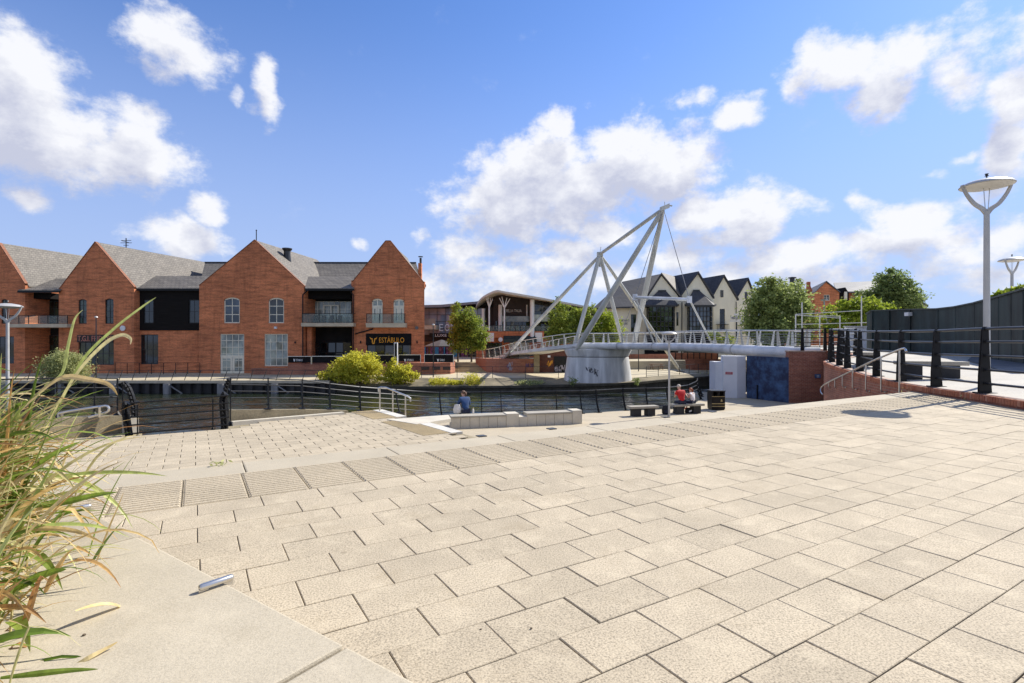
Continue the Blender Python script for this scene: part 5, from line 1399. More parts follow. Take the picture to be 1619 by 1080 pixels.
# ------------------------------------------------------------------ hoarding, fence, terrace furniture
t = thing('green_hoarding', 'long dark green timber hoarding curving round the terrace', 'hoarding', (20,23,-.65))
HP = [(at(1371,497,33),-.58),(at(1379,492,32),-.58),(at(1406,491,31),-.58),(at(1439,490,29.5),-.59),(at(1483,489,27),-.6),(at(1511,486,25),-.62),(at(1542,480,22.6),-.64),(at(1559,475.5,21),-.66),(at(1580,470,19.4),-.68),(at(1600,464,18.2),-.70),(at(1619,459,17),-.72),(at(1660,447,15.2),-.75)]
for i in range(len(HP)-1):
    (a,za),(b,zb) = HP[i], HP[i+1]; a = a.copy(); b = b.copy(); u = (b-a); u.z = 0; u.normalize(); a2 = a+u*.012; b2 = b-u*.012
    d = Vector((.02,.08,0))
    m = MB(); m.raw([(a2.x,a2.y,za),(b2.x,b2.y,zb),b2,a2,Vector((a2.x,a2.y,za))+d,Vector((b2.x,b2.y,zb))+d,b2+d,a2+d],[(0,1,2,3),(4,5,6,7),(0,3,7,4),(1,2,6,5),(3,2,6,7)])
    m.build('panel', M['hoarding'], t)
    m = MB(); m.beam(a+Vector((0,.03,.03)), b+Vector((0,.03,.03)), .16, .06); m.build('cap', M['hoarding_top'], t)
    m = MB(); m.beam((b.x-.02,b.y-.04,zb),(b.x-.02,b.y-.04,b.z),.07,.05,up=(0,1,0)); m.build('batten', M['hoarding'], t)
m = MB(); p = at(1434,497,29.6); m.box(p.x-.17,p.y-.32,p.z-.1,p.x+.17,p.y-.02,p.z+.1); m.build('floodlight', M['white'], t)
sc_ = MB()
for k in range(9):
    f = R.random()*.5; p = at(1385+R.random()*120, 505+R.random()*38, 30.6); 
# temporary galvanised fence and poles left of the hoarding
t = thing('temporary_fence', 'pale galvanised pipe fence with tall poles before the willow tree', 'fence', (17.5,34,-.5))
for (x, yt, Y) in ((1268,478,34),(1296,498,34),(1328,499,34),(1362,468,34),(1258,497,34)):
    m = MB(); m.tube([at(x,560,Y), at(x,yt,Y)], .035, 6); m.build('pole', M['dish_under'], t)
for (x0,y0,x1,y1) in ((1258,498,1328,503),(1258,513,1372,510),(1296,499,1328,500),(1258,497,1362,491)):
    m = MB(); m.tube([at(x0,y0,34), at(x1,y1,34)], .026, 6); m.build('pipe', M['dish_under'], t)
t = thing('street_lamp', 'thin pale lamp column standing far behind the pipe fence', 'street lamp', (gx(1303,60),60,-3.7))
m = MB(); m.tube([at(1303,575,60), at(1303,474,60)], [.12,.08], 8); m.build('pole', M['lamp_grey'], t); m = MB(); m.box(gx(1301,60),59.5,gz(475.5,60),gx(1305,60),60.4,gz(473,60)); m.build('lantern', M['lamp_grey'], t)
t = thing('white_cabin', 'white corrugated site panel behind the far end of the black railing', 'site panel', at(1352,560,31))
m = MB()
for k in range(11):
    p = at(1337+k*3, 560, 31.2); q_ = at(1337+(k+1)*3, 517, 31.2); m.box(p.x, 31.2+(.05 if k%2 else 0), -.55, q_.x+.01, 31.3, gz(517,31.2))
m.build('panel', M['white'], t); m = MB(); m.box(gx(1336.5,31.1),31.1,gz(517,31.1),gx(1371,31.1),31.3,gz(515.5,31.1)); m.build('rail', M['dish_under'], t)
# benches: stone plank on dark blocks
def bench(loc, rz, L, label, h=.46, w=.46, group='stone benches with dark legs', top='bench_top'):
    t = thing('stone_bench', label, 'bench', loc, group, rz)
    m = MB(); m.box(-L/2,-w/2,h-.1,L/2,w/2,h); m.build('seat', M[top], t, local=True, bevel=.012)
    for s in (-1,1):
        m = MB(); x = s*(L/2-.36); m.box(x-.19,-w/2+.05,0,x+.19,w/2-.05,h-.1); m.build('leg', M['bench_leg'], t, local=True, bevel=.01)
    return t
p = ground(1017,658,ZQ); bench((p.x,p.y+.1,ZQ), rad(14), 1.42, 'empty stone bench with dark legs left of the lamp post on the quay')
p = ground(1083,653.5,ZQ); bench((p.x+.08,p.y-.05,ZQ), rad(14), 1.6, 'stone bench on the quay carrying the man in red and the girl')
p = at(1475,612,12.9); bench((10.95,13.75,zW(13.0)+.06), rad(-24), 1.5, 'stone bench with dark legs on the terrace behind the black railing', h=.47)
bench((12.6,18.6,-.84), rad(60), 1.9, 'farther stone bench with dark legs on the terrace beside the white site panel', h=.47)
# low seat wall along the quay
t = thing('seat_wall', 'low pale stone seat wall in two units with raised ends on the quay', 'seat wall', (0,21,ZQ))
s0 = Vector((-2.35,20.36,0)); s1 = Vector((.28,21.06,0)); s2 = Vector((2.9,21.7,0)); u = (s2-s0).normalized(); nn = Vector((-u.y,u.x,0))
L = (s2-s0).length; Lm = (s1-s0).length
def sbox(a, b, z0, z1, o0=0.0, o1=.62, mm='seat_stone', nm='block', bv=.012):
    m = MB(); c0 = s0+u*a; c1 = s0+u*b
    m.prism([(c0+nn*o0)+Vector((0,0,z0)),(c1+nn*o0)+Vector((0,0,z0)),(c1+nn*o1)+Vector((0,0,z0)),(c0+nn*o1)+Vector((0,0,z0))], (0,0,z1-z0)); m.build(nm, M[mm], t, bevel=bv)
x = 0.0
for (a, b, zt, z1t) in ((0,Lm-.52,-2.98,-2.93),(Lm+.35,L-.42,-2.96,-2.9)):
    k = 0; n_ = int((b-a)/.36)
    for i in range(n_): sbox(a+(b-a)*i/n_+.004, a+(b-a)*(i+1)/n_-.004, ZQ-.2, zt, .03, .6)
    sbox(a-.02, b, zt+.002, zt+.07, 0, .66, 'bench_top', 'seat')
sbox(Lm-.52, Lm-.004, ZQ-.2, -2.88); sbox(Lm+.004, Lm+.35, ZQ-.2, -3.02, .02); sbox(L-.42, L, ZQ-.2, -2.84)
# flat slab that runs from the seat wall on to the landing
m = MB(); q_ = [ground(612,662.5,-2.66), ground(658,670,-2.66), ground(713,664.5,-2.72), ground(709,658,-2.72)]
m.prism([(v.x,v.y,-2.78) for v in q_], (0,0,.11)); m.build('end_slab', M['seat_stone'], t)
# litter bin
p = ground(1136,648.5,ZQ); t = thing('litter_bin', 'black litter bin with pale gold bands beside the bench on the quay', 'litter bin', (p.x,p.y+.3,ZQ))
c = t.location
m = MB(); m.box(c.x-.33,c.y-.3,ZQ+.03,c.x+.33,c.y+.3,ZQ+.70)
for sx in (-.33,-.04,.25): m.box(c.x+sx,c.y-.3,ZQ+.70,c.x+sx+.08,c.y+.3,ZQ+.92)
m.box(c.x-.25,c.y+.2,ZQ+.7,c.x+.25,c.y+.28,ZQ+.92); m.box(c.x-.3,c.y-.27,ZQ,c.x+.3,c.y+.27,ZQ+.03)
m.build('body', M['black'], t, bevel=.012)
m = MB(); m.box(c.x-.355,c.y-.325,ZQ+.92,c.x+.355,c.y+.325,ZQ+.97); m.build('lid', M['rail_grey'], t, bevel=.02)
for z, h in ((.30,.035),(.17,.03),(.66,.02)):
    m = MB(); m.box(c.x-.333,c.y-.306,ZQ+z,c.x+.333,c.y-.3005,ZQ+z+h); m.build('band', M['stripe'], t)
m = MB(); m.prism([(c.x+.1,c.y-.305,ZQ+.42),(c.x+.2,c.y-.305,ZQ+.42),(c.x+.17,c.y-.305,ZQ+.54),(c.x+.13,c.y-.305,ZQ+.54)], (0,.004,0)); m.build('emblem', M['stripe'], t)
for s in (-.2,.13):
    m = MB(); m.box(c.x+s-.06,c.y+.1,ZQ+.74,c.x+s+.08,c.y+.12,ZQ+.88); m.build('inner_liner', M['letter_white'], t)

# ------------------------------------------------------------------ river railings, near bank
def fin(par, base, h, lean, d, w=.075, mat='black'):
    """curved plate post leaning out over the water; lean is a horizontal vector"""
    base = Vector(base); lean = Vector(lean); d = Vector(d).normalized(); ln = lean.normalized() if lean.length > 1e-4 else Vector((0,1,0))
    f = []; bk = []
    for k in range(7):
        s = k/6; c = base + Vector((0,0,h*s)) + lean*(math.sin(s*1.45)*(1-.15*s))
        ww = w*(1-.45*s); f.append(c-ln*ww); bk.append(c+ln*ww)
    m = MB()
    for k in range(6): m.prism([f[k],f[k+1],bk[k+1],bk[k]], d*.028)
    m.obox(base+Vector((0,0,.012)), d*.11, ln*.12, (0,0,.012)); m.build('post', M[mat], par)
RV = [(-9.36,17.45,-2.27),(-8.5,18.3,-2.35),(-7.65,19.15,-2.45),(-6.9,19.9,-2.55),(-6.0,20.75,-2.74),(-4.75,22.15,-3.0),(-3.2,23.85,-3.4),(-1.4,24.15,-3.4),(-.5,24.3,-3.4),(.6,24.45,-3.4),(2.1,24.6,-3.4),(3.3,24.75,-3.4),(4.15,25.1,-3.4),(5.6,25.9,-3.4),(6.8,26.2,-3.4),(8.0,26.5,-3.4),(9.7,28.1,-3.4),(11.1,30.8,-3.4),(11.7,32.3,-3.4),(12.15,33.6,-3.4)]
t = thing('railing', 'long black river railing with leaning curved posts along the quay edge', 'railing', RV[6])
tops = [(-9.36,17.45,-1.2),(-8.5,18.3,-1.3),(-7.65,19.15,-1.40),(-6.9,19.9,-1.6),(-6.0,20.75,-1.80),(-4.75,22.15,-2.05)] + [(x,y,-2.35) for x,y,z in RV[6:]]
LN = []
for i in range(len(RV)):
    a = Vector(RV[max(0,i-1)]); b = Vector(RV[min(len(RV)-1,i+1)]); d = b-a; d.z = 0; d.normalize(); n_ = Vector((-d.y,d.x,0))
    LN.append((d, n_*(.30 if i > 4 else .05)))
for f in (1.0,.79,.58,.37,.16):
    m = MB(); pts = []
    for i in range(len(RV)):
        b, tt = Vector(RV[i]), Vector(tops[i]); p = b.lerp(tt, f); p.x += LN[i][1].x*math.sin(f*1.45)*.9; p.y += LN[i][1].y*math.sin(f*1.45)*.9; pts.append(p)
    m.tube(pts, .027 if f == 1 else .02, 6); m.build('rail', M['rail_grey'], t, smooth=True)
for i in range(len(RV)):
    if i in (0,): continue
    h = tops[i][2]-RV[i][2]; fin(t, RV[i], h+.03, LN[i][1], LN[i][0], .07 if i > 5 else .045)
# upstand walls of the landing
t = thing('upstand_wall', 'tapering sandy stone upstand below the railing right of the gated gap', 'wall', (-8,18.5,ZL))
m = MB(); A = [(-9.36,17.4,-2.27),(-7.56,19.0,-2.46),(-6.3,20.2,-2.66)]
for a, b in zip(A, A[1:]):
    nd = (Vector(b)-Vector(a)); nd.z = 0; nd.normalize(); nn = Vector((-nd.y,nd.x,0))*.38 ; nn = nn if nn.y < 0 else -nn
    nn = Vector((nn.x,nn.y,0))
    q_ = [Vector((a[0],a[1],-3.2)),Vector((b[0],b[1],-3.2)),Vector((b[0],b[1],b[2])),Vector((a[0],a[1],a[2]))]
    m.raw(q_+[v-nn*.0+Vector((nn.x*.0,nn.y*.0,0))-Vector((nd.y*-.36,nd.x*.36,0))*-1 for v in q_], [(0,1,2,3),(4,5,6,7),(3,2,6,7),(0,3,7,4),(1,2,6,5)])
m.build('stone', M['old_stone'], t)
m = MB(); a, b = Vector((-9.15,17.15,ZL+.06)), Vector((-6.35,19.75,ZL+.02)); m.beam(a, b, .22, .16); m.build('plinth', M['seat_stone'], t)
t = thing('upstand_wall', 'sandy stone upstand wall left of the gated gap, half hidden by reeds', 'wall', (-12.3,15.2,ZL))
m = MB(); A = [(-11.75,15.85,-2.24),(-12.5,14.85,-2.15),(-14.6,12.0,-2.1),(-19,9,-2.1)]
for a, b in zip(A, A[1:]):
    nd = (Vector(b)-Vector(a)); nd.z = 0; nd.normalize(); nn = Vector((nd.y,-nd.x,0))*.36
    q_ = [Vector((a[0],a[1],-3.2)),Vector((b[0],b[1],-3.2)),Vector(b),Vector(a)]
    m.raw(q_+[v+nn for v in q_], [(0,1,2,3),(4,5,6,7),(3,2,6,7),(0,3,7,4),(1,2,6,5)])
m.build('stone', M['old_stone'], t); m = MB(); m.obox((-11.45,15.75,-2.55),(.1,.12,0),(-.16,.13,0),(0,0,.3)); m.build('end_stone', M['seat_stone'], t)
LT = [(-11.95,15.9,-2.24),(-12.25,15.4,-2.2),(-12.75,14.7,-2.15),(-13.3,13.95,-2.12),(-14.7,12.1,-2.1),(-17,10.5,-2.1)]
t = thing('railing', 'black river railing on the left stone upstand behind the reeds', 'railing', LT[0])
for f in (1.0,.75,.5,.25):
    m = MB(); m.tube([(x,y,z+1.12*f) for x,y,z in LT], .022, 6); m.build('rail', M['black'], t, smooth=True)
for p in LT:
    m = MB(); m.tube([p,(p[0],p[1],p[2]+1.12)], .024, 6); m.lathe([(.11,0),(.03,.14)], p, 8); m.build('post', M['black'], t)
# the gap: five rails between two pairs of studded curved fins
t = thing('railing', 'black barred barrier with studded curved end posts closing the gap in the landing edge', 'railing', (-10,15.7,ZL))
ga, gb_ = Vector((-10.93,15.0,ZL)), Vector((-9.02,16.5,ZL)); gd = (gb_-ga).normalized()
def at2(x,y,P): return at(x,y,P.y)
for (ya, yb) in ((637.5,625.2),(648.5,637),(660,647.5),(672.5,659.5),(686,671.5)):
    m = MB(); m.tube([at2(205,ya,ga), at2(362,yb,gb_)], .024, 6); m.build('rail', M['black'], t, smooth=True)
def rib(pts, w, th, studs=True):
    m = MB(); pts = [Vector(p) for p in pts]
    for i in range(len(pts)-1):
        a,b = pts[i],pts[i+1]; d = (b-a).normalized(); s = Vector((d.z,0,-d.x)).normalized()*w
        m.prism([a-s,b-s,b+s,a+s],(0,th,0))
        if studs:
            c = (a+b)/2; m.obox(c+Vector((0,-.03,0)), (.03,0,.02), (0,.04,0), (-.015,0,.04))
    m.build('post', M['black'], t)
def pl_(lst, Y): return smoothpath([at(x,y,Y) for x,y in lst], 2)
rib(pl_([(203,694),(201,680),(199,668),(197.5,655),(196,645),(200,637)],15.0), .085, .09)
rib(pl_([(209,685),(210.5,670),(211,655),(210,640),(206.5,626),(201,613),(194,605)],15.7), .06, .09)
rib(pl_([(354,679),(353.5,665),(352,650),(351,638),(352,628),(356,622)],16.5), .095, .09)
rib(pl_([(357,660),(357,645),(355.5,632),(356,618),(359,606),(362.5,599)],17.3), .05, .08)
for (x, yt, yb, Y) in ((217.5,640,694,15.05),(336.5,630,683,16.3),(364.5,598,672,17.2),(194,605,684,15.9)):
    m = MB(); m.tube([at(x,yb,Y),at(x,yt,Y)], .018, 6); m.lathe([(.09,0),(.09,.03),(.025,.13)], at(x,yb,Y), 8); m.build('upright', M['black'], t)
t = thing('handrail', 'pale steel handrail with curled end on the left stone upstand', 'handrail', at(130,660,14.6))
m = MB(); m.tube(smoothpath([at(92,654,14.3),at(110,650,14.4),at(135,646,14.5),at(160,642.5,14.7),at(169,642,14.7),at(172.5,646,14.7),at(170,651,14.7),at(158,655,14.7),at(140,660,14.6)],4), .032, 8); m.build('rail', M['steel'], t, smooth=True)
for (x,yt,yb) in ((98,653,669),(157.5,643,659)):
    m = MB(); m.tube([at(x,yt,14.5),at(x,yb,14.6)], .032, 8); m.build('post', M['steel'], t)

# ------------------------------------------------------------------ dish lamps
def dish_lamp(loc, H, s, label, rz=0.0):
    t = thing('street_lamp', label, 'street lamp', loc, 'grey dish topped street lamps', rz)
    z1 = H-.86*s; z2 = z1+.56*s
    m = MB(); m.tube([(0,0,0),(0,0,.9*s),(0,0,z1)], [.068*s,.064*s,.054*s], 16); m.lathe([(.10*s,0),(.10*s,.03)], (0,0,0), 16); m.build('pole', M['lamp_grey'], t, smooth=True, local=True)
    for sx in (-1,1):
        pts = smoothpath([(0,0,z1-.06*s),(sx*.09*s,0,z1+.05*s),(sx*.25*s,0,z1+.17*s),(sx*.40*s,0,z1+.38*s),(sx*.495*s,0,z2+.03*s)], 4)
        V = []; n_ = len(pts)
        for i in range(n_):
            dd = (Vector(pts[min(n_-1,i+1)])-Vector(pts[max(0,i-1)])).normalized(); sd_ = Vector((-dd.z,0,dd.x)); w0 = (.052-.034*i/n_)*s; h0 = .026*s
            c_ = Vector(pts[i]); yv = Vector((0,h0,0)); V += [c_-sd_*w0-yv, c_+sd_*w0-yv, c_+sd_*w0+yv, c_-sd_*w0+yv]
        m = MB(); m.raw(V, [(i*4+j,i*4+(j+1)%4,(i+1)*4+(j+1)%4,(i+1)*4+j) for i in range(n_-1) for j in range(4)] + [(3,2,1,0),((n_-1)*4,(n_-1)*4+1,(n_-1)*4+2,(n_-1)*4+3)])
        m.build('arm', M['lamp_grey'], t, local=True)
    m = MB(); m.lathe([(.0,.135*s),(.12*s,.13*s),(.34*s,.09*s),(.45*s,.04*s),(.485*s,.0),(.475*s,-.015*s)], (0,0,z2), 40); m.build('dish', M['lamp_grey'], t, smooth=True, local=True)
    m = MB(); m.lathe([(.472*s,-.017*s),(.32*s,-.05*s),(.27*s,-.058*s),(.0,-.062*s)], (0,0,z2), 40, caps=False); m.build('diffuser', M['dish_under'], t, smooth=True, local=True)
    for sx in (-1,1):
        m = MB(); m.tube([(sx*.03*s,0,z1+.06*s),(sx*.06*s,0,z2-.05*s)], .009*s, 6); m.build('rod', M['steel'], t, local=True)
    m = MB(); m.tube([(0,0,z2+.12*s),(0,0,z2+.23*s)], .014*s, 6); m.lathe([(.04*s,0),(.022*s,.03*s),(.04*s,.05*s)], (0,0,z2+.21*s), 8); m.build('sensor', M['rail_grey'], t, local=True)
    return t
p = at(1560,600,11.6); dish_lamp((p.x,11.6,-.98), .98+gz(272,11.6), 1.0, 'tall grey dish topped lamp rising in front of the green hoarding on the right', rad(-8))
p = at(1600,600,27.0); dish_lamp((p.x,27.0,-.6), .6+gz(401,27.0), 1.17, 'dish topped lamp showing its head above the hoarding at the right edge', rad(20))
p = ground(1058,658,ZQ); dish_lamp((p.x,p.y,ZQ), -ZQ+gz(520,p.y), .72, 'slim dish topped lamp standing on the quay beside the man in red', rad(5))
m_ = dish_lamp((gx(12,20.4),20.4,ZQ), -ZQ+gz(473,20.4), .98, 'pale dish topped lamp behind the reeds at the left edge', rad(10))
for (x, yt, yb, Y, lb) in ((152,503,601,51.5,'thin grey lamp column on the far promenade before the pub entrance'),(685,515,598,55,'thin dark lamp column before the brick terrace wall and parasol'),(1009.5,515,590,66,'thin dark lamp column on the pub forecourt right of the pier')):
    t = thing('lamp_column', lb, 'lamp column', at(x,yb,Y), 'thin lamp columns on the far bank')
    m = MB(); m.tube([at(x,yb,Y),at(x,yt,Y)], [.06,.045], 8); m.build('pole', M['rail_grey'], t); m = MB(); m.lathe([(.05,0),(.16,.06),(.12,.16),(.02,.2)], at(x,yt,Y), 10); m.build('lantern', M['lamp_grey'], t, smooth=True)
# ------------------------------------------------------------------ trees and plants
def leaf_quad(m, c, L, W, rr, t, up=.35):
    d = Vector((rr.gauss(0,1), rr.gauss(0,1), rr.gauss(0,.7)-.35)).normalized()
    n = Vector((rr.gauss(0,1), rr.gauss(0,1), rr.gauss(0,1)+up)).normalized()
    s = d.cross(n)
    if s.length < 1e-3: return
    s.normalize(); c = Vector(c)
    i = len(m.v)
    m.v += [tuple(c), tuple(c+d*L*.5+s*W*.5), tuple(c+d*L), tuple(c+d*L*.5-s*W*.5)]
    m.f.append((i,i+1,i+2,i+3)); m.t.append(t)
def crown_mesh(m, base, blobs, n, L, rr, per=26, spread=.2, light=1.0):
    vol = [b[3]*b[4]*b[5] for b in blobs]; tot = sum(vol)
    nc = max(1, int(n*.8)//per)
    for k in range(nc):
        u = rr.random()*tot; bi = 0
        while u > vol[bi] and bi < len(blobs)-1: u -= vol[bi]; bi += 1
        b = blobs[bi]
        while True:
            p = Vector((rr.uniform(-1,1), rr.uniform(-1,1), rr.uniform(-1,1)))
            if .2 < p.length <= 1: break
        p = p.normalized()*(.45+.72*rr.random()**.75)
        c = Vector(base)+Vector((b[0]+p.x*b[3], b[1]+p.y*b[4], b[2]+p.z*b[5]))
        cr = spread*min(b[3],b[4],b[5])*rr.uniform(.6,1.9); ct = rr.random()
        for j in range(per):
            q = Vector((rr.gauss(0,.55), rr.gauss(0,.55), rr.gauss(0,.42)))*cr
            leaf_quad(m, c+q, L*rr.uniform(.7,1.3), L*.55, rr, min(1,max(0,.55*ct+.45*rr.random())))
def tree(name, label, cat, base, r, blobs, n, L, mat, seed, group=None, fork=.35, per=26, spread=.22, stems=1):
    rr = random.Random(seed); base = Vector(base)
    t = thing(name, label, cat, base, group)
    m = MB()
    top = max(b[2] for b in blobs)
    for s in range(stems):
        o = Vector((rr.uniform(-.25,.25), rr.uniform(-.2,.2), 0)) if stems > 1 else Vector((0,0,0))
        pts = [base+o*.3+Vector((0,0,-.2)), base+o*.6+Vector((0,0,top*.25)), base+o+Vector((rr.uniform(-.1,.1),0,top*.55)), base+o+Vector((rr.uniform(-.3,.3),0,top*.95))]
        m.tube(smoothpath(pts,4), [r*(1-.8*i/12) for i in range(13)], 8)
    m.build('trunk', M['bark'], t, smooth=True)
    m = MB()
    for b in blobs:
        a = base+Vector((0,0,top*fork)); e = base+Vector((b[0],b[1],b[2]))
        mid = a.lerp(e,.5)+Vector((0,0,-.08*(e-a).length))
        m.tube(smoothpath([a,mid,e],4), [r*.45*(1-.85*i/8) for i in range(9)], 6)
        for q in range(3):
            p2 = e+Vector((rr.uniform(-.8,.8)*b[3], rr.uniform(-.8,.8)*b[4], rr.uniform(-.5,.9)*b[5])); m.tube([mid.lerp(e,.7), p2], [r*.14, r*.04], 5)
    m.build('limbs', M['bark'], t, smooth=True)
    m = MB(); crown_mesh(m, base, blobs, n, L, rr, per, spread)
    m.build('crown', M[mat], t, tint=True, recalc=False)
    return t
def pxblobs(base, Y, lst):
    """crown lobes given by where they stand in the photo: (x, y, rx, ry, dY)"""
    out = []
    for x,y,rx,ry,dy in lst:
        p = at(x,y,Y+dy); s = (Y+dy)/F
        out.append((p.x-base.x, p.y-base.y, p.z-base.z, rx*s, (rx+ry)*.5*s, ry*s))
    return out
b = Vector((gx(724,68.5),68.5,ZT)); tree('street_tree', 'narrow leafy street tree in front of the cinema, left of the pair', 'tree', b, .14, pxblobs(b,68.5,[(724,500,11,22,0),(733,520,17,24,0),(722,535,13,18,0)]), 7000, .30, 'leaf_tree', 1, 'street trees at the top of the tan steps')
b = Vector((gx(745.5,67.6),67.6,ZT)); tree('street_tree', 'leafy street tree right above the tan steps, right of the pair', 'tree', b, .14, pxblobs(b,67.6,[(742,508,14,20,0),(751,527,17,22,0),(736,540,16,14,0),(758,543,10,12,0)]), 8000, .30, 'leaf_tree', 2, 'street trees at the top of the tan steps')
for i, (x, bl, mt, lb) in enumerate(((884,[(885,498,14,18,0),(888,520,18,22,0),(876,532,14,14,0),(880,482,7,10,0)],'leaf_tree','green street tree between the pavilion and the left mast leg'),
      (926,[(918,500,16,18,0),(928,520,20,22,0),(912,534,16,14,0),(936,494,10,12,0)],'leaf_tree','green street tree behind the crossing mast legs'),
      (958,[(955,506,16,16,0),(966,522,18,20,0),(948,532,17,14,0),(972,540,10,12,0)],'leaf_bright','bright yellow green tree before the left end of the cream pub'))):
    b = Vector((gx(x,73+i),73+i,-3.7)); tree('street_tree', lb, 'tree', b, .16, pxblobs(b,73+i,bl), 8000, .32, mt, 10+i, 'trees behind the bridge deck')
b = Vector((gx(1228,60),60,-3.9)); tree('willow_tree', 'big rounded willow like tree right of the cream pub', 'tree', b, .35, pxblobs(b,60,[(1222,470,30,28,0),(1206,500,26,34,0),(1240,490,32,38,1),(1265,505,24,36,0),(1225,525,34,28,-1),(1255,465,18,20,1),(1212,455,14,13,0),(1190,515,10,20,0)]), 30000, .34, 'leaf_willow', 20, None, .3, 30, .2)
b = Vector((gx(1418,80),80,-3.5)); tree('dark_tree', 'tall dark loose tree behind the green hoarding', 'tree', b, .35, pxblobs(b,80,[(1410,450,22,22,0),(1425,472,26,24,0),(1398,474,22,18,0),(1440,482,16,16,0),(1404,438,10,10,0),(1372,474,18,16,2)]), 15000, .42, 'leaf_dark', 21)
b = Vector((gx(1350,56),56,-3.5)); tree('feathery_tree', 'yellow green feathery shrub tree in front of the distant brick houses', 'tree', b, .2, pxblobs(b,56,[(1335,492,24,16,0),(1365,484,24,15,0),(1392,492,22,14,1),(1352,505,34,18,0),(1315,508,18,16,-1),(1410,500,14,12,0)]), 13000, .30, 'leaf_bright', 22, None, .3, 26, .2, 3)
b = Vector((gx(565,50.6),51.6,-4.2)); tree('yellow_bush', 'big yellow green bush on the bank wall, left of the two', 'bush', b, .08, pxblobs(b,51.6,[(545,588,26,14,0),(570,576,26,18,0),(590,588,18,16,0),(525,594,20,9,0),(553,596,32,9,-.3),(516,600,10,6,0),(538,574,8,8,0),(582,563,8,6,0),(562,561,7,5,0),(594,580,6,8,0)]), 14000, .22, 'leaf_yellow', 30, 'yellow bushes at the bank', .2, 18, .26, 5)
b = Vector((gx(632,50.8),51.8,-4.2)); tree('yellow_bush', 'smaller yellow green bush on the bank wall, right of the two', 'bush', b, .07, pxblobs(b,51.8,[(622,586,11,12,0),(634,590,16,12,0),(648,595,12,8,0),(625,598,20,7,-.2),(616,575,5,6,0),(622,570,4,5,0),(642,580,7,7,0),(656,593,6,5,0)]), 8000, .21, 'leaf_yellow', 31, 'yellow bushes at the bank', .2, 18, .26, 4)
b = Vector((gx(102,50),50.8,-4.0)); tree('pale_shrub', 'fluffy pale green shrub on the far promenade edge behind the reeds', 'bush', b, .08, pxblobs(b,50.8,[(95,580,24,20,0),(115,582,22,20,0),(104,570,22,14,0),(128,590,12,12,0),(80,588,14,14,0)]), 14000, .17, 'leaf_pale', 32, None, .2, 24, .3, 4)
b = Vector((gx(1590,20.5),20.8,-.65)); tree('young_tree', 'leafy top of a young tree peeping over the hoarding at the right edge', 'tree', b, .06, pxblobs(b,20.8,[(1600,463,18,5,0),(1615,458,14,5,0),(1585,466,10,4,0),(1625,466,20,8,0)]), 1500, .22, 'leaf_bright', 33, None, .3, 12, .5)
for i,(x,y,r_,h,lb) in enumerate(((695,596,16,7,'low yellow green weeds on the verge right of the bushes'),(747,597,11,13,'taller weed clump on the verge below the tan steps'),(720,603,12,4,'flat weed patch near the river wall'),(836,602,22,4,'dry grass patch on the verge left of the pier'),(906,598,5,8,'small dark weed growing against the pier foot'),(1006,598,4,7,'weed tuft at the right foot of the pier'),(1115,588,16,4,'grass patch on the bank right of the strut foot'))):
    Y = 51.9 if x < 890 else (50.9 if x < 1000 else (51.6 if x < 1050 else 62)); zb = -4.15 if x < 890 else -4.05
    b = Vector((gx(x,Y),Y,zb)); t = thing('weed_clump', lb, 'weeds', b); rr = random.Random(50+i); m = MB(); s = Y/F
    crown_mesh(m, b, [(0,0,h*s*.4,r_*s,r_*s*.7,h*s*.7)], 1300 if x < 890 else 220, .17, rr, 8, .7); m.build('foliage', M['leaf_willow' if x > 890 and x < 1100 else ('leaf_pale' if x > 800 else 'leaf_yellow')], t, tint=True, recalc=False)
for i,(x,y,n_,lb) in enumerate(((1450,619,90,'small weeds sprouting at the foot of the curved brick wall by the handrail'),(1545,634,50,'dry weeds in the joint below the curved brick coping'))):
    p = ground(x,y,ZP); t = thing('weed_clump', lb, 'weeds', p); rr = random.Random(90+i); m = MB()
    for k in range(n_): leaf_quad(m, (p.x+rr.gauss(0,.10),p.y+rr.gauss(.03,.10),ZP+abs(rr.gauss(0,.05))), .05, .02, rr, rr.random(), 1.0)
    m.build('foliage', M['leaf_pale'], t, tint=True, recalc=False)
# shrubs on the pub forecourt and under the bridge
for i,(x0,y0,rx,ry,lb) in enumerate(((1128,532,9,8,'small yellow green shrub before the third cream gable'),(1148,534,10,8,'small yellow green shrub before the sign post'),)):
    b = Vector((gx(x0,78),78,-3.5)); tree('small_shrub', lb, 'bush', b, .05, pxblobs(b,78,[(x0,y0,rx,ry,0),(x0+5,y0+6,rx,ry,0)]), 1500, .25, 'leaf_bright', 70+i, None, .2)

# ------------------------------------------------------------------ foreground planter: coping, skate stops, reeds
E0 = Vector((-.236,1.306,0)); ED = Vector((-.8185,.5745,0)); EN = Vector((-.5745,-.8185,0))   # along the edge to the left; inwards
ZG = -.85
pt_ = thing('stone_planter', 'pale stone coping of the reed planter in the near left corner', 'planter', (-1.0,1.6,ZP))
def cop(a, b, tint, wd=.44):
    m = MB(); q_ = [E0+ED*a, E0+ED*b, E0+ED*b+EN*wd, E0+ED*a+EN*wd]
    m.prism([(v.x,v.y,ZP-.03) for v in q_], (0,0,ZG-ZP+.03), tint)
    o = m.build('coping_stone', M['ledge'], pt_, bevel=.008)
    a_ = o.data.attributes.new('tint','FLOAT','FACE'); a_.data.foreach_set('value',[tint]*len(o.data.polygons))
cop(-3.2,-1.6,.5,.85); cop(-1.59,.272,.62,.85); cop(.288,1.705,.58,.72); cop(1.713,3.2,.0); cop(3.21,4.6,.4)
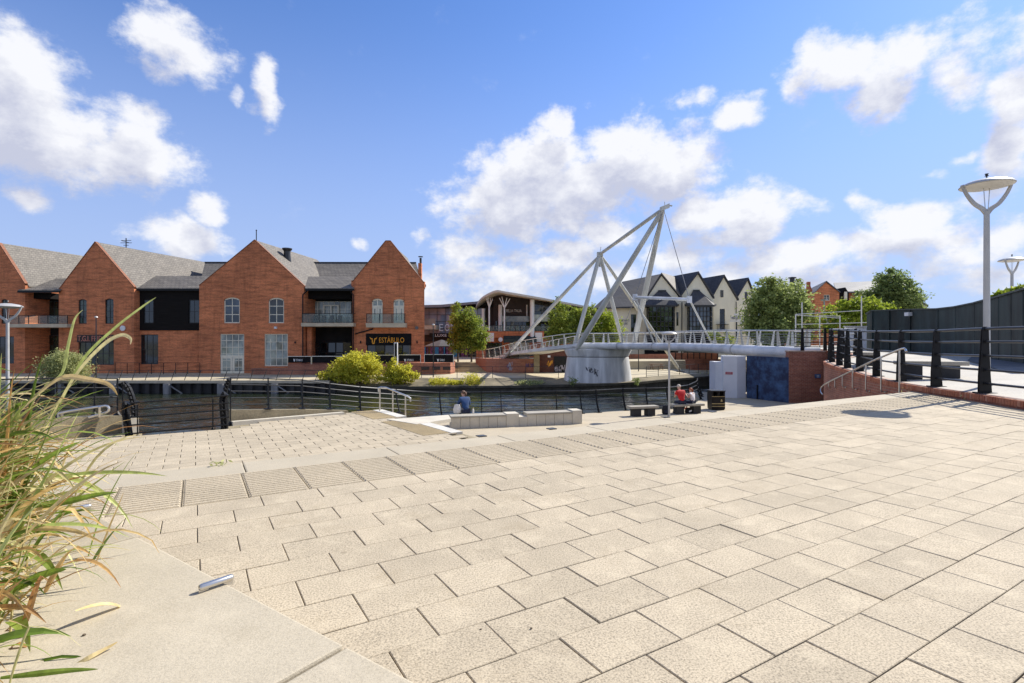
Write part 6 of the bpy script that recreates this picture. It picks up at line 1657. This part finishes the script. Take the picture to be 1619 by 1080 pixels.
m = MB(); q_ = [E0+ED*-3.2+EN*.84, E0+ED*1.6+EN*.71, E0+ED*1.62+EN*.42, E0+ED*4.6+EN*.42, E0+ED*4.6+EN*3.5, E0+ED*-3.2+EN*3.5]; m.poly([(v.x,v.y,ZG-.07) for v in q_]); m.build('soil', M['soil'], pt_)
for (x,y,lb) in ((355,924,'polished steel skate stop on the near coping stone'),(133,807,'polished steel skate stop on the farther darker coping stone')):
    c = ground(x,y,ZG); s = (c-E0).dot(ED); c = E0+ED*s; c.z = ZG+.018
    t = thing('skate_stop', lb, 'skate stop', c, 'steel skate stops on the planter coping'); h_ = .062
    dv = (at(380,915,1.86)-at(330,932,1.78)); dv.z = 0; dv.normalize()
    c = c + EN*.035
    m = MB(); m.tube(smoothpath([c-dv*.057,c-dv*.056,c-dv*.053,c-dv*.046,c+dv*.046,c+dv*.053,c+dv*.056,c+dv*.057],1), [.003,.006,.0095,.0115,.0115,.0095,.006,.003], 14); m.build('bar', M['steel'], t, smooth=True)
    m = MB(); m.obox(c+dv*.040+Vector((0,0,-.014)), dv*.008, EN*.008, (0,0,.012)); m.obox(c-dv*.040+Vector((0,0,-.014)), dv*.008, EN*.008, (0,0,.012)); m.build('bracket', M['steel'], t)
def blade(m, root, dirv, length, w, droop, rr, t, twist=0.0, kink=None):
    """a reed leaf: folded strip that rises, arches over and tapers to a point"""
    dirv = Vector(dirv).normalized(); side = dirv.cross(Vector((0,0,1)))
    if side.length < .05: side = Vector((1,0,0))
    side.normalize(); k = 9; p = Vector(root); d = dirv.copy(); L_ = []; C_ = []; R_ = []
    ang = rr.uniform(0, 6.28)
    for i in range(k+1):
        s = i/k; ww = w*min(1, .45+s*2.2)*(1-s**2.2)+.0004
        a = twist*s; sd = (side*math.cos(a) + d.cross(side)*math.sin(a)).normalized(); nrm = sd.cross(d)
        L_.append(p-sd*ww); R_.append(p+sd*ww); C_.append(p-nrm*ww*.35)
        p = p + d*(length/k); d = (d + Vector((rr.gauss(0,.03),rr.gauss(0,.03),-droop*(.25+s)*1.6/k))).normalized()
        if kink and abs(s-kink) < .06: d = (d+Vector((rr.uniform(-.5,.9),rr.uniform(-.3,.3),-.9))).normalized()
    n = len(m.v); m.v += [tuple(v) for tri in zip(L_,C_,R_) for v in tri]
    for i in range(k):
        for j in range(2):
            m.f.append((n+i*3+j, n+i*3+j+1, n+(i+1)*3+j+1, n+(i+1)*3+j)); m.t.append(min(1,max(0,t+rr.gauss(0,.02)+.25*max(0,i/k-.7))))
def reeds(base, seed, nb, lab, hmul=1.0, low=False):
    nb = int(nb*1.35)
    rr = random.Random(seed); t = thing('reed_clump', lab, 'reeds', base, 'reed grass in the near planter')
    g = MB(); dr = MB(); st = MB(); base = Vector(base)
    for i in range(nb):
        root = base + Vector((rr.gauss(0,.14), rr.gauss(0,.14), 0))
        a = rr.gauss(.1,.6) if rr.random() < .85 else rr.uniform(0,6.28); tilt = abs(rr.gauss(.62,.36))
        d = Vector((math.cos(a)*math.sin(tilt), math.sin(a)*math.sin(tilt), math.cos(tilt)))
        dry = rr.random() < .60
        # leaves leave their stem at different heights
        hh = rr.uniform(0,.55)*hmul; root = root + Vector((d.x*.25*hh, d.y*.25*hh, hh))
        L = rr.uniform(.35,.75)*hmul
        blade(dr if dry else g, root, d, L, rr.choice((.004,.006,.009,.015))*rr.uniform(.8,1.15)*(1.2 if not dry else .9), rr.uniform(.3,2.0), rr, (rr.uniform(.55,.98) if dry else rr.uniform(0,.46)), rr.uniform(-1.2,1.2), rr.uniform(.4,.8) if rr.random() < (.35 if dry else .08) else None)
    for i in range(nb//14):
        root = base + Vector((rr.gauss(0,.12), rr.gauss(0,.12), 0)); lean = Vector((rr.uniform(-.1,.35), rr.uniform(-.2,.2), 1))
        st.tube([root, root+lean*.45*hmul, root+lean*.9*hmul+Vector((.03,0,-.02))], [.004,.0032,.0015], 6, rr.uniform(.3,.75))
    g.build('green_leaves', M['reed'], t, tint=True, recalc=False); dr.build('dry_leaves', M['reed'], t, tint=True, recalc=False); st.build('stems', M['reed'], t, tint=True)
    return t
zs_ = ZG-.08
for i,(a,o,nb,h,lb) in enumerate(((2.75,.68,280,.82,'tallest reed clump, farthest back in the near planter'),(2.25,.66,380,.78,'straw coloured reed clump in the middle of the near planter'),(1.95,.62,400,.80,'green and orange reed clump nearest the camera in the planter'),(1.52,.80,420,.62,'low reed clump spilling over the coping at the bottom corner'),(3.35,.66,260,.88,'reed clump at the left edge beside the dark coping stone'),(1.18,.80,260,.5,'sparse dry reed tuft in the extreme bottom left corner'))):
    p = E0+ED*a+EN*o; reeds((p.x,p.y,zs_), 100+i, nb, lb, h)
def reed_at(pts, w, t, Ys, lab):
    """one long reed leaf followed through the points where the photo shows it"""
    pv = [at(x,y,Y) for (x,y),Y in zip(pts,Ys)]; sp_ = smoothpath(pv, 5); m = MB(); k = len(sp_)-1; V = []
    for i,p in enumerate(sp_):
        d = (sp_[min(k,i+1)]-sp_[max(0,i-1)]).normalized(); sd = d.cross(Vector((.1,-.9,.5))).normalized(); s = i/k; ww = w*min(1,.35+2*s)*(1-s**3)+.0005
        V += [p-sd*ww, p+d.cross(sd)*ww*.35, p+sd*ww]
    n = len(m.v); m.v += [tuple(v) for v in V]
    for i in range(k):
        for j in range(2): m.f.append((n+i*3+j,n+i*3+j+1,n+i*3+j+4,n+i*3+j+3)); m.t.append(t+.1*i/k)
    o = m.build('reed_leaf', M['reed'], None, tint=True, recalc=False)
    return props(o, lab, 'reed leaf', 'long single reed leaves')
reed_at([(95,640),(130,570),(180,520),(225,485),(247,470)], .009, .36, [2.2,2.2,2.15,2.1,2.1], 'long straw reed leaf crossing the pub wall towards the black timber link')
reed_at([(60,700),(115,600),(160,548),(190,530),(206,535),(206,545)], .010, .58, [2.2,2.15,2.1,2.1,2.1,2.1], 'arching orange reed leaf drooping before the pub entrance')
reed_at([(70,610),(98,590),(108,545),(118,505),(131,490)], .008, .42, [2.3,2.3,2.3,2.3,2.3], 'upright pale reed leaf before the second brick gable')
reed_at([(20,660),(90,600),(140,600),(172,608),(186,625)], .011, .72, [2.0,2.0,1.95,1.9,1.9], 'orange reed leaf arching over the pale shrub')
reed_at([(0,815),(60,800),(110,792),(150,783),(186,778)], .013, .16, [1.9,1.85,1.8,1.75,1.75], 'broad green reed leaf pointing across the corduroy paving')
reed_at([(0,770),(50,740),(90,715),(128,698)], .013, .18, [2.0,1.95,1.9,1.85], 'broad green reed leaf below the left stone upstand')
reed_at([(0,945),(45,920),(80,905),(105,900)], .012, .12, [1.5,1.5,1.45,1.45], 'green reed leaf over the planter coping near the left edge')
reed_at([(0,1072),(60,1065),(110,1060),(155,1058)], .007, .2, [1.3,1.3,1.28,1.27], 'green reed leaf lying over the coping in the bottom corner')
reed_at([(0,840),(60,835),(120,840),(165,860)], .008, .7, [1.8,1.75,1.7,1.72], 'dry orange reed leaf hanging over the dark coping stone')
reed_at([(108,1058),(140,1040),(170,1024),(186,1015)], .0055, .66, [1.38,1.40,1.44,1.46], 'dry straw reed leaf lying on the near coping stone')
# a fallen sprig on the landing and a few leaves on the plaza
p = ground(345,731,ZP+.03); s_ = MB(); rr = random.Random(9)
for i in range(16): leaf_quad(s_, (p.x+rr.gauss(0,.05),p.y+rr.gauss(0,.03),ZP+.02+rr.random()*.02), .06, .022, rr, .3+.7*rr.random(), 1.5)
props(s_.build('leaf_sprig', M['leaf_pale'], tint=True, recalc=False), 'small green leaf sprig lying on the pale nosing band', 'sprig')
for (x,y,lb) in ((840,994,'tiny dark stone on a middle paving slab in the foreground'),(760,996,'tiny dark seed on the paving slab left of the other one'),(133,1005,'tiny brown pebble on the near coping stone')):
    z = ZG if x < 200 else ZP
    p = ground(x,y,z); m = MB(); m.lathe([(.0,0),(.005,.001),(.0045,.004),(.0,.006)], p, 7); props(m.build('pebble', M['bark'], smooth=True), lb, 'pebble')

# ------------------------------------------------------------------ people
def person(label, J, rads, mats, hair, loc):
    """J: joints in world space; one continuous skinned body, clothing and hair as children"""
    t = thing('person', label, 'person', loc)
    def skin(name, chain_pts, edges, rr_, mat, sub=2):
        me = bpy.data.meshes.new(name); off = Vector(loc)
        me.from_pydata([tuple(Vector(p)-off) for p in chain_pts], edges, [])
        o = bpy.data.objects.new(name, me); link(o)
        md = o.modifiers.new('skin','SKIN'); md.use_smooth_shade = True
        for i, r in enumerate(rr_): me.skin_vertices[0].data[i].radius = (r[0], r[1]) if isinstance(r, tuple) else (r, r)
        me.skin_vertices[0].data[0].use_root = True
        sm = o.modifiers.new('sub','SUBSURF'); sm.levels = sub; sm.render_levels = sub
        dg = bpy.context.evaluated_depsgraph_get(); dg.update()
        m2 = bpy.data.meshes.new_from_object(o.evaluated_get(dg)); m2.name = name
        bpy.data.objects.remove(o)
        m2.polygons.foreach_set('use_smooth',[True]*len(m2.polygons)); m2.materials.clear(); m2.materials.append(mat)
        o2 = bpy.data.objects.new(name, m2); link(o2); o2.parent = t; KIDS.setdefault(t.name,[]).append(o2); return o2
    P = {k: Vector(v) for k, v in J.items() if not isinstance(v, (int, float))}
    names = ['pelvis','waist','chest','neck','chin','head','crown']; pts = [P[n] for n in names]; rad_ = [(.13,.11),(.115,.09),(.135,.095),.05,.062,.088,.06]
    edges = [(i,i+1) for i in range(6)]
    def add(par, lst):
        prev = par
        for p, r in lst:
            pts.append(Vector(p)); rad_.append(r); edges.append((prev, len(pts)-1)); prev = len(pts)-1
        return prev
    for s in ('l','r'):
        h = add(2, [(P['sh'+s], .062), (P['el'+s], .043), (P['wr'+s], .028)])
        hd = (P['wr'+s]-P['el'+s]).normalized(); pm = P['wr'+s]+hd*.06
        side = hd.cross(Vector((0,0,1))); side = side.normalized() if side.length > .01 else Vector((1,0,0))
        pk = add(h, [(pm, (.036,.018))])
        for f in range(4):
            o = side*(f-1.5)*.019; fl = (.065,.078,.073,.056)[f]
            add(pk, [(pm+o+hd*.035, .009), (pm+o+hd*(.035+fl*.55)-Vector((0,0,.01)), .008), (pm+o+hd*(.03+fl*.9)-Vector((0,0,.032)), .007)])
        add(h, [(P['wr'+s]+side*.03+hd*.03, .011), (P['wr'+s]+side*.045+hd*.062-Vector((0,0,.012)), .009)])
        lg = add(0, [(P['hp'+s], .088), (P['kn'+s], .06), (P['an'+s], .04)])
        fd = Vector(J['foot']).normalized(); add(lg, [(P['an'+s]+fd*.06-Vector((0,0,.05)), .036), (P['an'+s]+fd*.17-Vector((0,0,.06)), .028)])
    sc = J.get('scale',1.0)
    rad_ = [tuple(c*sc for c in r) if isinstance(r,tuple) else r*sc for r in rad_]
    skin('body', pts, edges, rad_, M['skin'])
    # shirt over torso and upper arms
    g = 1.16*sc; sp_ = [P['pelvis']+Vector((0,0,.02)),P['waist'],P['chest'],P['neck']-Vector((0,0,.035)),P['shl'],P['shl'].lerp(P['ell'],J['sleeve']),P['shr'],P['shr'].lerp(P['elr'],J['sleeve'])]; sr_ = [(.135*g,.115*g),(.125*g,.10*g),(.14*g,.105*g),.066*g,.068*g,.058*g,.068*g,.058*g]; se_ = [(0,1),(1,2),(2,3),(2,4),(4,5),(2,6),(6,7)]
    if J['sleeve'] >= 1:
        sp_ += [P['ell'].lerp(P['wrl'],.9),P['elr'].lerp(P['wrr'],.9)]; sr_ += [.04*g,.04*g]; se_ += [(5,8),(7,9)]
    skin('top', sp_, se_, sr_, mats[0])
    skin('trousers', [P['pelvis']-Vector((0,0,.01)),P['hpl'],P['knl'],P['knl'].lerp(P['anl'],J['leg']),P['hpr'],P['knr'],P['knr'].lerp(P['anr'],J['leg'])], [(0,1),(1,2),(2,3),(0,4),(4,5),(5,6)], [(.14*sc,.12*sc),.098*sc,.07*sc,.058*sc,.098*sc,.07*sc,.058*sc], mats[1])
    for s in ('l','r'):
        fd = Vector(J['foot']).normalized(); a = P['an'+s]
        skin('shoe', [a-Vector((0,0,.02)), a+fd*.05-Vector((0,0,.055)), a+fd*.2-Vector((0,0,.07))], [(0,1),(1,2)], [.048*sc,.045*sc,.036*sc], mats[2], 1)
    # hair: cap behind the face, ears and features
    hd = P['head']; fdir = Vector(J['face']).normalized(); up = (P['crown']-P['chin']).normalized(); sd = fdir.cross(up).normalized(); r = .098*sc
    m = MB(); vs = []; fs = []; n_, k_ = 16, 10
    for i in range(k_+1):
        th = math.pi*i/k_
        for j in range(n_):
            ph = 2*math.pi*j/n_; v = up*math.cos(th) + (fdir*math.cos(ph)+sd*math.sin(ph))*math.sin(th)
            fr = max(0, v.dot(fdir)); shrink = 1.0-.22*fr*(1 if v.dot(up) < .55 else 0)
            vs.append(hd+up*.03*sc-fdir*.012*sc+v*r*shrink*(1.0+.05*math.sin(7*ph+3*th)))
    for i in range(k_):
        for j in range(n_): fs.append((i*n_+j,i*n_+(j+1)%n_,(i+1)*n_+(j+1)%n_,(i+1)*n_+j))
    m.raw(vs, fs); m.build('hair', hair, t, smooth=True)
    if J.get('tail'):
        m = MB(); m.tube(smoothpath([hd+up*.05*sc-fdir*.09*sc, hd-fdir*.13*sc-up*.05*sc, hd-fdir*.12*sc-up*J['tail']],4), [.045*sc,.05*sc,.05*sc,.05*sc,.045*sc,.04*sc,.035*sc,.025*sc,.012*sc], 8); m.build('hair', hair, t, smooth=True)
    m = MB(); m.lathe([(.0,0),(.012,.008),(.0,.02)], hd+fdir*.092*sc-Vector((0,0,.015)), 8); m.build('nose', M['skin'], t, smooth=True)
    for s in (-1,1):
        m = MB(); m.lathe([(.0,-.02),(.014,-.008),(.016,.012),(.0,.026)], hd+sd*s*.09*sc, 8); m.build('ear', M['skin'], t, smooth=True)
        m = MB(); m.lathe([(.0,-.007),(.010,0),(.0,.007)], hd+fdir*.086*sc+sd*s*.032*sc+up*.012, 8); m.build('eye', M['black'], t)
    m = MB(); m.obox(hd+fdir*.084*sc-up*.045*sc, sd*.024*sc, fdir*.006, up*.005); m.build('mouth', M['hair_red'], t)
    return t
def seated(label, loc, seat, face, sc, mats, hair, head_turn=0, lean=.12, sleeve=.55, leg=.9, tail=None, arms='lap', nod=0.0):
    loc = Vector(loc); f = Vector((math.cos(face),math.sin(face),0)); s_ = Vector((-f.y,f.x,0))   # s_ points to the left hand
    z = lambda h: Vector((0,0,h*sc))
    pel = loc+Vector((0,0,seat+.10*sc)); J = {'pelvis':pel,'waist':pel+f*lean*.25*sc+z(.17),'chest':pel+f*lean*.8*sc+z(.40),'neck':pel+f*lean*1.25*sc+z(.55)}
    hf = Vector((math.cos(face+head_turn),math.sin(face+head_turn),0)); nk = J['neck']
    J['chin'] = nk+f*(.02+nod*.05)*sc+z(.06-nod*.01); J['head'] = nk+f*(.03+nod*.10)*sc+z(.155-nod*.03); J['crown'] = nk+f*(.03+nod*.13)*sc+z(.225-nod*.05)
    for n,sg in (('l',1),('r',-1)):
        sh = J['chest']+s_*sg*.185*sc+z(.085); J['sh'+n] = sh
        el = sh+s_*sg*.05*sc+f*.07*sc-z(.27); J['el'+n] = el
        J['wr'+n] = el+f*.20*sc-s_*sg*.10*sc+(z(.02) if arms == 'lap' else z(.17))
        hp = pel+s_*sg*.09*sc+f*.04*sc-z(.01); J['hp'+n] = hp; kn = pel+s_*sg*.12*sc+f*.44*sc-z(.02); J['kn'+n] = kn
        J['an'+n] = Vector((kn.x+f.x*.05,kn.y+f.y*.05,loc.z+.09*sc if kn.z-loc.z < .55*sc else kn.z-.36*sc))
    J.update(scale=sc, foot=f, face=(hf-Vector((0,0,nod*.45))), sleeve=sleeve, leg=leg)
    if tail: J['tail'] = tail*sc
    return person(label, J, None, mats, hair, loc)
p = at(737,656,21.35)
seated('seated woman in a dark blue coat bent over a white bag on the seat wall', (p.x,21.25,ZQ), .49, rad(112), .98, (M['cloth_blue'],M['cloth_navy'],M['cloth_black']), M['hair_brown'], rad(45), .26, 1.0, .9, .14, 'lap', .6)
p = at(1083,650,24.3)
seated('man in a red T-shirt with pale short hair seated with his back turned', (p.x-.03,24.62,ZQ), .46, rad(100), .98, (M['cloth_red'],M['cloth_navy'],M['cloth_black']), M['hair_grey'], rad(10), .22, .6, .9, None, 'up', .3)
seated('girl with auburn hair in a white sleeveless top beside the man in red', (gx(1097,24.7)+.02,24.85,ZQ), .46, rad(130), .80, (M['cloth_white'],M['cloth_navy'],M['cloth_red']), M['hair_red'], rad(50), .12, .25, .5, .22, 'up', .1)
# belongings
c = at(722,652,21.0); t = thing('carrier_bag', 'crumpled white carrier bag beside the woman on the seat wall', 'bag', (c.x,21.15,-2.9))
m = MB(); c = Vector((c.x,21.2,-2.9)); m.lathe([(.10,0),(.16,.03),(.17,.16),(.13,.30),(.10,.36)], c, 9, 1.0, .6)
m.v = [(v[0]+R.uniform(-.014,.014),v[1]+R.uniform(-.014,.014),v[2]) for v in m.v]; m.build('bag', M['plastic_white'], t)
c = Vector((gx(748,21.3),21.3,-2.9)); t = thing('drink_bottle', 'small white drink bottle standing right of the woman', 'bottle', c)
m = MB(); m.lathe([(.04,0),(.042,.13),(.02,.17),(.018,.19)], c, 12); m.build('body', M['plastic_white'], t, smooth=True); m = MB(); m.lathe([(.022,.19),(.022,.215)], c, 10); m.build('cap', M['stripe'], t)
c = ground(1052,655,ZQ); t = thing('backpack', 'black backpack resting on the ground at the left end of the bench', 'backpack', c)
m = MB(); m.lathe([(.10,0),(.16,.04),(.17,.22),(.13,.36),(.05,.42)], c, 12, 1, .7); m.build('body', M['cloth_black'], t, smooth=True); m = MB(); m.obox(c+Vector((0,-.12,.13)), (.09,0,0),(0,.03,0),(0,0,.08)); m.build('pocket', M['cloth_navy'], t, bevel=.015)
c = ground(1089,653.5,ZQ); t = thing('handbag', 'dark bag with a pale patch between the bench legs', 'bag', c)
m = MB(); m.lathe([(.16,0),(.20,.05),(.18,.2),(.1,.27)], c, 10, 1, .5); m.build('body', M['cloth_black'], t, smooth=True); m = MB(); m.obox(c+Vector((.04,-.105,.12)), (.06,0,.02),(0,.006,0),(0,0,.035)); m.build('patch', M['letter_white'], t)
